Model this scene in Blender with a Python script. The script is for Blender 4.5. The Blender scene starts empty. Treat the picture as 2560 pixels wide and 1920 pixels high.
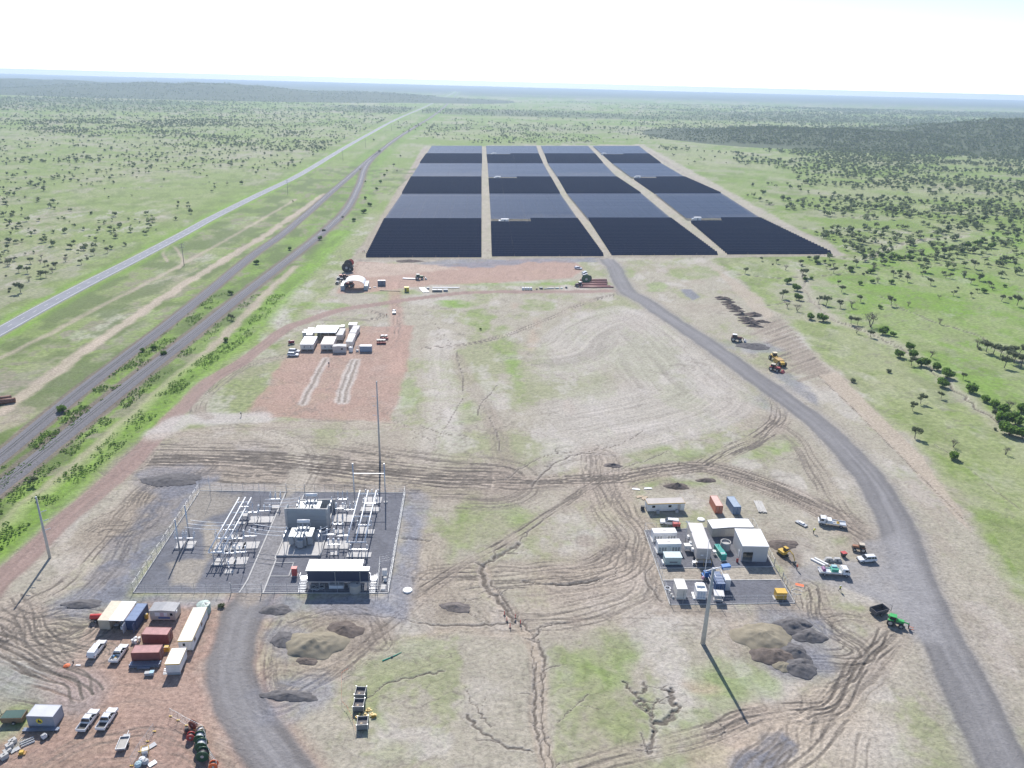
import bpy, bmesh, math, random
import numpy as np
from mathutils import Vector, Matrix

SC = bpy.context.scene
R = math.radians
random.seed(7); RNG = np.random.default_rng(11)

# ------------------------------------------------------------------ camera
F_PX, CAM_H = 1920.0, 115.0              # focal length in pixels of the 2560 px wide photograph, flying height
HOR = (171.0, 238.0)                     # height of the infinite horizon at the left and right picture edge
ROLL = math.atan2(HOR[1]-HOR[0], 2560.0)
PITCH = math.atan2((960-(HOR[0]+HOR[1])/2)*math.cos(ROLL), F_PX)
cam = bpy.data.cameras.new('camera'); cam_o = bpy.data.objects.new('camera', cam)
SC.collection.objects.link(cam_o); SC.camera = cam_o
cam.sensor_fit = 'HORIZONTAL'; cam.sensor_width = 36.0; cam.lens = 36.0*F_PX/2560.0
cam.clip_start = 0.5; cam.clip_end = 80000
cam_o.location = (0, 0, CAM_H)
cam_o.rotation_euler = (Matrix.Rotation(R(90)-PITCH, 4, 'X') @ Matrix.Rotation(ROLL, 4, 'Z')).to_euler()

# ------------------------------------------------------------------ light
SUN_EL, SUN_AZ = 41.0, -9.3              # the sun stands ahead, a little to the left
W = bpy.data.worlds.new('World'); SC.world = W; W.use_nodes = True
nt = W.node_tree; nt.nodes.clear()
sky = nt.nodes.new('ShaderNodeTexSky'); sky.sky_type = 'NISHITA'; sky.sun_disc = False
sky.sun_elevation = R(SUN_EL); sky.sun_rotation = R(SUN_AZ); sky.altitude = 300
sky.air_density = 0.55; sky.dust_density = 0.4; sky.ozone_density = 1.0
bg = nt.nodes.new('ShaderNodeBackground'); bg.inputs['Strength'].default_value = 0.15
wo = nt.nodes.new('ShaderNodeOutputWorld')
nt.links.new(sky.outputs['Color'], bg.inputs['Color']); nt.links.new(bg.outputs['Background'], wo.inputs['Surface'])
sun = bpy.data.lights.new('sun', 'SUN'); sun.energy = 4.5; sun.angle = R(0.53); sun.color = (1.0, 0.955, 0.90)
sun_o = bpy.data.objects.new('sun', sun); SC.collection.objects.link(sun_o)
sd = Vector((math.sin(R(SUN_AZ))*math.cos(R(SUN_EL)), math.cos(R(SUN_AZ))*math.cos(R(SUN_EL)), math.sin(R(SUN_EL))))
sun_o.rotation_euler = sd.to_track_quat('Z', 'Y').to_euler(); sun_o.location = (0, 0, 200)
SC.view_settings.view_transform = 'Standard'; SC.view_settings.look = 'None'
SC.view_settings.exposure = 0.45; SC.view_settings.gamma = 1.0; SC.view_settings.use_curve_mapping = False
SC.cycles.max_bounces = 6; SC.cycles.diffuse_bounces = 3; SC.cycles.glossy_bounces = 3
SC.cycles.transmission_bounces = 4; SC.cycles.transparent_max_bounces = 8; SC.cycles.volume_bounces = 1

# ------------------------------------------------------------------ photo pixel -> point on the ground
_cr, _sr, _cp, _sp = math.cos(ROLL), math.sin(ROLL), math.cos(PITCH), math.sin(PITCH)
def S(x, y, z=0.0):
    """pixel of the photograph -> point of the level at height z (flat site)"""
    u, v = x-1280.0, y-960.0
    u, v = u*_cr+v*_sr, -u*_sr+v*_cr
    dx, dz, dy = u/F_PX, -(_sp+v/F_PX*_cp), _cp-v/F_PX*_sp
    t = (z-CAM_H)/dz
    return Vector((dx*t, dy*t, z))
KD = 2560.0/2212.0
def D(x, y, z=0.0): return S(x*KD, y*KD, z)
def SL(*p): return [S(a, b).to_2d() for a, b in p]
def DL(*p): return [D(a, b).to_2d() for a, b in p]

# ------------------------------------------------------------------ materials
MATS = {}
def mat(name, col, rough=0.7, metal=0.0, var=0.12, scale=1.5, spec=0.5, bump=0.0, streak=None):
    """plain surface with uneven, slightly dirty colour"""
    if name in MATS: return MATS[name]
    m = bpy.data.materials.new(name); m.use_nodes = True
    n, l = m.node_tree.nodes, m.node_tree.links
    b = n['Principled BSDF']; b.inputs['Roughness'].default_value = rough; b.inputs['Metallic'].default_value = metal
    b.inputs['Specular IOR Level'].default_value = spec
    tc = n.new('ShaderNodeTexCoord'); no = n.new('ShaderNodeTexNoise')
    no.inputs['Scale'].default_value = scale; no.inputs['Detail'].default_value = 5
    src = tc.outputs['Object']
    if streak:
        mp = n.new('ShaderNodeMapping'); mp.inputs['Scale'].default_value = streak
        l.new(src, mp.inputs['Vector']); src = mp.outputs['Vector']
    l.new(src, no.inputs['Vector'])
    mr = n.new('ShaderNodeMapRange'); mr.inputs['From Min'].default_value = 0.3; mr.inputs['From Max'].default_value = 0.7
    mr.inputs['To Min'].default_value = 1-var; mr.inputs['To Max'].default_value = 1+var*0.6
    l.new(no.outputs['Fac'], mr.inputs['Value'])
    mx = n.new('ShaderNodeMix'); mx.data_type = 'RGBA'; mx.blend_type = 'MULTIPLY'; mx.inputs['Factor'].default_value = 1
    mx.inputs[6].default_value = (*col, 1); l.new(mr.outputs['Result'], mx.inputs[7]); l.new(mx.outputs[2], b.inputs['Base Color'])
    if bump:
        bu = n.new('ShaderNodeBump'); bu.inputs['Strength'].default_value = bump; bu.inputs['Distance'].default_value = 0.1
        l.new(no.outputs['Fac'], bu.inputs['Height']); l.new(bu.outputs['Normal'], b.inputs['Normal'])
    MATS[name] = m
    return m
def ribbed(name, col, axis=0, pitch=0.25, rough=0.5, metal=0.0, depth=0.03, var=0.12):
    """corrugated sheet: folds across one object axis"""
    if name in MATS: return MATS[name]
    m = mat(name, col, rough, metal, var, 0.8)
    n, l = m.node_tree.nodes, m.node_tree.links
    tc = n.new('ShaderNodeTexCoord'); sx = n.new('ShaderNodeSeparateXYZ'); l.new(tc.outputs['Object'], sx.inputs[0])
    mu = n.new('ShaderNodeMath'); mu.operation = 'MULTIPLY'; mu.inputs[1].default_value = 2*math.pi/pitch
    l.new(sx.outputs[axis], mu.inputs[0])
    si = n.new('ShaderNodeMath'); si.operation = 'SINE'; l.new(mu.outputs[0], si.inputs[0])
    bu = n.new('ShaderNodeBump'); bu.inputs['Strength'].default_value = 0.6; bu.inputs['Distance'].default_value = depth
    l.new(si.outputs[0], bu.inputs['Height']); l.new(bu.outputs['Normal'], n['Principled BSDF'].inputs['Normal'])
    return m

# ------------------------------------------------------------------ mesh builder
class MB:
    def __init__(s): s.v = []; s.f = []
    def add(s, vs, fs):
        o = len(s.v); s.v += [tuple(p) for p in vs]; s.f += [tuple(i+o for i in q) for q in fs]; return s
    def box(s, x0, x1, y0, y1, z0, z1):
        return s.add([(x0,y0,z0),(x1,y0,z0),(x1,y1,z0),(x0,y1,z0),(x0,y0,z1),(x1,y0,z1),(x1,y1,z1),(x0,y1,z1)],
                     [(0,3,2,1),(4,5,6,7),(0,1,5,4),(1,2,6,5),(2,3,7,6),(3,0,4,7)])
    def hexa(s, lo, hi):
        """solid between a lower and an upper quad"""
        return s.add(list(lo)+list(hi), [(0,3,2,1),(4,5,6,7),(0,1,5,4),(1,2,6,5),(2,3,7,6),(3,0,4,7)])
    def tube(s, a, b, r0, r1=None, n=8):
        a, b = Vector(a), Vector(b); r1 = r0 if r1 is None else r1
        d = (b-a).normalized(); u = d.orthogonal().normalized(); w = d.cross(u)
        vs = []
        for c, r in ((a, r0), (b, r1)):
            for i in range(n):
                t = 2*math.pi*i/n; vs.append(c+(u*math.cos(t)+w*math.sin(t))*r)
        fs = [(i, (i+1) % n, n+(i+1) % n, n+i) for i in range(n)]
        fs += [tuple(reversed(range(n))), tuple(range(n, 2*n))]
        return s.add(vs, fs)
    def path(s, pts, r, n=6):
        for a, b in zip(pts, pts[1:]): s.tube(a, b, r, r, n)
        return s
    def lathe(s, prof, c=(0,0,0), n=20):
        c = Vector(c); vs = []; fs = []
        for r, z in prof:
            for i in range(n):
                t = 2*math.pi*i/n; vs.append((c.x+r*math.cos(t), c.y+r*math.sin(t), c.z+z))
        m = len(prof)
        for k in range(m-1):
            for i in range(n):
                fs.append((k*n+i, k*n+(i+1) % n, (k+1)*n+(i+1) % n, (k+1)*n+i))
        fs.append(tuple(reversed(range(n)))); fs.append(tuple(range((m-1)*n, m*n)))
        return s.add(vs, fs)
    def prism(s, prof, y0, y1):
        """profile in x,z pushed along y"""
        n = len(prof)
        vs = [(x, y0, z) for x, z in prof]+[(x, y1, z) for x, z in prof]
        fs = [(i, (i+1) % n, n+(i+1) % n, n+i) for i in range(n)]+[tuple(reversed(range(n))), tuple(range(n, 2*n))]
        return s.add(vs, fs)
    def prismx(s, prof, x0, x1):
        """profile in y,z pushed along x"""
        n = len(prof)
        vs = [(x0, y, z) for y, z in prof]+[(x1, y, z) for y, z in prof]
        fs = [(i, (i+1) % n, n+(i+1) % n, n+i) for i in range(n)]+[tuple(reversed(range(n))), tuple(range(n, 2*n))]
        return s.add(vs, fs)
    def build(s, name, m, parent=None, smooth=False, bevel=0.0):
        me = bpy.data.meshes.new(name); me.from_pydata(s.v, [], s.f)
        bm = bmesh.new(); bm.from_mesh(me); bmesh.ops.recalc_face_normals(bm, faces=bm.faces)
        if bevel:
            es = [e for e in bm.edges if len(e.link_faces) == 2 and e.calc_face_angle(0) > 0.6]
            bmesh.ops.bevel(bm, geom=es, offset=bevel, segments=2, profile=0.5, affect='EDGES')
        bm.to_mesh(me); bm.free()
        if smooth: me.polygons.foreach_set('use_smooth', [True]*len(me.polygons))
        me.materials.append(m)
        o = bpy.data.objects.new(name, me); SC.collection.objects.link(o)
        if parent: o.parent = parent
        return o
def tag(o, label, cat=None, group=None, kind=None):
    if label: o['label'] = label
    if cat: o['category'] = cat
    if group: o['group'] = group
    if kind: o['kind'] = kind
    return o
def thing(name, label, cat, loc=(0,0,0), rz=0.0, group=None):
    o = bpy.data.objects.new(name, None); SC.collection.objects.link(o)
    o.location = loc; o.rotation_euler = (0, 0, rz); o.empty_display_size = 0.5
    return tag(o, label, cat, group)
def copy_tree(o, loc=None, rz=None, label=None, group=None, parent=None, scale=None):
    c = o.copy(); SC.collection.objects.link(c); c.parent = parent
    if loc is not None: c.location = loc
    if rz is not None: c.rotation_euler = (0, 0, rz)
    if scale is not None: c.scale = (scale,)*3 if not hasattr(scale, '__len__') else scale
    if label: c['label'] = label
    if group: c['group'] = group
    for ch in o.children: copy_tree(ch, parent=c)
    return c
def heading(a, b): return math.atan2(b[1]-a[1], b[0]-a[0])
def frame(a, b):
    """thing standing with its local x axis from ground point a to b, y away from the camera"""
    return (a.x, a.y, 0), heading(a, b), (b-a).length

# ------------------------------------------------------------------ noise
def _hash(ix, iy, seed):
    h = (ix.astype(np.int64)*374761393+iy.astype(np.int64)*668265263+seed*1274126177) & 0xffffffff
    h = ((h ^ (h >> 13))*1274126177) & 0xffffffff
    return ((h ^ (h >> 16)) & 0xffff).astype(np.float32)/65535.0
def vnoise(x, y, seed=0):
    ix, iy = np.floor(x), np.floor(y); fx, fy = x-ix, y-iy
    fx = fx*fx*(3-2*fx); fy = fy*fy*(3-2*fy); ix = ix.astype(np.int64); iy = iy.astype(np.int64)
    a = _hash(ix, iy, seed); b = _hash(ix+1, iy, seed); c = _hash(ix, iy+1, seed); d = _hash(ix+1, iy+1, seed)
    return (a+(b-a)*fx)+((c+(d-c)*fx)-(a+(b-a)*fx))*fy
def fbm(x, y, seed=0, oct=4):
    s = np.zeros_like(x, dtype=np.float32); a, t = 1.0, 0.0
    for k in range(oct):
        s += a*vnoise(x*(2**k)+k*17.3, y*(2**k)-k*9.1, seed+k*7); t += a; a *= 0.55
    return s/t
def sstep(a, b, x): t = np.clip((x-a)/(b-a), 0, 1); return t*t*(3-2*t)
def smooth_line(p, n=6):
    p = [Vector(q) for q in p]
    if len(p) < 3: return p
    q = [p[0]*2-p[1]]+p+[p[-1]*2-p[-2]]; out = []
    for i in range(1, len(q)-2):
        for k in range(n):
            t = k/n; a, b, c, d = q[i-1], q[i], q[i+1], q[i+2]
            out.append(0.5*((2*b)+(c-a)*t+(2*a-5*b+4*c-d)*t*t+(3*b-a-3*c+d)*t**3))
    out.append(p[-1]); return out

# ================================================================== GROUND
# one sheet to the horizon; the mesh is finest on the site, rows and columns widen with distance
NC, NR = 920, 830
s_in = np.linspace(-1, 1, NC); s_out = np.array([1.06, 1.15, 1.35, 1.7, 2.3, 3.2])
s_all = np.concatenate([-s_out[::-1], s_in, s_out])
y_in = 1.0/np.linspace(1/92.0, 1/19500.0, NR); y_all = np.concatenate([[-400, -150, 0, 50, 80], y_in])
GY, GS = np.meshgrid(y_all, s_all, indexing='ij')
GX = GS*(0.74*np.maximum(GY, 92)+30)
X = GX.ravel().astype(np.float64); Y = GY.ravel().astype(np.float64)
Z = np.zeros_like(X); N_V = len(X)
C = np.zeros((N_V, 3), dtype=np.float32); G = np.zeros(N_V, dtype=np.float32)      # colour, grass share

SOIL = np.array((0.388, 0.347, 0.288)); PALE = np.array((0.50, 0.46, 0.42)); DRY = np.array((0.30, 0.325, 0.165))
GREEN = np.array((0.20, 0.285, 0.065)); LUSH = np.array((0.17, 0.29, 0.04)); RED = np.array((0.375, 0.255, 0.205))
TAN = np.array((0.40, 0.335, 0.265)); GRAVEL = np.array((0.165, 0.17, 0.195)); ROAD = np.array((0.237, 0.23, 0.231))
BALL = np.array((0.20, 0.195, 0.205)); MUD_SHADOW = np.array((0.155, 0.135, 0.115)); BROWN = np.array((0.305, 0.255, 0.21))  # the rut dark holds wet soil and painted shadow in one colour

nA = fbm(X/160, Y/160, 1, 4); nB = fbm(X/28, Y/28, 2, 4); nC = fbm(X/6, Y/6, 3, 3); nD = fbm(X/1.6, Y/1.6, 4, 2)
wx = (fbm(X/9, Y/9, 5, 3)-0.5); wy = (fbm(X/9+40, Y/9, 6, 3)-0.5)
def lerp(a, b, t): return a+(b-a)*t[:, None]
def put(idx, col, m, grass=None):
    C[idx] = C[idx]+(np.asarray(col, dtype=np.float32)-C[idx])*m[:, None]
    if grass is not None: G[idx] = G[idx]+(grass-G[idx])*m
def near_line(pts, reach):
    pts = np.array([tuple(p) for p in pts])
    lo, hi = pts.min(0)-reach, pts.max(0)+reach
    idx = np.nonzero((X > lo[0]) & (X < hi[0]) & (Y > lo[1]) & (Y < hi[1]))[0]
    best = np.full(len(idx), 1e9); T = np.zeros(len(idx)); L = np.zeros(len(idx)); acc = 0.0
    x, y = X[idx], Y[idx]
    for a, b in zip(pts, pts[1:]):
        d = b-a; ln = math.hypot(*d)
        if ln < 1e-6: continue
        lo, hi = np.minimum(a, b)-reach, np.maximum(a, b)+reach
        k = np.nonzero((x > lo[0]) & (x < hi[0]) & (y > lo[1]) & (y < hi[1]))[0]
        if len(k):
            px, py = x[k]-a[0], y[k]-a[1]
            t = np.clip((px*d[0]+py*d[1])/ln**2, 0, 1)
            qx, qy = px-t*d[0], py-t*d[1]; dd = np.hypot(qx, qy)
            side = np.sign(d[0]*py-d[1]*px)
            g = dd < best[k]; kk = k[g]
            best[kk] = dd[g]; T[kk] = (dd*side)[g]; L[kk] = acc+(t*ln)[g]
        acc += ln
    g = best < reach
    return idx[g], T[g], L[g]
def band(pts, width, col, alpha=1.0, soft=0.8, warp=1.0, streak=0.0, freq=1.4, ruts=0.0, depth=0.0, grass=0.0, seed=0, smooth=True, thr=0.56):
    """a strip along a line: road, wheel track or washed gully"""
    p = smooth_line(pts) if smooth else pts
    idx, T, L = near_line(p, width/2+soft+abs(warp)*1.5+1)
    if not len(idx): return
    t = T+warp*wx[idx]*2
    m = (1-sstep(width/2-soft, width/2+soft, np.abs(t)))*alpha
    st = fbm(t*freq+seed*3.1, L*0.035+seed, 20+seed, 3)
    c = np.asarray(col)[None, :]*(1+streak*(st-0.5)*2)[:, None]
    C[idx] = C[idx]+(c-C[idx])*m[:, None]; G[idx] = G[idx]*(1-m)+grass*m
    if ruts:
        r = sstep(thr, thr+0.07, st)*np.minimum(m*1.6, 1)*ruts*(0.25+1.0*sstep(0.22, 0.7, vnoise(L*0.11+seed, t*0.55, 77+seed)))
        r = np.clip(r, 0, 1)
        C[idx] = C[idx]+(MUD_SHADOW-C[idx])*r[:, None]  # ruts coloured dark for damp soil plus the shadow in them
        ridge = sstep(0.42, 0.36, st) if False else sstep(thr-0.12, thr-0.03, st)*(1-sstep(thr-0.03, thr+0.04, st))
        C[idx] *= (1+0.16*ridge*m*ruts)[:, None]
        Z[idx] += (-0.09*r+0.04*ridge*m*ruts)
    if depth: Z[idx] -= depth*m
def area(poly, col, alpha=1.0, soft=1.5, warp=3.0, grass=0.0, speckle=0.0, holes=0.0, seed=0):
    p = np.array([tuple(q) for q in poly]); reach = soft+abs(warp)+1
    lo, hi = p.min(0)-reach, p.max(0)+reach
    idx = np.nonzero((X > lo[0]) & (X < hi[0]) & (Y > lo[1]) & (Y < hi[1]))[0]
    if not len(idx): return
    x, y = X[idx]+warp*2*wx[idx], Y[idx]+warp*2*wy[idx]
    inside = np.zeros(len(idx), bool); best = np.full(len(idx), 1e9)
    for a, b in zip(p, np.roll(p, -1, 0)):
        d = b-a; ln2 = d@d
        if ln2 < 1e-9: continue
        t = np.clip(((x-a[0])*d[0]+(y-a[1])*d[1])/ln2, 0, 1)
        best = np.minimum(best, np.hypot(x-a[0]-t*d[0], y-a[1]-t*d[1]))
        with np.errstate(divide='ignore', invalid='ignore'):
            inside ^= ((a[1] > y) != (b[1] > y)) & (x < (b[0]-a[0])*(y-a[1])/(b[1]-a[1]+1e-12)+a[0])
    sdist = np.where(inside, best, -best)
    m = sstep(-soft, soft, sdist)*alpha
    if holes: m = m*(1-holes*sstep(0.45, 0.62, fbm(x/7+seed, y/7, 50+seed, 4)))
    c = np.asarray(col)[None, :]*(1+speckle*(fbm(x/2.2, y/2.2, 60+seed, 4)-0.5)*2)[:, None]
    C[idx] = C[idx]+(c-C[idx])*m[:, None]; G[idx] = G[idx]*(1-m)+grass*m
def crack(pts, width=0.7, depth=0.5, jag=1.6, branches=0, seed=0):
    """eroded gully: a jagged dark cut"""
    rnd = random.Random(seed)
    p = smooth_line(pts, 7); q = []
    for i, a in enumerate(p):
        k = 0 if i in (0, len(p)-1) else jag
        q.append(Vector((a[0]+rnd.uniform(-k, k)*0.5, a[1]+rnd.uniform(-k, k)*0.5)))
    idx, T, L = near_line(q, width*1.6+1.5)
    if len(idx):
        w = width*0.62*(0.35+0.9*vnoise(L*0.22, L*0+seed, 31))
        m = 1-sstep(w*0.35, w*0.75, np.abs(T))
        C[idx] = C[idx]+(MUD_SHADOW*0.75-C[idx])*(m*0.85)[:, None]; G[idx] *= (1-m)
        rim = (1-sstep(w*0.8, w*1.8, np.abs(T)))*(1-m)
        C[idx] = C[idx]+(PALE-C[idx])*(rim*0.25)[:, None]
        Z[idx] -= depth*m
    for b in range(branches):
        i = rnd.randrange(1, len(q)-1); d = q[i]-q[i-1]
        if d.length < 1e-6: continue
        d.normalize(); sd_ = rnd.choice((-1, 1)); n = Vector((-d.y, d.x))*sd_
        a = q[i]; ln = rnd.uniform(1.5, 5)
        crack([a, a+n*ln*0.5-d*ln*0.25, a+n*ln-d*ln*rnd.uniform(0.1, 0.6)], width*0.5, depth*0.4, jag*0.3, 0, seed*13+b+1)

# ---- natural plain: grass with bare patches, greener hollows, drier rises
g = np.clip(0.62+1.6*(nA-0.5)+0.9*(nB-0.5), 0, 1)
C[:] = lerp(np.broadcast_to(DRY, (N_V, 3)), GREEN, sstep(0.25, 0.8, g))
bare = sstep(0.56, 0.68, fbm(X/45+9, Y/45, 8, 5)+0.25*(nC-0.5))
C[:] = lerp(C, SOIL*0.9, bare*0.5); G[:] = 0.55+0.3*(1-bare)
# left plain is paler and drier than the lush right side
leftness = sstep(0.05, -0.35, X/np.maximum(Y, 60))*sstep(3000, 600, Y)
C[:] = lerp(C, DRY*1.05, leftness*0.35)
# far plain in long belts of wood and open grass
belt = sstep(0.5, 0.62, fbm(X/1500+3, Y/520, 9, 4))*sstep(1700, 3200, Y)
C[:] = lerp(C, np.array((0.05, 0.07, 0.045)), belt*0.55)
far = sstep(5200, 9500, Y+1800*(fbm(X/2200, Y/2200, 14, 3)-0.5))
C[:] = lerp(C, np.array((0.04, 0.06, 0.05)), far*0.85)

# ---- building site: scraped pale soil with thin grass
SITE = DL((560,930),(620,700),(700,640),(760,560),(1310,556),(1540,556),(1700,690),(1810,800),(1990,960),(2130,1130),(2240,1300),(2420,1659),(2300,2200),
          (-200,2200),(-200,1330),(60,1180),(330,930))
area(SITE, SOIL, 0.93, 4, 5, 0.16, 0.15)
mm = np.nonzero((Y < 700) & (np.abs(X) < 420))[0]
pt = sstep(0.50, 0.66, fbm(X[mm]/17+5, Y[mm]/26, 21, 5)+0.2*(nD[mm]-0.5)); C[mm] = lerp(C[mm], DRY*0.98, pt*0.62); G[mm] = np.maximum(G[mm], pt*0.5)
pt = sstep(0.56, 0.68, fbm(X[mm]/11-5, Y[mm]/18+3, 22, 5)); C[mm] = lerp(C[mm], PALE, pt*0.55)
pt = sstep(0.60, 0.70, fbm(X[mm]/22+50, Y[mm]/30+30, 23, 5)); C[mm] = lerp(C[mm], BROWN*1.15, pt*0.40)
# right-hand grass flats
area(DL((1560,560),(1700,560),(1830,690),(1980,760),(2250,960),(2400,1250),(2400,1659),(2250,1400),(2120,1130),(1990,975),(1815,800),(1670,660)), DRY*1.1, 0.6, 3, 5, 0.4, 0.12, 0.6, 3)
area(DL((1720,640),(1900,530),(2300,480),(2300,980),(2110,880),(1960,790),(1830,700)), LUSH*1.12, 0.8, 6, 8, 0.75, 0.15, 0.55, 4)
area(DL((2060,1080),(2130,1130),(2240,1330),(2330,1500),(2300,1300),(2180,1120)), GREEN, 0.65, 2, 4, 0.7, 0.1, 0.4, 5)
rp = np.nonzero((Y > 110) & (Y < 3000) & (X > 0.18*Y))[0]
sp_ = np.array([tuple(p) for p in SITE]); in_ = np.zeros(len(rp), bool)
for a_, b_ in zip(sp_, np.roll(sp_, -1, 0)): in_ ^= ((a_[1] > Y[rp]) != (b_[1] > Y[rp])) & (X[rp] < (b_[0]-a_[0])*(Y[rp]-a_[1])/(b_[1]-a_[1]+1e-12)+a_[0])
rp = rp[~in_]
q2 = fbm(X[rp]/11+3, Y[rp]/17, 95, 4); q1 = fbm(X[rp]/26, Y[rp]/40, 96, 5)
C[rp] = lerp(C[rp], np.array((0.16, 0.20, 0.07)), sstep(0.55, 0.64, q2)*0.4); C[rp] = lerp(C[rp], DRY*1.1, sstep(0.52, 0.64, q1)*0.5)
# grass patches on the site
for i, (cx, cy, rx, ry, a) in enumerate([(985,655,38,9,.8),(1035,690,30,26,.65),(1085,740,22,40,.6),(1110,800,14,40,.6),(1120,855,16,30,.5),(1165,660,40,14,.5),(1010,890,28,26,.35),
        (1440,985,90,18,.5),(1590,975,60,16,.4),(1690,960,30,22,.4),(1030,1130,44,70,.55),(990,1150,10,70,.5),(1100,1110,30,40,.4),(1440,1040,70,12,.65),(1180,1215,60,8,.5),
        (1310,1430,60,60,.45),(1250,1480,60,70,.45),(1370,1540,70,60,.4),(1560,1480,60,60,.45),(820,1530,16,60,.5),(860,1640,40,20,.5),(1640,1430,26,60,.45),(1450,1160,20,16,.3),
        (330,1395,40,24,.6),(170,1440,30,30,.4),(60,1560,70,30,.75),(40,1500,60,40,.3),(700,660,60,8,.5),(640,690,40,14,.4),(1850,1160,30,10,.3),(880,850,30,40,.35),(1540,1190,14,8,.4),
        (1330,1390,40,40,.3),(1490,1560,40,30,.4),(1330,590,40,12,.6),(1270,612,60,5,.8),(1100,614,120,4,.7),(860,632,70,5,.5),(1500,590,60,14,.45),(1420,620,30,10,.4)]):
    p = [D(cx+rx*math.cos(t), cy+ry*math.sin(t)).to_2d() for t in np.linspace(0, 2*math.pi, 14)[:-1]]
    area(p, GREEN*1.05 if i % 3 else LUSH*1.15, a, 2.5, 5, 0.75, 0.2, 0.5, i)
# pale washed sand
for i, (cx, cy, rx, ry, a) in enumerate([(600,680,26,34,.7),(640,640,40,14,.5),(560,770,34,20,.5),(390,850,30,12,.4),(1300,880,90,60,.2),(900,1130,8,70,.8),(1050,1500,60,50,.3),(1830,1560,60,70,.6),
        (1900,1610,50,50,.5),(1480,1480,40,40,.5),(1250,1150,40,40,.35),(1320,1260,60,20,.4),(1600,1330,90,14,.3),(60,1000,10,10,.1),(330,1060,30,20,.3),(160,1220,50,50,.4),(900,1400,90,30,.3),(1500,1350,100,26,.35)]):
    p = [D(cx+rx*math.cos(t), cy+ry*math.sin(t)).to_2d() for t in np.linspace(0, 2*math.pi, 14)[:-1]]
    area(p, PALE, a, 3, 6, 0.05, 0.08, 0.35, i+40)
# orange subsoil spots
for i, (cx, cy, rx, ry, a) in enumerate([(1520,1480,34,16,.6),(1150,735,12,22,.45),(1160,700,8,14,.4),(1110,660,10,8,.4),(1230,880,14,16,.35),(1640,1590,80,70,.55),(1560,1640,70,30,.5),(760,1400,14,12,.6),(1000,1365,120,12,.3),(600,1480,30,60,.25),(1790,1480,30,30,.15),(240,910,30,14,.35),(390,870,24,10,.4)]):
    p = [D(cx+rx*math.cos(t), cy+ry*math.sin(t)).to_2d() for t in np.linspace(0, 2*math.pi, 14)[:-1]]
    area(p, np.array((0.45, 0.335, 0.255)), a, 2, 4, 0.0, 0.1, 0.2, i+80)

# ---- strips along the highway and the railway (left)
HWY = DL((-260,850),(-120,780),(0,716),(100,660),(200,607),(300,556),(400,503),(460,470),(560,420),(650,376),(740,322),(800,288),(860,256),(920,230),(958,211),(975,203),(985,197))
RAIL_A = DL((-150,1100),(0,988),(129,881),(219,810),(355,706),(448,632),(544,553),(625,494),(725,407),(770,368),(800,342),(822,326))
RAIL_B = DL((-140,1160),(66,1001),(202,892),(301,813),(410,728),(520,640),(605,575),(700,500),(750,450),(776,400),(797,350),(850,304),(900,272),(940,247),(965,226),(982,208),(990,199))
band(HWY, 70, GREEN*0.95, 0.55, 9, 2, 0.35, 0.09, grass=0.7, seed=1)
band(HWY, 22, LUSH*1.1, 0.6, 4, 1, 0.4, 0.2, grass=0.7, seed=2)
band(RAIL_A, 46, GREEN*1.02, 0.65, 6, 2, 0.4, 0.16, grass=0.9, seed=3)
band(RAIL_B, 44, LUSH*0.95, 0.62, 6, 2, 0.4, 0.16, grass=0.9, seed=4)
VERGE = DL((-100,1250),(100,1080),(250,955),(360,855),(440,785),(520,730),(590,650),(650,590),(700,540),(740,500))
band(VERGE, 16, LUSH*1.15, 0.7, 4, 2, 0.3, 0.3, grass=0.9, seed=5)
band(DL((-60,1190),(120,1040),(270,915),(400,800),(470,740),(560,650),(640,575)), 5, TAN, 0.65, 1.5, 1.5, 0.2, 0.7, seed=6)
band(DL((0,890),(60,850),(150,780),(230,725),(300,680),(350,645),(420,600),(520,540),(600,490),(700,420)), 6.5, TAN*1.02, 0.8, 1.5, 1.5, 0.2, 0.6, seed=7)
band(DL((-60,800),(80,735),(200,670),(300,620),(420,556),(520,500),(640,430)), 4, TAN, 0.5, 1.2, 1, 0.2, 0.7, seed=8)
band(DL((362,565),(352,545),(372,530),(395,560),(388,580)), 2.2, TAN, 0.6, 0.8, 0.3, seed=9)
area(DL((-60,820),(90,790),(170,800),(210,760),(320,680),(330,700),(240,790),(120,880),(-60,950)), np.array((0.30,0.27,0.23)), 0.6, 4, 6, 0.5, 0.3, 0.6, 7)
area(DL((-60,880),(60,860),(110,850),(100,890),(0,930),(-60,940)), TAN, 0.7, 2, 5, 0.1, 0.2, 0.3, 8)
band(HWY, 12.5, TAN*0.8, 0.75, 1.2, 0.6, 0.15, 0.8, seed=11)
band(RAIL_A, 9, BROWN*0.62, 0.85, 0.8, 0.7, 0.2, 1.0, seed=12); band(RAIL_B, 11, BROWN*0.6, 0.85, 0.8, 0.7, 0.2, 1.0, seed=13)

# ---- solar farm ground and its perimeter track
area(DL((775,566),(915,316),(1390,312),(1830,552)), SOIL*1.0, 0.95, 3, 3, 0.05, 0.15, 0.15, 9)
band(DL((768,566),(820,490),(860,420),(890,370),(918,322)), 9, BROWN*1.15, 0.8, 2, 1, 0.25, 0.5, 0.3, grass=0.05, seed=14)
band(DL((775,562),(1000,560),(1310,556),(1560,555),(1812,551),(1780,520),(1640,470),(1550,420),(1400,325)), 6, SOIL*0.85, 0.8, 2, 1, 0.2, 0.6, 0.3, seed=15, smooth=False)

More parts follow.
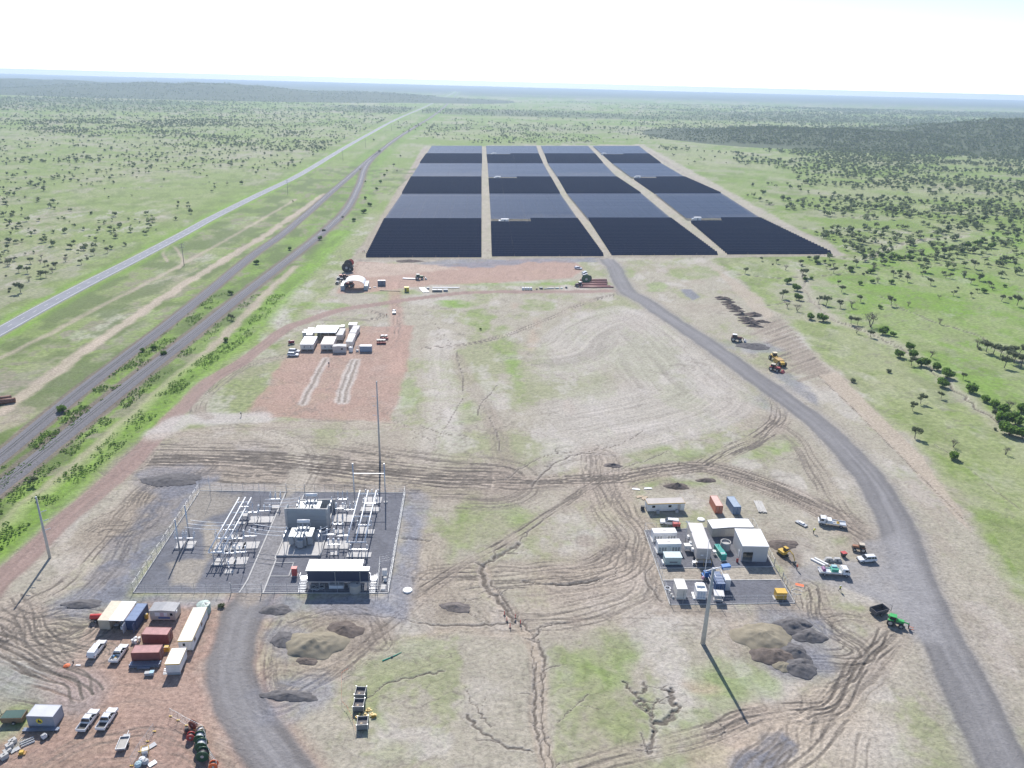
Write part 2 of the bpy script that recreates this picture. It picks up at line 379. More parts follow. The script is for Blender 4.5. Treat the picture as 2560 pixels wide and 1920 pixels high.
# ---- red pads
LAY = DL((728,634),(757,586),(768,566),(960,572),(1120,560),(1232,562),(1262,576),(1240,600),(1060,612),(930,616),(850,626),(800,632))
area(LAY, RED*1.02, 0.9, 1.5, 2, 0.0, 0.08)
area(DL((768,568),(960,570),(985,582),(880,592),(800,600),(770,596)), np.array((0.45,0.365,0.295)), 0.8, 2, 4, 0, 0.12, 0.2, 3)
area(DL((900,567),(960,562),(1300,557),(1315,566),(1250,566),(1150,566),(1050,578),(960,576)), GRAVEL*1.25, 0.85, 1.5, 4, 0, 0.25, 0.25, 4)
CAMP = DL((615,773),(660,752),(700,730),(760,705),(896,703),(880,780),(862,850),(840,912),(700,908),(531,900))
area(CAMP, RED*1.0, 0.92, 1.2, 2, 0.0, 0.08, 0.12, 5)
band(DL((851,612),(853,650),(856,690),(860,740),(858,800)), 7, RED*1.1, 0.7, 2, 1, 0.2, 0.8, seed=16)
YARD = DL((200,1350),(240,1312),(330,1296),(440,1300),(474,1318),(462,1390),(440,1450),(432,1530),(452,1600),(500,1690),(520,1800),(-150,1800),(-150,1650),(20,1600),(60,1560),(150,1490),(130,1440),(165,1400))
area(YARD, RED*0.93, 0.93, 1.2, 2.5, 0.0, 0.12, 0.1, 6)
area(DL((140,1400),(330,1460),(420,1500),(430,1560),(200,1560),(100,1480)), np.array((0.42,0.30,0.235)), 0.5, 5, 6, 0, 0.1, 0.3, 7)
# trench bed strips on the camp pad
for tx in (((704,775),(682,815),(652,872)), ((762,778),(745,822),(730,868)), ((772,778),(756,822),(742,868))):
    band(DL(*tx), 3.6, PALE*1.02, 0.75, 0.8, 1.2, 0.15, 1.0, seed=17); band(DL(*tx), 1.3, BROWN*0.8, 0.85, 0.3, 0.6, 0.2, 2.0, depth=0.12, seed=18)

# ---- gravel spreads
area(DL((352,1052),(400,1032),(440,1040),(425,1062),(372,1150),(300,1275),(285,1300),(150,1312),(185,1250),(250,1170),(300,1105)), GRAVEL*1.25, 0.82, 2.5, 6, 0, 0.3, 0.35, 9)
area(DL((872,1058),(912,1060),(920,1120),(905,1245),(880,1330),(700,1335),(690,1300),(838,1300),(872,1120)), GRAVEL*1.45, 0.7, 2.5, 4, 0, 0.25, 0.3, 10)
area(DL((270,1285),(430,1292),(690,1290),(840,1290),(845,1320),(690,1330),(480,1312),(300,1302)), GRAVEL*1.5, 0.7, 1.5, 2, 0, 0.25, 0.2, 11)
area(DL((420,1040),(880,1050),(880,1062),(420,1066)), GRAVEL*1.7, 0.5, 1.5, 2, 0, 0.25, 0.3, 11)
area(DL((1380,1150),(1400,1130),(1450,1310),(1730,1310),(1745,1340),(1640,1345),(1450,1330),(1420,1290)), BROWN*0.85, 0.7, 2, 3, 0, 0.3, 0.25, 12)
area(DL((1775,1228),(1860,1212),(1920,1168),(1960,1150),(2010,1290),(2050,1400),(1960,1345),(1880,1290),(1770,1262),(1720,1250),(1700,1225)), ROAD*1.1, 0.85, 2, 3, 0, 0.2, 0.15, 13)
area(DL((1645,1600),(1690,1590),(1720,1625),(1700,1659),(1560,1720),(1590,1659)), GRAVEL*1.1, 0.85, 1.5, 4, 0, 0.3, 0.3, 14)
area(DL((1470,625),(1490,624),(1512,642),(1500,648),(1480,640)), GRAVEL*1.2, 0.9, 1, 2, 0, 0.2)
area(DL((1620,860),(1660,850),(1690,900),(1670,905)), GRAVEL*1.4, 0.5, 2, 4, 0, 0.3, 0.4, 15)
area(DL((1670,800),(1720,815),(1755,850),(1775,880),(1740,870),(1700,840)), GRAVEL*1.2, 0.7, 2, 4, 0, 0.3, 0.4, 16)
area(DL((1590,690),(1660,690),(1810,800),(1770,815),(1700,790),(1650,730)), BROWN*1.2, 0.5, 3, 4, 0.05, 0.25, 0.3, 17)
area(DL((500,960),(560,955),(640,975),(600,985),(510,975)), GRAVEL*1.5, 0.5, 2, 3, 0, 0.3, 0.4, 18)

# ---- tracks and ruts
def ruts(pts, width, a=0.7, seed=0, col=BROWN, dens=1.0, freq=1.9, base=0.45, thr=0.53):
    a = min(1.15, a*1.15)
    band(pts, width, col*1.12, base, width*0.25, 1.0, 0.45, freq, ruts=a, seed=seed, thr=thr)
# big graded field with curved passes
FIELD = smooth_line(DL((1150,735),(1198,700),(1262,674),(1337,658),(1424,682),(1510,745),(1598,818),(1652,862),(1624,905),(1540,940),(1424,972),(1330,995),(1250,1012)), 8)
idx, T, L = near_line(FIELD, 95)
cx_, cy_ = D(1330, 830).x, D(1330, 830).y
sgn = np.sign(np.interp(0, [0], [1])); inn = T < 0
idx, T, L = idx[inn], -T[inn], L[inn]
m = sstep(0, 4, T)*(1-sstep(42, 68, T))*sstep(D(1120, 830).x, D(1210, 830).x, X[idx]); tt = T+1.6*wx[idx]+0.9*np.sin(L*0.05)
put(idx, PALE*0.88, m*0.55, 0.08)
st = fbm(tt*1.05, L*0.02, 311, 2); s2 = fbm(tt*0.28+9, L*0.02, 312, 2)
ln_ = sstep(0.56, 0.66, st)*m*(0.25+0.75*vnoise(L*0.06, tt*0.2, 313)); hi_ = sstep(0.40, 0.30, st)*m if False else (1-sstep(0.30, 0.40, st))*m
C[idx] = C[idx]+(MUD_SHADOW*1.25-C[idx])*(ln_*0.33)[:, None]; C[idx] *= (1+0.10*hi_+0.08*(s2-0.5)*m)[:, None]; Z[idx] += -0.05*ln_+0.02*hi_
def tracks(pts, n=2, spread=3.0, a=0.7, seed=0, gauge=0.95, w=0.5):
    """single wheel marks, in pairs, wandering along a path"""
    rnd = random.Random(seed); p = smooth_line(pts, 8)
    for k in range(n):
        off, am, ph, wl = rnd.uniform(-spread, spread), rnd.uniform(0.2, 0.9)*min(1, spread/3), rnd.uniform(0, 6.28), rnd.uniform(0.05, 0.12)
        lo, hi = (0, len(p)) if rnd.random() < 0.5 else sorted((rnd.randrange(0, len(p)//2), rnd.randrange(len(p)//2, len(p))))
        if hi-lo < 4: lo, hi = 0, len(p)
        for s_ in (-gauge, gauge):
            q = []
            for i in range(lo, hi):
                d = p[min(i+1, len(p)-1)]-p[max(i-1, 0)]
                if d.length < 1e-6: continue
                d.normalize(); o_ = off+s_+am*math.sin(i*wl*6+ph); q.append(p[i]+Vector((-d.y, d.x))*o_)
            ix, T_, L_ = near_line(q, w*1.5+0.6)
            if not len(ix): continue
            t_ = np.abs(T_+0.35*wx[ix]); v = a*(0.3+0.8*sstep(0.25, 0.65, vnoise(L_*0.14+seed, L_*0+k, 55+seed)))
            mm_ = (1-sstep(w*0.35, w*0.75, t_))*np.clip(v, 0, 1); rm = (1-sstep(w*0.8, w*1.5, t_))*(1-mm_)
            C[ix] = C[ix]+(MUD_SHADOW*0.85-C[ix])*mm_[:, None]; C[ix] *= (1+0.12*rm*a)[:, None]; G[ix] *= (1-mm_); Z[ix] += -0.07*mm_+0.02*rm*a  # wheel marks: wet soil and rut shadow painted together
ruts(DL((910,752),(990,745),(1080,728),(1180,690),(1260,655),(1345,632)), 5, 0.8, 38, base=0.3)
ruts(DL((930,1010),(960,880),(950,780),(955,720)), 12, 0.2, 39, PALE, base=0.35)
ruts(DL((1095,1030),(1085,980),(1060,900),(1010,820),(985,770)), 7, 0.35, 40, BROWN, base=0.55)
# rutted belt across the middle
ruts(DL((330,985),(450,985),(560,990),(680,1000),(820,1020),(950,1035),(1060,1040)), 34, 0.85, 41, freq=1.0, base=0.55)
ruts(DL((310,1000),(450,1015),(600,1020),(760,1030),(900,1042),(1060,1045)), 18, 1.0, 42, freq=1.1, base=0.55)
ruts(DL((1000,1036),(1100,1042),(1200,1040),(1300,1034),(1390,1022),(1480,1010),(1540,1012),(1620,1032),(1700,1062),(1780,1100),(1850,1140),(1915,1190)), 9, 0.95, 43, BROWN*0.95, base=0.7)
ruts(DL((1540,1020),(1640,1055),(1720,1085),(1800,1125),(1880,1180)), 7, 0.7, 44, base=0.6)
ruts(DL((1525,1005),(1590,970),(1640,945),(1675,918),(1688,890),(1678,858)), 8, 1.0, 45, base=0.6)
ruts(DL((1660,905),(1720,955),(1760,1010),(1800,1080),(1850,1140)), 8, 0.6, 46, base=0.4)
ruts(DL((1420,1025),(1370,1040),(1345,1070),(1350,1100),(1390,1135),(1420,1160)), 8, 0.5, 47, TAN*0.85, base=0.6)
ruts(DL((1290,985),(1300,1050),(1330,1110),(1365,1170),(1350,1220),(1290,1250),(1200,1262)), 15, 0.55, 48, BROWN*1.2, base=0.6)
ruts(DL((940,1255),(1050,1248),(1160,1240),(1270,1228),(1340,1195)), 15, 0.75, 49, TAN*0.85, freq=1.0, base=0.6)
ruts(DL((1060,1225),(1180,1228),(1290,1210),(1345,1160)), 6, 0.6, 50, base=0.4)
ruts(DL((1100,1330),(1250,1320),(1360,1280),(1380,1220)), 16, 0.5, 51, BROWN*1.25, base=0.5)
ruts(DL((900,1285),(1000,1222),(1080,1180),(1160,1130),(1240,1075),(1310,1030)), 4.5, 0.95, 52, base=0.4)
ruts(DL((930,1180),(915,1240),(930,1300),(960,1340)), 10, 0.55, 53, TAN*0.85, base=0.5)
ruts(DL((560,930),(640,960),(670,1000),(660,1040),(648,1062)), 7, 0.25, 54, SOIL*0.95, base=0.8)
ruts(DL((420,1010),(350,1050),(290,1110),(240,1180),(170,1270),(60,1330),(-60,1400)), 16, 0.9, 55, BROWN*1.15, base=0.5)
ruts(DL((300,1095),(260,1110),(200,1140),(150,1180)), 9, 0.9, 56, TAN*0.8, base=0.4)
ruts(DL((380,1040),(330,1075),(330,1120),(280,1150),(230,1150)), 14, 0.9, 57, TAN*0.7, base=0.6)
ruts(DL((-60,1370),(10,1400),(70,1440),(150,1470),(180,1510),(120,1490),(0,1450),(-80,1400)), 9, 0.8, 58, ROAD*1.2, base=0.7)
ruts(DL((-20,1320),(60,1345),(150,1340),(200,1350),(150,1380),(60,1390),(30,1350)), 12, 0.8, 59, BROWN*1.2, base=0.6)
ruts(DL((60,1330),(90,1380),(150,1410),(210,1415)), 9, 0.8, 60, BROWN*1.1, base=0.6)
ruts(DL((1935,1375),(1890,1430),(1845,1475),(1790,1525),(1740,1550)), 8, 1.0, 61, BROWN, base=0.65)
ruts(DL((1790,1525),(1720,1580),(1660,1640),(1600,1720)), 12, 0.35, 62, TAN*1.05, base=0.5)
ruts(DL((1800,1530),(1780,1600),(1760,1659),(1740,1740)), 16, 0.3, 63, TAN*1.1, base=0.45)
ruts(DL((1860,1440),(1800,1530),(1690,1540),(1600,1560),(1540,1590)), 6, 0.8, 64, base=0.4)
ruts(DL((1740,1270),(1760,1330),(1790,1370),(1850,1400),(1830,1420),(1700,1420)), 11, 0.85, 65, BROWN*1.05, base=0.55)
ruts(DL((1890,1340),(1820,1330),(1760,1330)), 6, 0.8, 66, base=0.5)
ruts(DL((610,1340),(580,1400),(575,1470),(600,1510),(680,1470),(760,1410),(800,1370)), 9, 0.75, 67, BROWN*1.2, base=0.5)
ruts(DL((620,1390),(650,1350),(720,1325),(790,1340),(820,1390)), 8, 0.7, 68, BROWN*1.1, base=0.5)
ruts(DL((560,1470),(610,1440),(700,1450),(780,1400),(880,1320),(980,1240)), 4, 0.7, 69, base=0.35)
ruts(DL((620,770),(530,790),(450,850),(430,890),(480,905),(560,885)), 6, 0.5, 70, base=0.5)
ruts(DL((700,690),(760,690),(810,690),(825,680),(800,672)), 5, 0.8, 71, base=0.35)
ruts(DL((855,640),(856,690),(846,740),(800,770)), 5, 0.5, 72, RED*0.9, base=0.4)
ruts(DL((500,1659),(400,1600),(300,1580),(200,1600),(100,1659)), 18, 0.45, 73, RED*0.85, base=0.4)
ruts(DL((350,1659),(400,1560),(420,1500),(300,1470),(160,1470)), 14, 0.35, 74, RED*0.9, base=0.35)
ruts(DL((1545,1659),(1640,1600),(1800,1540)), 8, 0.3, 75, TAN*1.05, base=0.3)
ruts(DL((1200,1680),(1330,1640),(1420,1615),(1560,1580),(1640,1545)), 5, 0.6, 76, BROWN*1.15, base=0.5)
ruts(DL((1800,1740),(1850,1600),(1830,1500),(1900,1400)), 18, 0.25, 77, SOIL, base=0.2)
BELT = DL((330,992),(450,992),(560,998),(680,1008),(820,1024),(950,1036),(1060,1042))
tracks(BELT, 9, 9, 0.95, 500, w=0.8); tracks(BELT, 5, 4, 1.0, 501, w=1.0)
MAIN = DL((1000,1036),(1100,1042),(1200,1040),(1300,1034),(1390,1022),(1480,1010),(1540,1012),(1620,1032),(1700,1062),(1780,1100),(1850,1140),(1915,1190))
tracks(MAIN, 6, 3.2, 0.95, 502, w=0.6)
for k, (p_, n_, sp, a_) in enumerate([(((1525,1005),(1590,970),(1640,945),(1675,918),(1688,890),(1678,858)), 4, 2.6, 0.95), (((1660,905),(1720,955),(1760,1010),(1800,1080),(1850,1140)), 3, 3, 0.6), (((1420,1025),(1370,1040),(1345,1070),(1350,1100),(1390,1135),(1420,1160)), 3, 2.5, 0.5),
    (((1290,985),(1300,1050),(1330,1110),(1365,1170),(1350,1220),(1290,1250),(1200,1262)), 6, 6, 0.6), (((940,1255),(1050,1248),(1160,1240),(1270,1228),(1340,1195)), 6, 6, 0.7), (((1100,1330),(1250,1320),(1360,1280),(1380,1220)), 5, 6, 0.5), (((900,1285),(1000,1222),(1080,1180),(1160,1130),(1240,1075),(1310,1030)), 2, 0.6, 1.0),
    (((420,1010),(350,1050),(290,1110),(240,1180),(170,1270),(60,1330),(-60,1400)), 6, 6, 0.75), (((-60,1370),(10,1400),(70,1440),(150,1470),(180,1510)), 5, 3.5, 0.8), (((-20,1320),(60,1345),(150,1340),(200,1350),(150,1380),(60,1390)), 5, 4, 0.7), (((60,1330),(90,1380),(150,1410),(210,1415)), 4, 3, 0.7), (((30,1290),(60,1340),(80,1400),(130,1440)), 3, 3, 0.6),
    (((1935,1375),(1890,1430),(1845,1475),(1790,1525),(1740,1550)), 4, 3, 1.0), (((1790,1525),(1720,1580),(1660,1640),(1600,1720)), 4, 5, 0.6), (((1800,1530),(1780,1600),(1760,1659),(1740,1740)), 5, 7, 0.5), (((1860,1440),(1800,1530),(1690,1540),(1600,1560),(1540,1590)), 3, 2, 0.8), (((1740,1270),(1760,1330),(1790,1370),(1850,1400),(1830,1420),(1700,1420)), 5, 4, 0.8), (((1890,1340),(1820,1330),(1760,1330)), 3, 2, 0.8),
    (((610,1340),(580,1400),(575,1470),(600,1510),(680,1470),(760,1410),(800,1370)), 4, 3, 0.65), (((620,1390),(650,1350),(720,1325),(790,1340),(820,1390)), 3, 3, 0.6), (((560,1470),(610,1440),(700,1450),(780,1400),(880,1320),(980,1240)), 2, 1, 0.6), (((910,752),(990,745),(1080,728),(1180,690),(1260,655),(1345,632)), 2, 1, 0.9), (((700,690),(760,690),(810,690),(825,680),(800,672)), 3, 1.5, 0.8), (((855,640),(856,690),(846,740),(800,770)), 2, 1.5, 0.5),
    (((500,1659),(400,1600),(300,1580),(200,1600),(100,1659)), 5, 7, 0.35), (((620,770),(530,790),(450,850),(430,890),(480,905),(560,885)), 3, 2, 0.6), (((600,1700),(540,1560),(505,1470),(505,1400),(530,1330)), 3, 3, 0.3), (((650,1062),(668,1000),(640,955),(560,930),(450,925)), 2, 2, 0.4), (((560,1659),(700,1560),(860,1480),(1000,1420)), 1, 1, 0.25), (((1200,1680),(1330,1640),(1420,1615),(1560,1580),(1640,1545)), 2, 1.5, 0.6)]):
    tracks(DL(*p_), n_, sp, a_, 520+k)
area(DL((1640,1602),(1690,1590),(1722,1625),(1705,1665),(1620,1740),(1560,1740),(1590,1659)), GRAVEL*1.0, 0.85, 1.2, 4, 0, 0.3, 0.35, 14)
tracks(DL((1720,1580),(1660,1640),(1600,1700)), 3, 4, 0.5, 700)
# drainage veins over the bare soil
vi = np.nonzero((Y < 560) & (np.abs(X) < 0.6*Y+40) & (G > -0.2))[0]
rv = 1-np.abs(2*fbm(X[vi]/10+1.5*wx[vi], Y[vi]/14+60, 401, 4)-1); vm = sstep(0.955, 0.985, rv)*(0.25+0.75*sstep(0.45, 0.6, fbm(X[vi]/40, Y[vi]/40, 402, 3)))
C[vi] = C[vi]+(MUD_SHADOW*1.3-C[vi])*(vm*0.45)[:, None]
rv = 1-np.abs(2*fbm(X[vi]/4.5+7, Y[vi]/6+20, 403, 3)-1); vm = sstep(0.95, 0.99, rv); C[vi] *= (1-0.14*vm)[:, None]
# ridged scrape beside the pipeline strip
for k in range(16):
    t = k/15; a = Vector((1690+t*95, 690+t*112)); ln = 52+18*math.sin(k*1.7)
    band(DL((a.x, a.y), (a.x-ln, a.y+ln*0.36)), 2.6, BROWN*0.85, 0.7, 0.8, 0.5, 0.2, 1.2, ruts=0.7, seed=100+k, smooth=False)
# pipeline strip, scraped smooth
area(DL((1535,572),(1640,640),(1672,682),(1650,690),(1606,650)), TAN*1.02, 0.6, 0.8, 1.5, 0, 0.06)
area(DL((1768,811),(1806,803),(1870,866),(1990,985),(2060,1080),(2100,1150),(2050,1100),(1950,990)), TAN*1.05, 0.85, 0.6, 1.0, 0, 0.06, 0.1, 19)
crack(DL((1768,811),(1850,890),(1950,990),(2010,1050),(2080,1120)), 0.7, 0.2, 0.5, 0, 3)

# ---- roads
RED_ROAD = DL((-120,1370),(-40,1296),(0,1256),(42,1215),(125,1134),(208,1067),(271,1011),(313,967),(350,922),(397,875),(437,835),(492,799),(531,776),(615,712),(662,694),(732,670),(812,658),(882,647),(1002,633),(1120,630),(1240,630),(1345,628))
band(RED_ROAD[:8], 9.0, BROWN*1.02, 0.5, 1.0, 1.0, 0.2, 0.8, seed=80)
band(RED_ROAD, 6.8, np.array((0.30, 0.215, 0.185)), 0.95, 0.8, 0.8, 0.22, 0.9, ruts=0.25, seed=81, grass=-0.6)
band(DL((340,935),(400,905),(470,905),(560,903)), 10, PALE*0.95, 0.85, 2, 1.5, 0.1, 0.7, seed=82)
band(DL((330,945),(440,930),(560,920),(700,916),(840,920)), 7, BROWN*1.3, 0.5, 1.5, 1.5, 0.3, 0.8, ruts=0.5, seed=83)
band(DL((430,880),(432,892),(450,902)), 4, BROWN, 0.6, 1, 0.5, seed=84)
ACC = DL((2290,1900),(2225,1760),(2175,1659),(2140,1590),(2085,1480),(2035,1380),(1993,1290),(1958,1200),(1932,1130),(1897,1060),(1852,1000),(1790,936),(1720,880),(1650,830),(1590,786),(1520,736),(1450,690),(1390,650),(1357,630),(1340,605),(1326,578),(1312,562))
band(ACC, 18, SOIL*0.85, 0.6, 3, 1.5, 0.25, 0.6, seed=85); band(ACC, 13, ROAD*1.2, 0.45, 2.2, 2.2, 0.25, 0.8, seed=185)
band(ACC, 10.4, ROAD*0.72, 0.93, 0.7, 0.9, 0.18, 1.2, seed=86, grass=-0.9)
band(ACC, 6.6, ROAD*0.98, 0.85, 1.8, 0.6, 0.30, 1.0, seed=87, grass=-0.9)
GATE = DL((560,1275),(545,1295),(522,1330),(502,1400),(502,1470),(532,1550),(580,1620),(640,1700),(700,1780))
band(GATE, 13, RED*1.02, 0.5, 2, 1, 0.2, 0.7, seed=88)
band(GATE, 9.6, ROAD*0.66, 0.9, 0.9, 1.0, 0.25, 0.9, seed=89, grass=-0.8); band(GATE, 5.8, ROAD*1.12, 0.7, 1.6, 1.0, 0.35, 0.8, seed=90, grass=-0.8)
band(DL((548,1290),(560,1262)), 6, TAN, 0.6, 2, 1, seed=91)
# old bitumen cut-off by the farm entrance
band(DL((1345,628),(1375,640),(1420,668)), 6, ROAD, 0.6, 1.5, 1, seed=92)

# ---- washed gullies and cracks
band(DL((1042,1228),(1052,1262),(1088,1308),(1118,1345),(1150,1382),(1164,1430),(1164,1500),(1162,1560),(1175,1605),(1188,1680),(1195,1760)), 3.4, TAN*0.92, 0.85, 0.7, 0.8, 0.15, 1.0, depth=0.3, seed=93)
for k, (p, w, b) in enumerate([
    (((1120,1175),(1090,1195),(1062,1210),(1042,1228),(1050,1262),(1085,1305),(1112,1342)), 1.5, 10),
    (((1060,1255),(1098,1306),(1128,1345),(1155,1378),(1175,1420),(1172,1470)), 0.9, 14),
    (((1150,1385),(1152,1430),(1154,1500),(1152,1560)), 0.5, 10),
    (((620,1345),(700,1330),(780,1328),(870,1338),(960,1352),(1040,1350),(1110,1345)), 0.8, 3),
    (((1040,1290),(1000,1300),(1020,1330),(1060,1348)), 0.4, 2), (((1150,1378),(1180,1350),(1240,1345)), 0.6, 3),
    (((1345,1472),(1372,1500),(1392,1520),(1408,1550),(1412,1580)), 1.3, 8), (((1450,1487),(1452,1515),(1468,1528),(1455,1540),(1445,1555),(1415,1560)), 1.4, 4),
    (((1375,1500),(1395,1490),(1390,1475)), 0.9, 3), (((1405,1545),(1415,1520),(1425,1510)), 0.7, 2), (((1412,1578),(1410,1610),(1400,1625)), 0.9, 8),
    (((1540,1555),(1565,1575),(1560,1590)), 0.5, 3), (((870,1162),(900,1165),(930,1168)), 1.0, 0), (((860,1240),(900,1250),(930,1252)), 0.6, 0),
    (((900,915),(950,935),(1000,940),(1080,950)), 0.5, 2), (((830,905),(870,915),(900,935),(930,950)), 0.5, 2), (((1030,900),(1040,870),(1060,850),(1075,830)), 0.7, 2),
    (((1080,975),(1075,940),(1050,890)), 0.6, 3), (((1220,1030),(1300,1025),(1380,1000),(1440,975)), 0.5, 0), (((1150,1050),(1200,1000),(1260,980),(1330,985)), 0.9, 2),
    (((1240,985),(1290,970),(1340,960),(1390,930)), 0.5, 2), (((1200,1100),(1140,1150),(1110,1190)), 0.6, 0), (((1130,1255),(1180,1262),(1240,1262),(1300,1250)), 1.0, 0),
    (((1270,1500),(1240,1530),(1205,1560)), 0.4, 2), (((1010,1545),(1040,1580),(1090,1610),(1150,1625)), 0.8, 2), (((1000,1480),(1030,1530),(1060,1570)), 0.4, 2),
    (((780,1520),(830,1480),(900,1460),(960,1450)), 0.6, 0), (((950,940),(1000,850),(985,760),(940,700)), 0.4, 0), (((1300,1190),(1330,1240),(1290,1255)), 0.4, 0),
    (((1390,1160),(1420,1200),(1395,1250),(1430,1300)), 0.8, 4), (((2280,1160),(2150,1060),(2080,1000),(2020,960)), 0.5, 0)]):
    crack(DL(*p), w, 0.15 if w < 1 else 0.3, 0.9, b//2, 200+k)
crack(DL((1158,1430),(1157,1500),(1156,1560),(1168,1605),(1180,1680),(1188,1760)), 0.7, 0.2, 0.6, 3, 301); crack(DL((1171,1440),(1171,1500),(1170,1560),(1184,1610),(1197,1690)), 0.6, 0.2, 0.6, 3, 302)
crack(DL((1085,1040),(1130,1010),(1180,985),(1240,975)), 0.6, 0.2, 1, 2, 300)
# muddy puddles left to dry
for i, (cx, cy, rx, ry) in enumerate([(1240,1342,18,9),(1480,1180,16,6),(1470,1200,20,6),(1270,1170,20,12),(1430,1330,14,5)]):
    area([D(cx+rx*math.cos(t), cy+ry*math.sin(t)).to_2d() for t in np.linspace(0, 2*math.pi, 12)[:-1]], BROWN*0.95, 0.7, 1, 2.5, 0, 0.05, 0, i)

# ---- creeks: dry sandy beds (right), thin line of scrub (left)
CREEK = DL((1500,470),(1640,520),(1750,545),(1850,560),(1905,545),(1980,520),(2090,510)), DL((1730,585),(1745,640),(1800,690),(1880,720),(1960,760),(2040,820),(2110,880),(2180,930),(2260,960))
for k, c in enumerate(CREEK):
    band(c, 9, SOIL*1.05, 0.6, 3, 4, 0.2, 0.5, grass=0.1, seed=110+k); crack(c, 1.8, 0.5, 3, 8, 400+k)
for k, c in enumerate((DL((1640,440),(1750,450),(1850,470),(1905,440),(1990,430)), DL((1850,560),(1960,580),(2100,560),(2212,540)), DL((1500,480),(1700,490),(1850,500)), DL((1900,640),(2000,690),(2100,720),(2212,790)),
        DL((0,420),(200,408),(400,400),(520,390)), DL((1560,590),(1700,600),(1830,590)), DL((1640,660),(1740,650),(1790,665)))):
    crack(c, 1.8, 0.4, 4, 4, 420+k)
area(DL((1660,615),(1780,600),(1850,640),(1800,690),(1700,700)), SOIL*0.95, 0.6, 5, 8, 0.15, 0.25, 0.5, 23)

# ---- gravel pushed out beyond the substation fence, spread round the heaps
area(DL((352,1052),(400,1032),(440,1040),(425,1062),(372,1150),(300,1275),(285,1300),(150,1312),(185,1250),(250,1170),(300,1105)), GRAVEL*1.05, 0.8, 2.5, 6, 0, 0.35, 0.5, 9)
area(DL((874,1058),(908,1060),(912,1120),(900,1245),(880,1330),(700,1335),(690,1300),(838,1300),(872,1120)), GRAVEL*1.3, 0.6, 2.5, 4, 0, 0.3, 0.45, 10)
for i, (x, y, r, c) in enumerate([(1908,1592,9,TAN*0.9),(1982,1566,7,GRAVEL*1.2),(2022,1590,6,GRAVEL*1.3),(1938,1640,8,BROWN*0.7),(1985,1640,7,GRAVEL*1.2),(1998,1668,7,GRAVEL*1.2),(789,1612,9.5,TAN*0.95),(862,1574,8,BROWN*0.8),(712,1600,6,GRAVEL*1.3),(724,1740,8,GRAVEL*1.4),(1692,1216,6,BROWN*0.8),(1955,1362,8,BROWN*0.75),(1140,1518,5,BROWN*0.8),(690,1525,5,GRAVEL*1.3),(1882,866,14,GRAVEL*1.4),(430,1200,12,GRAVEL*1.2),(207,1510,7,GRAVEL*1.3)]):
    c0 = S(x, y); area([(c0.x+r*math.cos(t), c0.y+r*0.8*math.sin(t)) for t in np.linspace(0, 6.28, 12)[:-1]], c, 0.6, 2.5, 4, 0, 0.3, 0.5, 70+i)
area(DL((1700,1225),(1780,1228),(1860,1205),(1910,1165),(1950,1150),(2010,1290),(2050,1400),(1990,1385),(1940,1335),(1880,1290),(1800,1270),(1720,1255)), ROAD*1.25, 0.85, 2, 3, -0.5, 0.15, 0.15, 13)
area(DL((1700,1225),(1780,1232),(1850,1215),(1900,1190),(1880,1250),(1800,1262)), SOIL*0.85, 0.4, 3, 4, -0.3, 0.15, 0.3, 14)
# mottled scrub and bare patches in the corridor between highway and site
hw_ = np.array([tuple(p) for p in smooth_line(HWY, 3)]); vg_ = np.array([tuple(p) for p in smooth_line(VERGE, 3)])
cor = np.nonzero((Y > 110) & (Y < 1100) & (X > np.interp(Y, hw_[:, 1], hw_[:, 0])+7) & (X < np.interp(Y, vg_[:, 1], vg_[:, 0])+4))[0]
q1 = fbm(X[cor]/16, Y[cor]/22, 91, 5); q2 = fbm(X[cor]/7+31, Y[cor]/9, 92, 4)
C[cor] = lerp(C[cor], np.array((0.125, 0.165, 0.06)), sstep(0.47, 0.60, q1)*0.75); C[cor] = lerp(C[cor], np.array((0.27, 0.235, 0.185)), sstep(0.54, 0.66, q2)*(1-sstep(0.42, 0.6, q1))*0.75)
band(DL((-60,1190),(120,1040),(270,915),(400,800),(470,740),(560,650),(640,575)), 4.5, TAN*1.05, 0.7, 1.5, 1.5, 0.2, 0.7, seed=6)
band(DL((0,890),(60,850),(150,780),(230,725),(300,680),(350,645),(420,600),(520,540),(600,490),(700,420)), 6.0, TAN*1.12, 0.8, 1.5, 2.5, 0.2, 0.6, seed=7)
band(DL((-60,800),(80,735),(200,670),(300,620),(420,556),(520,500),(640,430)), 3, TAN*1.05, 0.55, 1.2, 1.5, 0.2, 0.7, seed=8)
band(DL((362,565),(352,545),(372,530),(395,560),(388,580)), 2.2, TAN, 0.6, 0.8, 0.3, seed=9)
for off in (-9, 9): band([(p[0]+off*0.8, p[1]-off*0.5) for p in HWY], 6, LUSH*1.15, 0.55, 2.5, 2, 0.3, 0.3, grass=0.6, seed=130+off)
band(VERGE, 10, LUSH*1.15, 0.6, 3, 2, 0.3, 0.3, grass=0.8, seed=133)
band(RAIL_A, 9, BROWN*0.62, 0.85, 0.8, 0.7, 0.2, 1.0, seed=12); band(RAIL_B, 10, BROWN*0.6, 0.85, 0.8, 0.7, 0.2, 1.0, seed=13)
lp = np.nonzero((Y > 150) & (Y < 3000) & (X < np.interp(Y, hw_[:, 1], hw_[:, 0])-8))[0]
q1 = fbm(X[lp]/30, Y[lp]/45, 93, 5); q2 = fbm(X[lp]/9+3, Y[lp]/14, 94, 4)
C[lp] = lerp(C[lp], SOIL*0.95, sstep(0.56, 0.66, q1)*0.5); C[lp] = lerp(C[lp], np.array((0.15, 0.20, 0.06)), sstep(0.54, 0.63, q2)*0.5)
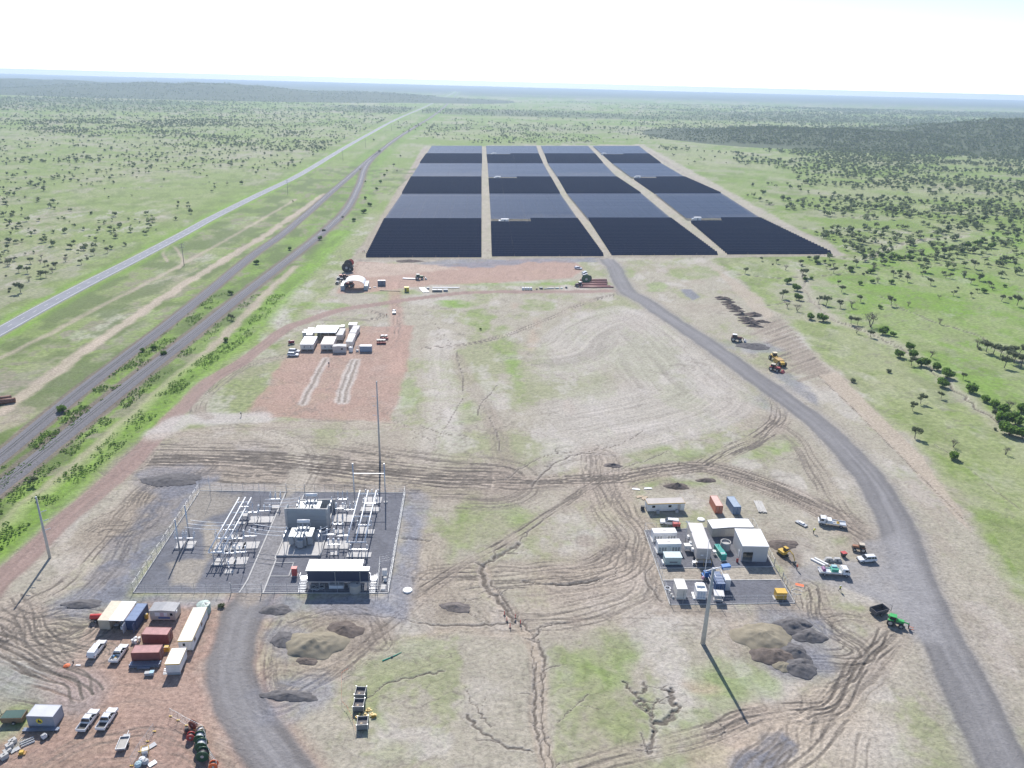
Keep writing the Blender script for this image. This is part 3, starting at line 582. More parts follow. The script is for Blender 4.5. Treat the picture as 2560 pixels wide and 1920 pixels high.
# ---- gravel yards inside the fences
YSUB = [S(333, 1482).to_2d(), S(970, 1483).to_2d(), S(1013, 1232).to_2d(), S(500, 1227).to_2d()]
area(YSUB, GRAVEL*0.92, 0.97, 0.25, 0.15, -0.6, 0.18)
area(SL((500,1231),(614,1234),(560,1275),(515,1300),(450,1330),(440,1310)), SOIL*0.82, 0.75, 2, 4, 0.0, 0.15, 0.35, 31)
area(SL((505,1330),(525,1300),(560,1330),(520,1400),(500,1440),(490,1470),(425,1468),(420,1410),(470,1398),(512,1395)), SOIL*0.9, 0.8, 1, 2, 0.0, 0.12, 0.15, 32)
area(SL((600,1482),(620,1452),(716,1231),(760,1231),(690,1394),(655,1483)), ROAD*1.12, 0.85, 0.3, 0.3, 0, 0.12)
band(SL((712,1232),(738,1200),(745,1180)), 6, SOIL*0.95, 0.7, 1, 1, 0.2, 0.8, seed=120)
YB = SL((1675,1512),(1987,1508),(1880,1313),(1611,1326))
area(YB, SOIL*0.92, 0.9, 0.3, 0.2, 0, 0.15)
area(SL((1611,1326),(1880,1313),(1934,1417),(1649,1421)), GRAVEL*0.9, 0.97, 0.25, 0.15, -0.6, 0.15)
area(SL((1658,1451),(1952,1450),(1987,1508),(1675,1512)), GRAVEL*0.92, 0.97, 0.25, 0.15, -0.6, 0.15)
area(SL((1700,1428),(1760,1428),(1770,1448),(1710,1448)), BROWN, 0.6, 2, 2, 0, 0.2, 0.3, 33)
area(SL((1930,1360),(1960,1350),(2010,1395),(2000,1415),(1950,1410),(1938,1385)), BROWN*0.75, 0.75, 2, 3, 0, 0.3, 0.2, 34)

# ---- fine variation everywhere
C *= (0.93+0.14*nD)[:, None]; C *= (0.94+0.12*nC)[:, None]
C[:] = np.clip(C, 0.012, 0.8)
Z += 0.10*(nC-0.5)+0.05*(nD-0.5)
ZIN = Z.reshape(GX.shape).astype(np.float32)

def ground_z(x, y): return 0.0
nr, nc = GX.shape
me = bpy.data.meshes.new('ground')
me.vertices.add(N_V); co = np.stack([X, Y, Z], 1).astype(np.float32); me.vertices.foreach_set('co', co.ravel())
i0 = (np.arange(nr-1)[:, None]*nc+np.arange(nc-1)[None, :]).ravel()
quads = np.stack([i0, i0+1, i0+nc+1, i0+nc], 1).astype(np.int32)
me.loops.add(quads.size); me.loops.foreach_set('vertex_index', quads.ravel())
me.polygons.add(len(quads)); me.polygons.foreach_set('loop_start', np.arange(0, quads.size, 4, dtype=np.int32))
me.polygons.foreach_set('use_smooth', np.ones(len(quads), bool))
me.update(calc_edges=True)
at = me.color_attributes.new('soil', 'FLOAT_COLOR', 'POINT')
at.data.foreach_set('color', np.concatenate([C, G[:, None]], 1).astype(np.float32).ravel())
def ground_material():
    m = bpy.data.materials.new('earth'); m.use_nodes = True
    n, l = m.node_tree.nodes, m.node_tree.links; b = n['Principled BSDF']
    b.inputs['Roughness'].default_value = 0.95; b.inputs['Specular IOR Level'].default_value = 0.15
    a = n.new('ShaderNodeAttribute'); a.attribute_name = 'soil'
    tc = n.new('ShaderNodeTexCoord')
    def noise(scale, detail, rough=0.6):
        q = n.new('ShaderNodeTexNoise'); q.inputs['Scale'].default_value = scale; q.inputs['Detail'].default_value = detail
        q.inputs['Roughness'].default_value = rough; l.new(tc.outputs['Object'], q.inputs['Vector']); return q
    def rng(src, a0, a1, b0, b1):
        q = n.new('ShaderNodeMapRange'); l.new(src, q.inputs['Value'])
        for k, v in zip(('From Min', 'From Max', 'To Min', 'To Max'), (a0, a1, b0, b1)): q.inputs[k].default_value = v
        return q.outputs['Result']
    fine = noise(1.1, 6, 0.7)
    mul = n.new('ShaderNodeMix'); mul.data_type = 'RGBA'; mul.blend_type = 'MULTIPLY'; mul.inputs['Factor'].default_value = 1
    amp = n.new('ShaderNodeMix'); amp.data_type = 'FLOAT'; l.new(rng(a.outputs['Alpha'], -0.9, 0.0, 0.22, 1.0), amp.inputs[0]); amp.inputs[2].default_value = 1.0; l.new(rng(fine.outputs['Fac'], 0.28, 0.72, 0.58, 1.40), amp.inputs[3])
    l.new(a.outputs['Color'], mul.inputs[6]); l.new(amp.outputs[0], mul.inputs[7])
    tuft = noise(0.55, 5, 0.75)
    tm = rng(tuft.outputs['Fac'], 0.47, 0.60, 0.0, 0.7)
    tf = n.new('ShaderNodeMath'); tf.operation = 'MULTIPLY'; tf.use_clamp = True; l.new(tm, tf.inputs[0]); l.new(a.outputs['Alpha'], tf.inputs[1])
    mx = n.new('ShaderNodeMix'); mx.data_type = 'RGBA'; l.new(tf.outputs[0], mx.inputs['Factor'])
    l.new(mul.outputs[2], mx.inputs[6]); mx.inputs[7].default_value = (0.10, 0.135, 0.05, 1)
    l.new(mx.outputs[2], b.inputs['Base Color'])
    bu = n.new('ShaderNodeBump'); bu.inputs['Strength'].default_value = 0.9; bu.inputs['Distance'].default_value = 0.3
    l.new(fine.outputs['Fac'], bu.inputs['Height']); l.new(bu.outputs['Normal'], b.inputs['Normal'])
    return m
EARTH = ground_material(); me.materials.append(EARTH)
ground = bpy.data.objects.new('ground', me); SC.collection.objects.link(ground)
tag(ground, 'pale scraped soil and green grass plain reaching to the horizon', 'ground', kind='structure')

# ================================================================== SOLAR FARM
def panel_material():
    m = bpy.data.materials.new('panel_glass'); m.use_nodes = True
    n, l = m.node_tree.nodes, m.node_tree.links; b = n['Principled BSDF']
    b.inputs['Roughness'].default_value = 0.3; b.inputs['IOR'].default_value = 1.4; b.inputs['Specular IOR Level'].default_value = 0.04
    uv = n.new('ShaderNodeUVMap'); uv.uv_map = 'module'
    sx = n.new('ShaderNodeSeparateXYZ'); l.new(uv.outputs['UV'], sx.inputs[0])
    def line(sock, w):
        fr = n.new('ShaderNodeMath'); fr.operation = 'FRACT'; l.new(sock, fr.inputs[0])
        pp = n.new('ShaderNodeMath'); pp.operation = 'LESS_THAN'; l.new(fr.outputs[0], pp.inputs[0]); pp.inputs[1].default_value = w; return pp.outputs[0]
    mxm = n.new('ShaderNodeMath'); mxm.operation = 'MAXIMUM'
    top = n.new('ShaderNodeMath'); top.operation = 'GREATER_THAN'; l.new(sx.outputs[1], top.inputs[0]); top.inputs[1].default_value = 1.93
    l.new(line(sx.outputs[0], 0.06), mxm.inputs[0]); l.new(top.outputs[0], mxm.inputs[1])
    no = n.new('ShaderNodeTexNoise'); no.inputs['Scale'].default_value = 0.7; l.new(uv.outputs['UV'], no.inputs['Vector'])
    cr = n.new('ShaderNodeMix'); cr.data_type = 'RGBA'; l.new(no.outputs['Fac'], cr.inputs['Factor'])
    cr.inputs[6].default_value = (0.011, 0.019, 0.052, 1); cr.inputs[7].default_value = (0.019, 0.030, 0.072, 1)
    mx = n.new('ShaderNodeMix'); mx.data_type = 'RGBA'; l.new(mxm.outputs[0], mx.inputs['Factor'])
    l.new(cr.outputs[2], mx.inputs[6]); mx.inputs[7].default_value = (0.10, 0.12, 0.17, 1)
    l.new(mx.outputs[2], b.inputs['Base Color'])
    return m
PANEL = panel_material(); GALV = mat('galvanised_steel', (0.55, 0.57, 0.60), 0.45, 0.6, 0.1, 3)
# corners of the four strips of rows read from the photograph: (left x, right x) on each block boundary
BY = (559, 478, 422, 386, 355, 335, 317)
COLX = [((790,1040),(830,1040),(868,1040),(888,1040),(907,1041),(921,1041),(933,1041)),
        ((1062,1304),(1060,1248),(1057,1210),(1055,1190),(1053,1173),(1051,1164),(1050,1158)),
        ((1320,1551),(1270,1450),(1224,1385),(1204,1333),(1183,1303),(1176,1286),(1168,1270)),
        ((1570,1797),(1482,1643),(1413,1558),(1363,1480),(1322,1428),(1300,1402),(1280,1380))]
YOFF = (0, -4.5, -8, -10)                 # near edge lies higher in the picture to the right
def col_line(c, k):
    w = 1.0 if k == 0 else max(0.0, 1-k*0.3)
    dy = (0, -2.5, -5, -7)[c] if k == 0 else (0, -1.0, -2.2, -3.2)[c]*w
    a, b = COLX[c][k]
    return D(a, BY[k]+dy).to_2d(), D(b, BY[k]+dy*1.0-(0.6 if k == 0 else 0)).to_2d()
TW = 4.1                                  # table width, two modules high
def row_parts(mbp, uvs, mbs, L, tilt, dense):
    """one tracker row along local x, length L, tilted about x"""
    ct, st = math.cos(tilt), math.sin(tilt); h = 1.9
    n = max(1, int(L//14)); seg = L/n
    for i in range(n):
        x0, x1 = i*seg+0.05, (i+1)*seg-0.05
        p = [(x0, -TW/2*ct, h-TW/2*st), (x1, -TW/2*ct, h-TW/2*st), (x1, TW/2*ct, h+TW/2*st), (x0, TW/2*ct, h+TW/2*st)]
        off = Vector((0, st, -ct))*0.05
        mbp.hexa([Vector(q)+off for q in p], p)
        uvs.append((round(x1-x0), i))
        if dense:
            xm = (x0+x1)/2
            for xx in (x0+2.5, x1-2.5): mbs.box(xx-0.09, xx+0.09, -0.09, 0.09, 0, h-0.1)
    mbs.box(0.1, L-0.1, -0.07, 0.07, h-0.22, h-0.08)
def set_uv(o, uvs):
    me = o.data; uvl = me.uv_layers.new(name='module')
    data = np.zeros((len(me.loops), 2), np.float32)
    co = np.empty(len(me.vertices)*3, np.float32); me.vertices.foreach_get('co', co); co = co.reshape(-1, 3)
    vi = np.empty(len(me.loops), np.int32); me.loops.foreach_get('vertex_index', vi)
    data[:, 0] = co[vi, 0]/1.0
    v = vi % 8
    data[:, 1] = np.where((v == 2) | (v == 3) | (v == 6) | (v == 7), 2.0, 0.0)
    uvl.data.foreach_set('uv', data.ravel())
rows = []
for c in range(4):
    for k in range(6):
        (a0, b0), (a1, b1) = col_line(c, k), col_line(c, k+1)
        nrow = max(4, int(round((a1-a0).length/6.05)))
        for i in range(nrow):
            t = (i+0.35)/nrow
            a, b = a0.lerp(a1, t), b0.lerp(b1, t)
            cut = 0.0
            if c in (1, 3) and k in (0, 2, 4) and i >= nrow-(3 if k == 0 else 3): cut = 0.45     # inverter bay
            if cut and i >= nrow-(3 if c == 1 else 3):
                a = a.lerp(b, cut)
            rows.append((c, k, i, a, b))
rows.sort(key=lambda r: r[3].y)
blk = ['front block', 'second block', 'third block', 'fourth block', 'fifth block', 'last block']
strip = ['railway-side strip', 'second strip from the railway', 'second strip from the green flats', 'strip beside the green flats']
cache = {}; far_p, far_s = MB(), MB(); n_ind = 0
TILT = {0: R(37), 1: R(1.5)}
for r, (c, k, i, a, b) in enumerate(rows):
    L = (b-a).length; tl = TILT[k % 2]+R(random.uniform(-0.5, 0.5))
    if n_ind < 300:
        n_ind += 1
        key = (c, k)
        mp_, ms = MB(), MB(); uvs = []
        row_parts(mp_, uvs, ms, L, tl, True)
        t = thing('solar_panel_row', ('dark blue' if k % 2 == 0 else 'slate grey')+' solar panel row, '+blk[k]+', '+strip[c], 'solar panels', (a.x, a.y, 0), heading(a, b), 'solar rows, '+blk[k]+', '+strip[c])
        # built upright and kept as plain meshes
        pm = bpy.data.meshes.new('panels'); pm.from_pydata(mp_.v, [], mp_.f); pm.update(); pm.materials.append(PANEL)
        po = bpy.data.objects.new('panels', pm); SC.collection.objects.link(po); po.parent = t; set_uv(po, uvs); po['kind'] = 'stuff'
        sm = bpy.data.meshes.new('posts'); sm.from_pydata(ms.v, [], ms.f); sm.update(); sm.materials.append(GALV)
        so = bpy.data.objects.new('posts', sm); SC.collection.objects.link(so); so.parent = t; so['kind'] = 'stuff'
    else:
        mp_, ms = MB(), MB(); row_parts(mp_, [], ms, L, tl, False)
        h = heading(a, b); ch, sh = math.cos(h), math.sin(h)
        for src, dst in ((mp_, far_p), (ms, far_s)):
            dst.add([(a.x+x*ch-y*sh, a.y+x*sh+y*ch, z) for x, y, z in src.v], src.f)
def raw(mb, name, m):
    me = bpy.data.meshes.new(name); me.from_pydata(mb.v, [], mb.f); me.update(); me.materials.append(m)
    o = bpy.data.objects.new(name, me); SC.collection.objects.link(o); return o
fp = raw(far_p, 'far_solar_rows', PANEL); set_uv(fp, [])
tag(fp, 'far solar panel rows merging into blue and grey bands before the scrub', 'solar panels', kind='stuff')
fs = raw(far_s, 'torque_tubes', GALV); fs.parent = fp; fs['kind'] = 'stuff'

# ================================================================== HIGHWAY, RAILWAY, POLES
def sweep(prof, line, name, m, parent=None, smooth=False):
    """cross-section (side offset, height) drawn along a ground line"""
    pts = [Vector((p[0], p[1], 0)) for p in line]; vs = []; n = len(prof)
    for i, p in enumerate(pts):
        d = (pts[min(i+1, len(pts)-1)]-pts[max(i-1, 0)]).normalized(); s = Vector((d.y, -d.x, 0))
        vs += [p+s*o+Vector((0, 0, z)) for o, z in prof]
    fs = [(i*n+k, i*n+k+1, (i+1)*n+k+1, (i+1)*n+k) for i in range(len(pts)-1) for k in range(n-1)]
    me = bpy.data.meshes.new(name); me.from_pydata([tuple(v) for v in vs], [], fs); me.update(); me.materials.append(m)
    if smooth: me.polygons.foreach_set('use_smooth', [True]*len(fs))
    o = bpy.data.objects.new(name, me); SC.collection.objects.link(o)
    if parent: o.parent = parent
    return o
def along(line, step):
    """points every step metres with heading"""
    out = []; acc = 0.0; nxt = 0.0
    for a, b in zip(line, line[1:]):
        a, b = Vector(a[:2]), Vector(b[:2]); ln = (b-a).length
        while nxt <= acc+ln and ln > 0:
            out.append((a.lerp(b, (nxt-acc)/ln), math.atan2(b.y-a.y, b.x-a.x))); nxt += step
        acc += ln
    return out
ASPH = mat('asphalt', (0.235, 0.245, 0.27), 0.85, 0, 0.10, 0.12, 0.3, streak=(0.2, 1, 1))
PAINT = mat('road_paint', (0.72, 0.72, 0.70), 0.7)
hwl = smooth_line(HWY, 8)
hw = sweep([(-4.6, 0.02), (-4.3, 0.24), (0, 0.32), (4.3, 0.24), (4.6, 0.02)], hwl, 'highway', ASPH)
tag(hw, 'grey sealed two-lane highway running straight to the horizon', 'road', kind='structure')
sweep([(-3.75, 0.265), (-3.55, 0.268)], hwl, 'edge_line', PAINT, hw); sweep([(3.55, 0.268), (3.75, 0.265)], hwl, 'edge_line', PAINT, hw)
md = MB()
for p, h in along(hwl, 12):
    if p.y > 1500: break
    c, s = math.cos(h), math.sin(h)
    md.add([(p.x+c*x-s*y, p.y+s*x+c*y, 0.328) for x, y in ((0, -0.08), (4, -0.08), (4, 0.08), (0, 0.08))], [(0, 1, 2, 3)])
o = raw(md, 'centre_line', PAINT); o.parent = hw; o['kind'] = 'stuff'
BALLAST = mat('ballast', (0.185, 0.18, 0.19), 0.95, 0, 0.25, 2.0, 0.2); RUST = mat('rail_steel', (0.42, 0.40, 0.38), 0.28, 0.9, 0.1, 2)
SLEEP = mat('sleeper', (0.30, 0.29, 0.28), 0.9)
for line, lab in ((RAIL_A, 'straight railway track on grey ballast beside the bright dirt service track'),
                  (RAIL_B, 'railway siding track on grey ballast curving along the solar farm side')):
    ln = smooth_line(line, 8)
    t = thing('railway_track', lab, 'railway', (0, 0, 0), 0, 'railway tracks')
    sweep([(-3.0, 0.02), (-1.8, 0.5), (1.8, 0.5), (3.0, 0.02)], ln, 'ballast', BALLAST, t)
    for off in (-0.535, 0.535): sweep([(off-0.04, 0.56), (off-0.04, 0.72), (off+0.04, 0.72), (off+0.04, 0.56)], ln, 'rail', RUST, t)
    ms = MB()
    for p, h in along(ln, 0.68):
        if p.y > 330: break
        c, s = math.cos(h), math.sin(h)
        q = [(p.x+c*x-s*y, p.y+s*x+c*y) for x, y in ((-0.11, -1.05), (0.11, -1.05), (0.11, 1.05), (-0.11, 1.05))]
        ms.hexa([(a, b, 0.45) for a, b in q], [(a, b, 0.575) for a, b in q])
    o = raw(ms, 'sleepers', SLEEP); o.parent = t; o['kind'] = 'stuff'

CONC = mat('concrete', (0.50, 0.49, 0.47), 0.85, 0, 0.15, 0.8, 0.3); WOODP = mat('pole_timber', (0.30, 0.27, 0.25), 0.9, 0, 0.2, 2)
PORC = mat('porcelain', (0.62, 0.63, 0.64), 0.3); DARKST = mat('dark_steel', (0.14, 0.15, 0.16), 0.5, 0.3)
ALU = mat('aluminium', (0.74, 0.76, 0.78), 0.35, 0.5, 0.06, 3); WIRE = mat('conductor', (0.76, 0.78, 0.80), 0.4, 0.2)
def pole(label, base, h, r0, r1, m=CONC, arms=(), armlen=1.2, yaw=0.0, cap=True, cat='pole', group=None, name='power_pole', side=0):
    t = thing(name, label, cat, (base.x, base.y, 0), yaw, group)
    MB().tube((0, 0, -0.3), (0, 0, h), r0, r1, 14).build('shaft', m, t, True)
    if cap: MB().tube((0, 0, h), (0, 0, h+0.12), r1*1.15, r1*1.1, 12).build('cap', PORC, t)
    for k, z in enumerate(arms):
        s0, s1 = (-armlen, armlen) if side == 0 else ((0, armlen*2) if side > 0 else (-armlen*2, 0))
        a = MB().box(s0, s1, -0.07, 0.07, z-0.08, z+0.08).build('crossarm', DARKST if m is WOODP else ALU, t)
        for x in (s0+0.1, s1-0.1):
            if abs(x) < 0.2: continue
            MB().lathe([(0.05, 0), (0.13, 0.05), (0.06, 0.12), (0.13, 0.18), (0.06, 0.26), (0.11, 0.32), (0.03, 0.42)], (x, 0, z+0.08), 8).build('insulator', PORC, a)
    return t
pole('tall tapered concrete pole standing by itself south of the battery compound', S(1757, 1609), 19.8, 0.56, 0.27)
t = pole('leaning-shadow concrete pole with three side insulators beside the red dirt road', S(125, 1395), 17.6, 0.36, 0.2)
for k, z in enumerate((13.2, 10.6, 8.0)):
    a = MB().tube((0, 0, z), (1.3, 0.4, z+0.45), 0.06, 0.05, 6).build('crossarm', ALU, t)
    MB().tube((0.5, 0.15, z+0.2), (1.5, 0.45, z+0.52), 0.13, 0.1, 8).build('insulator', PORC, a)
t = pole('tallest slim concrete pole rising from the rutted ground between camp and substation', S(950, 1152), 27.5, 0.33, 0.16)
for k, z in enumerate((22.5, 19.2, 16.0)):
    a = MB().tube((0, 0, z), (-1.6, 0, z+0.1), 0.05, 0.04, 6).build('crossarm', ALU, t)
    MB().tube((-0.8, 0, z+0.05), (-1.7, 0, z+0.1), 0.1, 0.08, 8).build('insulator', PORC, a)
for (bx, by), h, lab in (((398, 574), 15, 'timber power pole with crossarms ringed by a looping dirt track'), ((622, 419), 15, 'timber power pole with crossarm beside the road bend opposite the second solar block'),
                         ((741, 347), 15, 'timber power pole between highway and railway opposite the far solar block'), ((790, 318), 15, 'timber power pole between highway and railway beyond the solar farm'),
                         ((846, 283), 15, 'small far timber power pole near where road and railway converge'), ((886, 260), 15, 'smallest timber power pole far along the railway')):
    b = D(bx, by); pole(lab, b, h, 0.22, 0.14, WOODP, (h-1.2, h-3.2), 1.5, R(20), False, 'pole', 'timber power poles along the railway')

# steel fences with separate posts
FENCE = mat('fence_steel', (0.42, 0.44, 0.46), 0.5, 0.4, 0.05, 3)
def fence(label, pts, h=2.4, step=3.0, closed=False, wires=(0.15, 0.8, 1.5, 2.2), r=0.04, kerb=True, name='chain_wire_fence', cat='fence'):
    t = thing(name, label, cat, (pts[0].x, pts[0].y, 0)); o = Vector((pts[0].x, pts[0].y))
    P2 = [Vector(p[:2])-o for p in pts]+([Vector(pts[0][:2])-o] if closed else [])
    post = None
    for a, b in zip(P2, P2[1:]):
        n = max(1, int(round((b-a).length/step)))
        for i in range(n+(0 if closed else 1)):
            q = a.lerp(b, i/n)
            if post is None:
                post = MB().tube((0, 0, 0), (0, 0, h), r, r, 6).tube((0, 0, h), (0, -0.25, h+0.3), r*0.7, r*0.6, 5).build('post', FENCE, t); post.location = (q.x, q.y, 0)
            else:
                c = post.copy(); SC.collection.objects.link(c); c.location = (q.x, q.y, 0)
    mw = MB()
    for a, b in zip(P2, P2[1:]):
        for z in wires: mw.tube((a.x, a.y, z), (b.x, b.y, z), 0.012, 0.012, 4)
        mw.tube((a.x, a.y, h), (b.x, b.y, h), 0.022, 0.022, 5)
    mw.build('wire_mesh', FENCE, t)
    if kerb:
        mk = MB()
        for a, b in zip(P2, P2[1:]):
            d = (b-a).normalized(); s = Vector((d.y, -d.x))*0.1
            q = [a+s-d*0.1, b+s+d*0.1, b-s+d*0.1, a-s-d*0.1]
            mk.hexa([(v.x, v.y, -0.05) for v in q], [(v.x, v.y, 0.14) for v in q])
        mk.build('kerb', CONC, t)
    return t
def kerb_line(label, pts, w=0.22, h=0.12, name='concrete_kerb', m=None, cat='kerb'):
    mk = MB()
    for a, b in zip(pts, pts[1:]):
        d = (b-a).normalized(); s = Vector((d.y, -d.x))*w/2
        q = [a+s, b+s, b-s, a-s]
        mk.hexa([(v.x, v.y, -0.05) for v in q], [(v.x, v.y, h) for v in q])
    return tag(mk.build(name, m or CONC), label, cat)

# ================================================================== SUBSTATION
SUBF = [S(333, 1482), S(970, 1483), S(1013, 1232), S(500, 1227)]
WHT = mat('white_paint', (0.80, 0.80, 0.79), 0.5, 0, 0.05, 1); TRG = mat('transformer_grey', (0.34, 0.375, 0.40), 0.45, 0.1, 0.1, 2)
BUS = mat('busbar_white', (0.80, 0.82, 0.84), 0.4, 0.15, 0.05, 2); BUSHB = mat('bushing_grey', (0.40, 0.42, 0.45), 0.3)
PADC = mat('pad_concrete', (0.50, 0.485, 0.465), 0.85, 0, 0.12, 1.2); NAVY = mat('navy_cladding', (0.035, 0.05, 0.10), 0.4, 0.1, 0.1, 0.6)
g1, g2 = 0.545, 0.765
def on(a, b, t): return a.lerp(b, t)
# fence with the two gate openings
fence('long chain wire fence round the gravel substation yard', [S(578, 1482), SUBF[0], SUBF[3], S(716, 1230)], 2.6, 3.0)
fence('chain wire fence on the control building side of the substation', [S(655, 1483), SUBF[1], SUBF[2], S(762, 1231)], 2.6, 3.0)
for lab, a, b in (('closed double gate across the front substation driveway', S(578, 1482), S(655, 1483)),
                  ('double gate across the rear substation driveway', S(716, 1230), S(762, 1231))):
    t = thing('mesh_gate', lab, 'gate', (a.x, a.y, 0), heading(a, b)); L = (b-a).length
    for k in (0, 1):
        x0, x1 = k*L/2+0.12, (k+1)*L/2-0.08
        f = MB()
        for p, q in (((x0, 0.1), (x1, 0.1)), ((x0, 2.4), (x1, 2.4)), ((x0, 0.1), (x0, 2.4)), ((x1, 0.1), (x1, 2.4)), ((x0, 1.2), (x1, 1.2)), ((x0, 0.1), (x1, 1.2))):
            f.tube((p[0], 0.02, p[1]), (q[0], 0.02, q[1]), 0.03, 0.03, 5)
        f.build('gate_leaf', FENCE, t)
    for x in (0, L): MB().tube((x, 0, 0), (x, 0, 2.9), 0.07, 0.07, 8).build('gate_post', FENCE, t)
kerb_line('pale kerb on the open-yard side of the substation driveway', SL((598, 1482), (604, 1474), (619, 1450), (714, 1232)), 0.35)
kerb_line('pale kerb on the transformer side of the substation driveway', SL((658, 1482), (690, 1400), (688, 1394), (762, 1233)), 0.35)
kerb_line('square outline kerb beside the driveway in the substation', SL((690, 1407), (734, 1407), (722, 1441), (676, 1441)), 0.22)

def busbars(label, ends, beams, h):
    """three parallel tubes on beams with portal legs"""
    o = S(*ends[0][0], h); t = thing('busbar_gantry', label, 'busbars', (o.x, o.y, 0)); o2 = Vector((o.x, o.y, 0))
    W3 = [[S(*p, h)-o2 for p in e] for e in ends]
    for a, b in W3: MB().tube(a, b, 0.15, 0.15, 10).build('bus_tube', BUS, t, True)
    for f in beams:
        pts = [a.lerp(b, f) for a, b in W3]
        d = (pts[2]-pts[0]).normalized(); a, b = pts[0]-d*0.4, pts[2]+d*0.4
        dn = Vector((0, 0, -0.75)); mb = MB().tube(a+dn, b+dn, 0.16, 0.16, 6); mb.build('beam', BUS, t)
        for q in pts:
            MB().lathe([(0.08, 0), (0.15, 0.08), (0.08, 0.16), (0.15, 0.24), (0.08, 0.32), (0.15, 0.4), (0.08, 0.48), (0.1, 0.6)], q+Vector((0, 0, -0.68)), 8).build('post_insulator', PORC, t)
        for q in (pts[0].lerp(pts[1], 0.45), pts[1].lerp(pts[2], 0.55)):
            MB().tube((q.x, q.y, -0.1), q+dn, 0.12, 0.12, 8).build('leg', GALV, t)
        c = pts[1]; MB().box(c.x-1.5, c.x+1.5, c.y-0.55, c.y+0.55, -0.05, 0.18).build('footing', PADC, t)
    return t
busbars('three white busbar tubes on portals in the open half of the substation', [((521, 1378.4), (598, 1243.8)), ((538.5, 1378.4), (613.4, 1243)), ((555, 1377.8), (628, 1243.8))], (0.02, 0.26, 0.5, 0.74, 0.95), 4.2)
busbars('three white busbar tubes on portals beside the substation line entry', [((867, 1352), (900, 1225.4)), ((889, 1352), (920.3, 1225.4)), ((911.7, 1352), (940.7, 1225.4))], (0.02, 0.5, 0.97), 4.6)

rn = random.Random(5)
def stand(label, p, kind='post', n=3, h=2.6, span=3.2, rz=0.0, pad=(3.4, 1.7), insul=1.3, name='switchgear_stand'):
    t = thing(name, label, 'switchgear', (p.x, p.y, 0), rz, 'substation switchgear')
    MB().box(-pad[0]/2, pad[0]/2, -pad[1]/2, pad[1]/2, -0.05, 0.2).build('footing', PADC, t)
    if kind == 'single':
        MB().tube((0, 0, 0.2), (0, 0, h), 0.11, 0.11, 8).build('leg', GALV, t)
    else:
        for x in (-span*0.36, span*0.36): MB().tube((x, 0, 0.2), (x, 0, h), 0.1, 0.1, 8).build('leg', GALV, t)
        MB().box(-span/2, span/2, -0.13, 0.13, h, h+0.22).build('beam', ALU, t)
    for i in range(n):
        x = 0 if n == 1 else -span/2+0.2+(span-0.4)*i/(n-1)
        z = h+0.22
        pr = [(0.10, 0)]
        for k in range(5): pr += [(0.17, insul*(k+0.3)/5), (0.09, insul*(k+0.8)/5)]
        pr += [(0.12, insul)]
        MB().lathe(pr, (x, 0, z), 8).build('insulator', PORC, t)
        if kind == 'breaker':
            MB().box(x-0.2, x+0.2, -0.55, 0.2, z+0.02, z+0.42).build('drive_box', WHT, t); MB().tube((x, 0, z+insul), (x, -0.9, z+insul+0.9), 0.14, 0.1, 8).build('interrupter', PORC, t)
            MB().tube((x, 0, z+insul), (x, 0.9, z+insul+0.9), 0.14, 0.1, 8).build('interrupter', PORC, t)
        elif kind == 'switch':
            MB().lathe(pr, (x, 1.1, z), 8).build('insulator', PORC, t); MB().box(x-0.08, x+0.08, -0.2, 1.3, z-0.12, z).build('base_channel', ALU, t)
            MB().tube((x, 0, z+insul+0.05), (x, 1.1, z+insul+0.7), 0.05, 0.05, 6).build('switch_blade', BUS, t)
        elif kind == 'ct':
            MB().lathe([(0.16, 0), (0.28, 0.08), (0.28, 0.4), (0.16, 0.5)], (x, 0, z+insul), 10).build('head_tank', WHT, t)
        else: MB().lathe([(0.2, 0), (0.2, 0.06), (0.05, 0.12)], (x, 0, z+insul), 8).build('corona_ring', BUS, t)
    return t
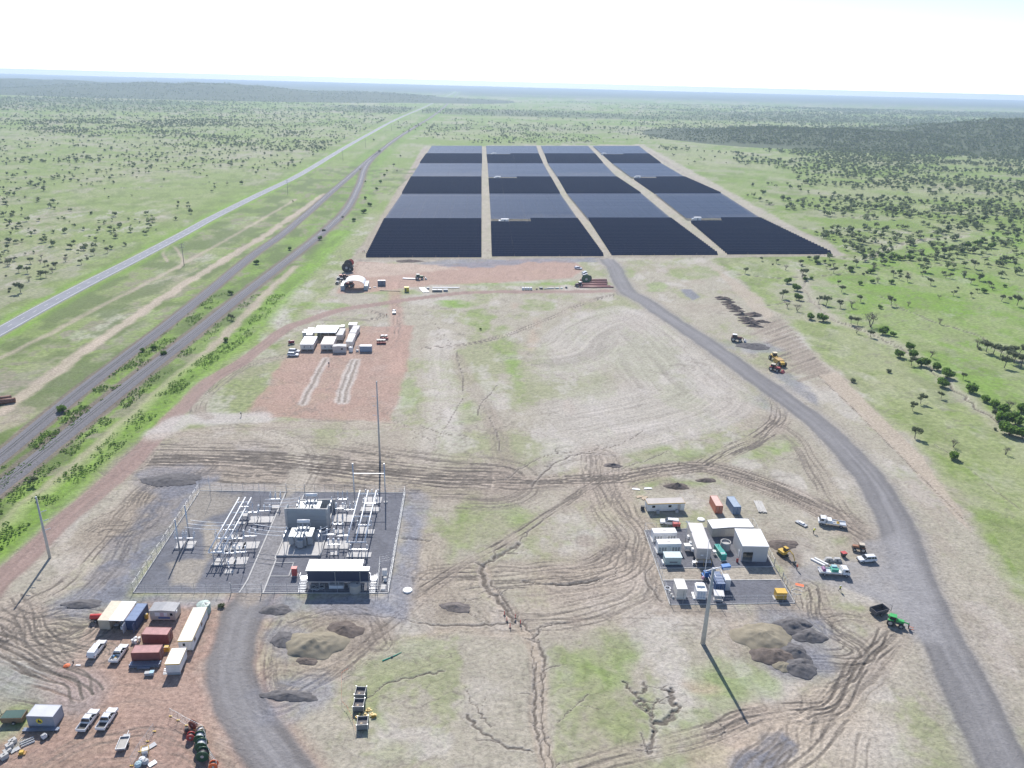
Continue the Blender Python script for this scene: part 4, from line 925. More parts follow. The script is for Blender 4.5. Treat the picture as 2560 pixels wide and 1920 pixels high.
for lab, xy, kd, n, h, sp, rz, pad in (
    ('row of three breakers with white drive boxes nearest the rear substation fence', (634, 1300), 'breaker', 3, 2.3, 3.4, 5, (2.2, 3.4)),
    ('three current transformers on a tall stand beside the driveway, rear bay', (664, 1300), 'ct', 3, 2.8, 3.4, 5, (4.0, 3.2)),
    ('three white-boxed breakers on a stand in the middle bay of the substation', (596, 1366), 'breaker', 3, 2.3, 3.6, 5, (3.4, 3.4)),
    ('three current transformers on a tall stand beside the driveway, middle bay', (628, 1364), 'ct', 3, 2.8, 3.4, 5, (4.0, 3.2)),
    ('knife switches on a stand tucked under the open-yard busbars', (556, 1366), 'switch', 3, 2.4, 3.4, 5, (3.6, 3.2)),
    ('three breakers with white drive boxes at the front of the open yard', (577, 1403), 'breaker', 3, 2.3, 3.4, 5, (2.6, 3.2)),
    ('three slim current transformers at the front of the open yard', (603, 1403), 'ct', 3, 2.6, 3.2, 5, (3.2, 3.2)),
    ('low single-insulator stand on a small slab in the open yard front', (574, 1430), 'single', 1, 1.5, 1.2, 5, (2.2, 1.6)),
    ('line disconnector stand at the foot of the shorter left mast', (450, 1363), 'switch', 2, 2.0, 2.4, 5, (2.0, 3.4)),
    ('line disconnector stand at the foot of the taller left mast', (477, 1363), 'switch', 2, 2.0, 2.4, 5, (2.2, 3.4)),
    ('two capped arresters on a slab behind the right end of the firewall', (851, 1296), 'ct', 2, 3.0, 2.2, 5, (3.2, 4.0)),
    ('knife switches on a stand beside the rear end of the right busbars', (876, 1297), 'switch', 3, 2.8, 3.0, 5, (2.4, 3.8)),
    ('two capped arresters on a slab in front of the right end of the firewall', (829, 1362), 'ct', 2, 3.0, 2.2, 5, (3.4, 4.0)),
    ('knife switches on a stand beside the front end of the right busbars', (860, 1363), 'switch', 3, 2.8, 3.2, 5, (2.8, 3.8)),
    ('pair of dark post insulators on the wide slab behind the control building', (898, 1388), 'post', 2, 1.6, 4.6, 2, (6.2, 2.2)),
    ('two post insulators on the slab halfway along the right busbars', (912, 1330), 'post', 2, 2.0, 4.0, 2, (5.2, 2.2)),
    ('two post insulators on the wide slab under the rear right busbars', (926, 1274), 'post', 2, 2.0, 4.0, 2, (5.4, 2.4)),
    ('cable terminations with coiled tails on the slab at the line entry', (931, 1251), 'post', 3, 2.0, 4.0, 2, (5.4, 3.4))):
    stand(lab, S(*xy), kd, n, h, sp, R(rz), pad)

def transformer(label, p, rz):
    t = thing('power_transformer', label, 'transformer', (p.x, p.y, 0), rz, 'power transformers')
    MB().box(-1.5, 1.5, -2.4, 2.4, 0.35, 3.1).build('tank', TRG, t, bevel=0.08)
    MB().box(-1.65, 1.65, -2.55, 2.55, 3.1, 3.3).build('tank_lid', TRG, t)
    for s in (-1, 1):
        r = MB().box(s*2.2-0.12, s*2.2+0.12, -2.2, 1.9, 2.9, 3.1)
        ro = r.build('radiator', TRG, t)
        for k in range(14):
            y = -2.1+k*0.29; MB().box(s*1.75-0.02 if s > 0 else -3.05, 3.05 if s > 0 else -1.75, y, y+0.09, 0.7, 2.95).build('fin', TRG, ro)
        MB().box(s*2.4-0.62, s*2.4+0.62, -2.25, 2.05, 3.12, 3.28).build('radiator_top', TRG, t)
    c = MB().tube((-1.6, 2.6, 4.9), (1.6, 2.6, 4.9), 0.48, 0.48, 16).build('conservator', WHT, t, True)
    for x in (-1.1, 1.1): MB().box(x-0.06, x+0.06, 2.5, 2.7, 3.2, 4.5).build('bracket', TRG, c)
    MB().box(-0.75, 0.75, -3.4, -2.42, 0.5, 2.6).build('control_cabinet', TRG, t, bevel=0.05)
    for i, x in enumerate((-1.0, 0.0, 1.0)):
        for y, ln, tl, nm in ((-0.7, 1.9, -0.35, 'bushing'), (1.1, 1.5, 0.3, 'bushing')):
            a = Vector((x*0.8, y, 3.3)); b = a+Vector((x*0.45, tl, 1)).normalized()*ln
            bo = MB().tube(a, a.lerp(b, 0.25), 0.2, 0.16, 8).tube(a.lerp(b, 0.25), b, 0.14, 0.09, 8).build(nm, BUSHB, t)
            for k in range(5): q = a.lerp(b, 0.3+k*0.13); MB().tube(q, q+(b-a).normalized()*0.06, 0.2, 0.2, 8).build('shed', PORC, bo)
    MB().tube((0.9, -1.9, 3.3), (0.9, -1.9, 4.1), 0.25, 0.2, 10).build('tap_changer_dome', TRG, t)
    MB().path([(1.6, 1.5, 3.4), (1.9, 2.2, 4.2), (1.2, 2.6, 4.6)], 0.08).build('oil_pipe', TRG, t)
    for x in (-1.2, 1.2): MB().box(x-0.2, x+0.2, -2.6, 2.6, 0.12, 0.36).build('skid', DARKST, t)
    return t
T1 = S(757, 1356); T2 = S(777, 1287)
RZ = heading(SUBF[0], SUBF[1])+R(1)
transformer('grey power transformer in front of the concrete firewall', T1, RZ)
transformer('grey power transformer mostly hidden behind the concrete firewall', T2, RZ)
def slab(name, label, pts, z0, z1, m, cat='slab'):
    mb = MB(); n = len(pts)
    mb.add([(p.x, p.y, z0) for p in pts]+[(p.x, p.y, z1) for p in pts], [tuple(reversed(range(n))), tuple(range(n, 2*n))]+[(i, (i+1) % n, n+(i+1) % n, n+i) for i in range(n)])
    return tag(mb.build(name, m), label, cat)
for lab, q in (('low walled concrete bund under the front transformer', ((692, 1391), (801, 1391), (818, 1330), (717, 1328))),
               ('low walled concrete bund under the rear transformer', ((722, 1312), (822, 1312), (834, 1268), (742, 1266)))):
    w = [S(*p) for p in q]; t = thing('oil_bund', lab, 'bund', (w[0].x, w[0].y, 0)); o2 = Vector((w[0].x, w[0].y, 0)); w = [p-o2 for p in w]
    mb = MB(); mb.add([(p.x, p.y, -0.05) for p in w]+[(p.x, p.y, 0.10) for p in w], [(3, 2, 1, 0), (4, 5, 6, 7), (0, 1, 5, 4), (1, 2, 6, 5), (2, 3, 7, 6), (3, 0, 4, 7)]); mb.build('floor', PADC, t)
    for a, b in zip(w, w[1:]+w[:1]):
        d = (b-a).normalized(); s = Vector((d.y, -d.x, 0))*0.12; k = [a+s, b+s, b-s, a-s]
        MB().hexa([(v.x, v.y, 0) for v in k], [(v.x, v.y, 0.42) for v in k]).build('bund_wall', PADC, t)
FW = mat('firewall_concrete', (0.36, 0.385, 0.40), 0.85, 0, 0.14, 0.5, 0.3, streak=(0.25, 1, 2.5))
def firewall(label, a, b, h, wing):
    t = thing('firewall', label, 'wall', (a.x, a.y, 0), heading(a, b)); L = (b-a).length
    n = int(h/1.2); ph = h/n
    for k in range(n): MB().box(0.31, L-0.31, 0.0, 0.3, k*ph+0.012, (k+1)*ph-0.012).build('panel', FW, t)
    for x in (0, L): MB().box(x-0.3, x+0.3, -0.12, 0.42, 0, h+0.12).build('column', CONC, t)
    MB().box(0.3, L-0.3, -0.03, 0.33, h, h+0.12).build('coping', CONC, t)
    for x in ((0, L) if wing else ()): MB().box(x-0.15, x+0.15, 0.42, 0.42+wing, 0, h).build('wing_wall', FW, t)
    return t
firewall('tall precast concrete firewall between the two transformers', S(718, 1320), S(820, 1321), 6.0, 2.2)
firewall('lower dark firewall behind the rear transformer', S(752, 1274), S(838, 1272), 3.0, 0)
# landing frames for the conductors on either side of the bunds
def landing(label, p, h, sp, rz):
    t = thing('landing_frame', label, 'frame', (p.x, p.y, 0), rz, 'conductor landing frames')
    for x in (-sp/2, sp/2): MB().tube((x, 0, 0), (x, 0, h), 0.09, 0.09, 8).build('leg', GALV, t)
    MB().box(-sp/2-0.3, sp/2+0.3, -0.1, 0.1, h, h+0.2).build('beam', ALU, t)
    for x in (-sp/2, 0, sp/2): MB().lathe([(0.08, 0), (0.16, 0.1), (0.08, 0.2), (0.16, 0.3), (0.08, 0.4), (0.16, 0.5), (0.08, 0.7)], (x, 0, h+0.2), 8).build('insulator', PORC, t)
for lab, xy in (('conductor landing frame on the driveway side of the front transformer', (716, 1372)), ('conductor landing frame on the busbar side of the front transformer', (802, 1372)),
                ('conductor landing frame on the driveway side of the rear transformer', (748, 1294)), ('conductor landing frame on the busbar side of the rear transformer', (829, 1294))):
    landing(lab, S(*xy), 4.6, 4.0, RZ+R(90))
def strung(label, a, b, n, gap, z, z2=None, sag=0.25, r=0.06):
    """n overhead conductors from a to b"""
    t = thing('overhead_conductors', label, 'wires', (a.x, a.y, 0)); d = (b-a).to_2d().normalized(); s = Vector((d.y, -d.x))
    for i in range(n):
        off = s*gap*(i-(n-1)/2); pts = []
        for k in range(9):
            q = a.lerp(b, k/8)-a; pts.append((q.x+off.x, q.y+off.y, z+((z2 or z)-z)*k/8-sag*4*(k/8)*(1-k/8)))
        MB().path(pts, r, 5).build('conductor', WIRE, t)
strung('three conductors over the driveway to the front transformer', S(630, 1362), S(716, 1372), 3, 1.9, 5.2)
strung('three conductors over the driveway to the rear transformer', S(664, 1298), S(748, 1294), 3, 1.9, 5.2)
strung('three conductors from the left masts to the open-yard busbars', S(474, 1346), S(560, 1352), 3, 1.7, 4.6)
strung('short conductors between front transformer and right switchgear', S(802, 1372), S(829, 1362), 3, 1.6, 5.0)
pole('bare steel mast with disconnectors in the open yard corner, farther one', S(473.6, 1343), 9.6, 0.24, 0.16, GALV, name='lightning_mast', cat='mast')
pole('bare steel mast in the open yard corner, nearer the substation gate', S(450, 1382), 9.8, 0.24, 0.16, GALV, name='lightning_mast', cat='mast')
a, b = S(887, 1256), S(964, 1256)
t = thing('line_entry_portal', 'tall two-legged steel portal with a crossbeam at the rear of the substation', 'portal', (a.x, a.y, 0), heading(a, b)); L = (b-a).length
for x in (0, L):
    MB().tube((x, 0, -0.2), (x, 0, 12.6), 0.21, 0.15, 14).build('leg', GALV, t, True); MB().tube((x, 0, 12.6), (x, 0, 12.72), 0.26, 0.26, 12).build('cap', WHT, t)
    MB().tube((x, 0, -0.1), (x, 0, 0.25), 0.6, 0.6, 12).build('footing', PADC, t)
MB().box(0, L, -0.08, 0.08, 9.4, 9.56).build('crossbeam', BUS, t)
MB().path([(L+0.3, 0, 0), (L+0.5, 0, 1.5)], 0.05).build('earth_strap', GALV, t)

# more slim gear between the bays
for k, (lab, xy, h) in enumerate((('slim earth spike mast between the open-yard bays, rear', (652, 1262), 7), ('slim earth spike mast beside the driveway, middle', (640, 1334), 7), ('slim earth spike mast beside the driveway, front', (612, 1424), 7), ('slim earth spike mast at the firewall end', (842, 1318), 8), ('slim earth spike mast at the front of the right busbars', (862, 1392), 8), ('slim earth spike mast behind the control building', (836, 1395), 7), ('slim earth spike mast at the open-yard far corner', (528, 1250), 8))):
    pole(lab, S(*xy), h, 0.07, 0.04, GALV, name='earth_spike', cat='mast', cap=False)
for lab, xy, kd, n, h, sp in (('knife switches between driveway and rear breakers', (690, 1268), 'switch', 3, 2.6, 3.2), ('post insulators beside the rear busbar portal', (612, 1288), 'post', 3, 2.6, 3.2), ('post insulators beside the middle busbar portal', (574, 1346), 'post', 3, 2.6, 3.4), ('white-boxed breakers between firewall and right busbars', (846, 1330), 'breaker', 3, 2.4, 3.0), ('white-boxed breakers behind the firewall end', (858, 1268), 'breaker', 3, 2.4, 3.0), ('post insulators at the front open-yard bay', (548, 1400), 'post', 3, 2.4, 3.2), ('current transformers near the front bund corner', (836, 1384), 'ct', 3, 2.6, 3.0)):
    stand(lab, S(*xy), kd, n, h, sp, R(5), (2.4, 1.8))

# ---- control building on stilts
zf, zt = 2.0, 5.1
A, B = S(765, 1427, zt), S(921.5, 1427, zt); C2 = S(772, 1400, zt)
t = thing('control_building', 'dark-walled control building on stilts with a bright white roof', 'building', (A.x, A.y, 0), heading(A, B)); L = (B-A).length; dp = (C2-A).length
xn = L*0.885; yn = dp*0.36
MB().box(0.15, L-0.15, 0.15, yn, zf, zt-0.1).box(0.15, xn-0.1, yn, dp-0.15, zf, zt-0.1).build('wall', NAVY, t)
rf = MB().box(-0.12, L+0.12, -0.12, yn+0.02, zt-0.1, zt+0.1).box(-0.12, xn, yn+0.022, dp+0.1, zt-0.098, zt+0.098).build('roof', WHT, t)
MB().box(0, L, -0.2, -0.13, zt-0.16, zt-0.02).build('gutter', DARKST, rf)
MB().box(0, L, 0.05, 0.13, zf-0.3, zf).box(0.1, xn, dp-0.4, dp-0.2, zf-0.3, zf).build('floor_frame', GALV, t)
for k in range(7):
    for y in (0.3, dp-0.6): MB().box(0.4+k*(L-1.0)/6, 0.6+k*(L-1.0)/6, y, y+0.2, 0, zf-0.3).build('stump', GALV, t)
for x in (L*0.455, L*0.855):
    MB().tube((x, 0.06, zf-1.2), (x, 0.06, zt-0.2), 0.06, 0.06, 6).build('downpipe', CONC, t)
def stairs(t, x0, x1, y0, run, z, dirn=-1):
    n = 8; st = MB().box(x0, x1, y0, y0+1.3, z-0.08, z).build('landing', GALV, t)
    for k in range(n):
        y = y0+dirn*(k+1)*run/n; MB().box(x0, x1, y, y+run/n*0.8, z*(1-(k+1)/(n+1))-0.05, z*(1-(k+1)/(n+1))).build('step', GALV, t)
    r = MB()
    for x in (x0, x1):
        r.tube((x, y0, z+1), (x, y0+1.3, z+1), 0.03, 0.03, 5).tube((x, y0, z+1), (x, y0+dirn*run, 1.0), 0.03, 0.03, 5).tube((x, y0+dirn*run, 0), (x, y0+dirn*run, 1.0), 0.03, 0.03, 5)
        r.tube((x, y0+1.3, 0), (x, y0+1.3, z+1), 0.03, 0.03, 5).tube((x, y0, 0), (x, y0, z+1), 0.03, 0.03, 5)
        r.tube((x, y0, z+0.5), (x, y0+1.3, z+0.5), 0.02, 0.02, 5)
    r.build('handrail', GALV, t)
stairs(t, -1.9, -0.2, 1.0, 2.6, zf); stairs(t, L+0.15, L+1.7, 0.9, 2.6, zf)
MB().box(-0.02, 0.14, 1.2, 2.2, zf, zf+2.1).build('door', TRG, t)
def bits(name, label, cat, p, rz, parts, group=None):
    """a small thing from a list of (part name, material, builder)"""
    t = thing(name, label, cat, (p.x, p.y, 0), rz, group)
    for nm, m, mb in parts: mb.build(nm, m, t)
    return t
REDP = mat('red_paint', (0.50, 0.07, 0.06), 0.5); TANKP = mat('poly_tank', (0.46, 0.43, 0.38), 0.6, 0, 0.08, 1)
p = S(737, 1438); bits('hazard_cabinet', 'red cabinet beside the control building stairs', 'cabinet', p, RZ, [('body', REDP, MB().box(-0.6, 0.6, -0.5, 0.5, 0.1, 2.2)), ('roof', REDP, MB().box(-0.68, 0.68, -0.58, 0.58, 2.2, 2.28)), ('plinth', PADC, MB().box(-0.8, 0.8, -0.7, 0.7, -0.05, 0.1)), ('door', mat('red_door', (0.58, 0.1, 0.09), 0.5), MB().box(-0.5, 0.5, -0.54, -0.5, 0.2, 2.1))])
def watertank(label, p, r, h, m, ribs=0, name='water_tank', lid=True, open_top=False):
    t = thing(name, label, 'tank', (p.x, p.y, 0))
    pr = [(r*0.98, 0)]
    for k in range(6): pr += [(r, h*(k+0.1)/6), (r, h*(k+0.7)/6), (r*0.97, h*(k+0.85)/6)]
    if open_top: pr += [(r, h), (r*0.86, h), (r*0.86, h-0.5), (0.01, h-0.5)]
    else: pr += [(r, h), (r*0.98, h+0.05), (r*0.35, h+0.28), (0.05, h+0.3)]
    MB().lathe(pr, (0, 0, 0), 28).build('tank_wall', m, t, False)
    if lid: MB().lathe([(0.28, 0), (0.28, 0.12), (0.05, 0.15)], (r*0.45, 0, h+0.18), 12).build('lid', DARKST, t)
    for k in range(ribs):
        a = 2*math.pi*k/ribs; d = Vector((math.cos(a), math.sin(a), 0))
        MB().tube(d*r*0.98+Vector((0, 0, h+0.06)), d*0.3+Vector((0, 0, h+0.32)), 0.05, 0.05, 5).build('rib', WHT, t)
    MB().tube((r, 0, 0.3), (r+0.25, 0, 0.3), 0.05, 0.05, 6).build('outlet', DARKST, t)
    return t
watertank('beige poly water tank under the edge of the control building', S(888, 1478), 1.35, 2.0, TANKP)
for lab, xy, w, d_, h in (('white slab box under the control building floor', (842, 1468), 3.4, 1.2, 0.9), ('white kiosk outside the right end of the control building', (940, 1450), 0.9, 0.7, 1.4), ('pale kiosk beside the substation corner gate', (962, 1437), 1.1, 0.9, 1.6),
                          ('low white pit cover at the substation front corner', (958, 1470), 1.0, 1.8, 0.3), ('small white meter box near the substation corner post', (963, 1452), 0.7, 0.6, 1.0)):
    bits('equipment_kiosk', lab, 'cabinet', S(*xy), RZ, [('body', WHT, MB().box(-w/2, w/2, -d_/2, d_/2, 0.08, h)), ('plinth', PADC, MB().box(-w/2-0.12, w/2+0.12, -d_/2-0.12, d_/2+0.12, -0.05, 0.08)), ('lid', PADC, MB().box(-w/2-0.04, w/2+0.04, -d_/2-0.04, d_/2+0.04, h, h+0.05))])
for k, (xy, r) in enumerate((((783, 1470), 0.75), ((793, 1472), 0.6), ((805, 1469), 0.7))):
    t = thing('cable_coil', 'loose cable coil under the control building floor', 'coil', (S(*xy).x, S(*xy).y, 0.0), 0, 'cable coils under the control building')
    for j in range(3):
        pts = [(math.cos(a)*(r-0.05*j), math.sin(a)*(r-0.05*j), 0.1+0.14*j) for a in np.linspace(0, 2*math.pi, 17)]
        MB().path(pts, 0.07, 5).build('cable_turn', (WHT, DARKST, CONC)[j], t)
fence('inner mesh pen at the front right corner of the substation', [S(944, 1482), S(951, 1405), S(975, 1400)], 2.2, 2.5, kerb=False)
# round white pit lids
for lab, xy, r in (('round white pit lid right of the substation', (1019, 1477), 1.1), ('round white pit lid behind the long tan switchroom', (1752.5, 1299.6), 1.0)):
    bits('pit_lid', lab, 'lid', S(*xy), 0, [('lid', WHT, MB().lathe([(r, 0), (r, 0.3), (r*0.9, 0.36), (0.05, 0.4)], (0, 0, 0), 24)), ('collar', CONC, MB().lathe([(r*1.12, -0.05), (r*1.12, 0.14), (r, 0.15)], (0, 0, 0), 24))])

# ================================================================== SHARED BUILDERS
GLASS = mat('dark_glass', (0.02, 0.025, 0.03), 0.12, 0, 0.05, 1); TYRE = mat('tyre', (0.03, 0.03, 0.032), 0.85); RIM = mat('rim_steel', (0.45, 0.46, 0.47), 0.4, 0.6)
CARW = mat('car_white', (0.78, 0.79, 0.80), 0.25, 0, 0.04, 1, 0.5); TAIL = mat('tail_lamp', (0.35, 0.02, 0.02), 0.3); HEADL = mat('head_lamp', (0.6, 0.6, 0.58), 0.15)
BLACKP = mat('black_plastic', (0.04, 0.04, 0.042), 0.6); YEL = mat('machine_yellow', (0.62, 0.40, 0.05), 0.5); ORANGE = mat('safety_orange', (0.75, 0.17, 0.05), 0.6)
TIMBER = mat('timber', (0.48, 0.38, 0.27), 0.85, 0, 0.2, 2); GREYP = mat('grey_paint', (0.42, 0.43, 0.44), 0.6); CREAM = ribbed('cream_panel', (0.62, 0.59, 0.52), 0, 0.3, 0.6)
ROOFW = mat('white_roof', (0.80, 0.80, 0.79), 0.45, 0, 0.06, 0.5); ROOFG = ribbed('grey_roof', (0.32, 0.32, 0.33), 1, 0.2, 0.5, 0.2); ROOFP = mat('dusty_pink_roof', (0.62, 0.54, 0.50), 0.6, 0, 0.1, 0.6)
OFFW = ribbed('office_white', (0.74, 0.74, 0.72), 0, 0.3, 0.55); BEIGE = ribbed('beige_sheet', (0.58, 0.54, 0.47), 0, 0.2, 0.5); TAUPE = mat('taupe_panel', (0.50, 0.46, 0.42), 0.55, 0, 0.06, 0.6)
DIRTY = mat('spoil_dark', (0.17, 0.15, 0.14), 0.95, 0, 0.35, 0.9, 0.1, 0.8)
def wheel(t, x, y, r, w, name='wheel'):
    s = 1 if y > 0 else -1
    o = MB().tube((x, y-w/2, r), (x, y+w/2, r), r, r, 16).build(name, TYRE, t)
    MB().tube((x, y+s*w*0.5, r), (x, y+s*(w*0.5+0.02), r), r*0.58, r*0.5, 12).build('rim', RIM, o)
    return o
def at_heading(p, q): return (p+q)/2, heading(p, q)
def ute(label, rear, front, kind='tub', paint=CARW, group='white work utes', load=None, L=5.3, name='work_ute'):
    c, h = at_heading(rear, front)
    t = thing(name, label, 'ute' if kind != 'suv' else 'car', (c.x, c.y, 0), h, group)
    k = L/5.3
    X0 = -2.6*k
    if kind in ('suv', 'canopy'):
        body = [(X0, 0.45), (2.55*k, 0.42), (2.64*k, 0.72), (2.45*k, 1.0), (1.25*k, 1.14), (X0, 1.14), (X0-0.03, 0.8)]
        MB().prism(body, -0.92, 0.92).build('body', paint, t, bevel=0.05)
        gx0, gx1, tx0, tx1 = X0+0.06, 1.3*k, X0+0.3, 0.5*k
    else:
        MB().prism([(-0.95*k, 0.42), (2.55*k, 0.42), (2.64*k, 0.72), (2.45*k, 1.0), (1.25*k, 1.14), (-0.95*k, 1.14)], -0.92, 0.92).build('body', paint, t, bevel=0.05)
        gx0, gx1, tx0, tx1 = -0.9*k, 1.3*k, -0.72*k, 0.5*k
        w = 0.92 if kind == 'tub' else 0.98
        b = MB().box(X0, -0.97*k, -w, w, 0.55, 0.72).build('bed_floor', GREYP if kind != 'tub' else BLACKP, t)
        MB().box(X0, -0.97*k, w-0.08, w, 0.722, 1.12).build('bed_side', paint, b); MB().box(X0, -0.97*k, -w, -w+0.08, 0.722, 1.12).build('bed_side', paint, b)
        MB().box(X0-0.06, X0+0.01, -w, w, 0.56, 1.1).build('tailgate', paint, b)
        MB().box(X0+0.05, -1.0*k, -0.1, 0.1, 0.4, 0.545).build('chassis', DARKST, t)
        if kind == 'tray': MB().tube((-1.05*k, -0.9, 0.7), (-1.05*k, -0.9, 1.8), 0.03, 0.03).tube((-1.05*k, 0.9, 0.7), (-1.05*k, 0.9, 1.8), 0.03, 0.03).tube((-1.05*k, -0.9, 1.8), (-1.05*k, 0.9, 1.8), 0.03, 0.03).build('headboard', ALU, t)
    gl = MB().hexa([(gx0, -0.86, 1.14), (gx1, -0.86, 1.14), (gx1, 0.86, 1.14), (gx0, 0.86, 1.14)], [(tx0, -0.68, 1.70), (tx1, -0.68, 1.70), (tx1, 0.68, 1.70), (tx0, 0.68, 1.70)]).build('windows', GLASS, t)
    MB().hexa([(tx0-0.03, -0.71, 1.66), (tx1+0.05, -0.71, 1.66), (tx1+0.05, 0.71, 1.66), (tx0-0.03, 0.71, 1.66)], [(tx0+0.1, -0.6, 1.8), (tx1-0.1, -0.6, 1.8), (tx1-0.1, 0.6, 1.8), (tx0+0.1, 0.6, 1.8)]).build('roof', paint, t, bevel=0.03)
    pil = MB()
    for s in (-1, 1):
        for xb, xt in ((gx0+0.05, tx0+0.05), ((gx0+gx1)/2-0.1, (tx0+tx1)/2), (gx1-0.04, tx1-0.02)): pil.tube((xb, s*0.865, 1.13), (xt, s*0.69, 1.70), 0.05, 0.05, 5)
        if kind in ('suv', 'canopy'): pil.tube(((gx0*0.6+gx1*0.4)-0.5, s*0.865, 1.13), ((tx0*0.6+tx1*0.4)-0.5, s*0.69, 1.70), 0.05, 0.05, 5)
    pil.build('pillars', paint, t)
    if kind == 'canopy': MB().hexa([(X0+0.02, -0.885, 1.14), (-0.95*k, -0.885, 1.14), (-0.95*k, 0.885, 1.14), (X0+0.02, 0.885, 1.14)], [(X0+0.2, -0.74, 1.78), (-0.95*k, -0.74, 1.78), (-0.95*k, 0.74, 1.78), (X0+0.2, 0.74, 1.78)]).build('canopy', paint, t, bevel=0.04)
    for x in (-1.65*k, 1.62*k):
        for s in (-1, 1): wheel(t, x, s*0.82, 0.38, 0.24)
    for s in (-1, 1):
        MB().box(X0-0.05, X0+0.02, s*0.82-0.09, s*0.82+0.09, 0.78, 1.04).build('tail_light', TAIL, t); MB().box(2.5*k, 2.62*k, s*0.7-0.16, s*0.7+0.16, 0.76, 0.92).build('headlight', HEADL, t)
        MB().box(0.85*k, 1.0*k, s*0.98-0.1, s*0.98+0.1, 1.12, 1.3).build('mirror', BLACKP, t)
    MB().box(2.56*k, 2.72*k, -0.85, 0.85, 0.4, 0.66).build('bumper', BLACKP, t)
    if load:
        for nm, m, mb in load: mb.build(nm, m, t)
    return t
def container(label, A, B, wid, h=2.6, m=None, doors='end', group=None, open_doors=False, name='shipping_container', roof=None, base=0.12):
    """A-B is the front long or short side on the ground; the box reaches wid away from it"""
    t = thing(name, label, 'container', (A.x, A.y, 0), heading(A, B), group); L = (B-A).length
    MB().box(0.05, L-0.05, 0.05, wid-0.05, base+0.1, h-0.06).build('wall', m, t)
    r = MB().box(0.04, L-0.04, 0.04, wid-0.04, h-0.058, h-0.02).build('roof', roof or m, t)
    f = MB()
    for x in (0, L-0.14):
        for y in (0, wid-0.14): f.box(x, x+0.14, y, y+0.14, base, h)
    for y in (0, wid-0.1):
        f.box(0.14, L-0.14, y, y+0.1, base, base+0.16).box(0.14, L-0.14, y, y+0.1, h-0.12, h)
    for x in (0, L-0.1): f.box(x, x+0.1, 0.14, wid-0.14, base, base+0.16).box(x, x+0.1, 0.14, wid-0.14, h-0.12, h)
    f.build('frame', m, t)
    if doors:
        w2 = (wid if doors in ('right', 'left') else L)/2
        for k in (0, 1):
            d = MB()
            if doors == 'front':
                d.box(0.16+k*(L/2-0.14), 0.14+L/2-0.16+k*(L/2-0.14), -0.03, 0.048, base+0.17, h-0.14)
                o = d.build('door', m, t)
                for q in (0.3, 0.7): x = 0.16+k*(L/2-0.14)+q*(L/2-0.18); MB().tube((x, -0.05, base+0.2), (x, -0.05, h-0.2), 0.025, 0.025, 5).build('lock_rod', GALV, o)
            else:
                x = L if doors == 'right' else 0; sgn = 1 if doors == 'right' else -1
                d.box(min(x-0.048*sgn, x+0.03*sgn), max(x-0.048*sgn, x+0.03*sgn), 0.16+k*(wid/2-0.14), wid/2-0.02+k*(wid/2-0.14), base+0.17, h-0.14)
                o = d.build('door', m, t)
                for q in (0.3, 0.7): y = 0.16+k*(wid/2-0.14)+q*(wid/2-0.18); MB().tube((x+0.05*sgn, y, base+0.2), (x+0.05*sgn, y, h-0.2), 0.025, 0.025, 5).build('lock_rod', GALV, o)
    return t, L
def cabin(label, A, B, dep, h=2.7, wall=None, roof=None, trim=None, stump=0.35, wins=(), doors=(), slope=0.0, name='site_office', cat='building', group=None, over=0.08, gable=0.0, sidewins=()):
    """portable building; A-B front base line, wins/doors as (x fraction, width) on the front wall"""
    t = thing(name, label, cat, (A.x, A.y, 0), heading(A, B), group); L = (B-A).length
    MB().box(0, L, 0, dep, stump, h).build('wall', wall or OFFW, t)
    if gable:
        MB().prism([(-over, h-0.02), (L+over, h-0.02), (L+over, h+0.06), (L/2, h+gable), (-over, h+0.06)], -over, dep+over).build('roof', roof or ROOFW, t)
    else:
        MB().hexa([(-over, -over, h+0.002), (L+over, -over, h+0.002), (L+over, dep+over, h+0.002+slope), (-over, dep+over, h+0.002+slope)],
                  [(-over, -over, h+0.1), (L+over, -over, h+0.1), (L+over, dep+over, h+0.1+slope), (-over, dep+over, h+0.1+slope)]).build('roof', roof or ROOFW, t)
    if trim:
        MB().box(-over-0.02, L+over+0.02, -over-0.03, -over-0.003, h-0.12, h+0.13).box(-over-0.03, -over-0.003, -over, dep+over, h-0.12, h+0.13).box(L+over+0.003, L+over+0.03, -over, dep+over, h-0.12, h+0.13).build('fascia', trim, t)
    for x, w in wins:
        o = MB().box(x*L-w/2-0.05, x*L+w/2+0.05, -0.04, -0.002, 1.35+stump*0.3, 2.25).build('window', WHT, t); MB().box(x*L-w/2, x*L+w/2, -0.055, -0.042, 1.4+stump*0.3, 2.2).build('pane', GLASS, o)
    for x, w in sidewins:
        o = MB().box(L+0.002, L+0.04, x*dep-w/2-0.05, x*dep+w/2+0.05, 1.35, 2.25).build('window', WHT, t); MB().box(L+0.042, L+0.055, x*dep-w/2, x*dep+w/2, 1.4, 2.2).build('pane', GLASS, o)
    for x, w in doors:
        o = MB().box(x*L-w/2, x*L+w/2, -0.04, -0.002, stump+0.03, stump+2.05).build('door', TAUPE, t); MB().box(x*L+w/2-0.14, x*L+w/2-0.08, -0.08, -0.042, stump+0.95, stump+1.1).build('handle', DARKST, o)
    n = max(2, int(L/2))
    for k in range(n+1):
        for y in (0.15, dep-0.35):
            x = 0.1+k*(L-0.4)/n; MB().box(x, x+0.2, y, y+0.2, -0.05, stump).build('stump', CONC, t)
    return t
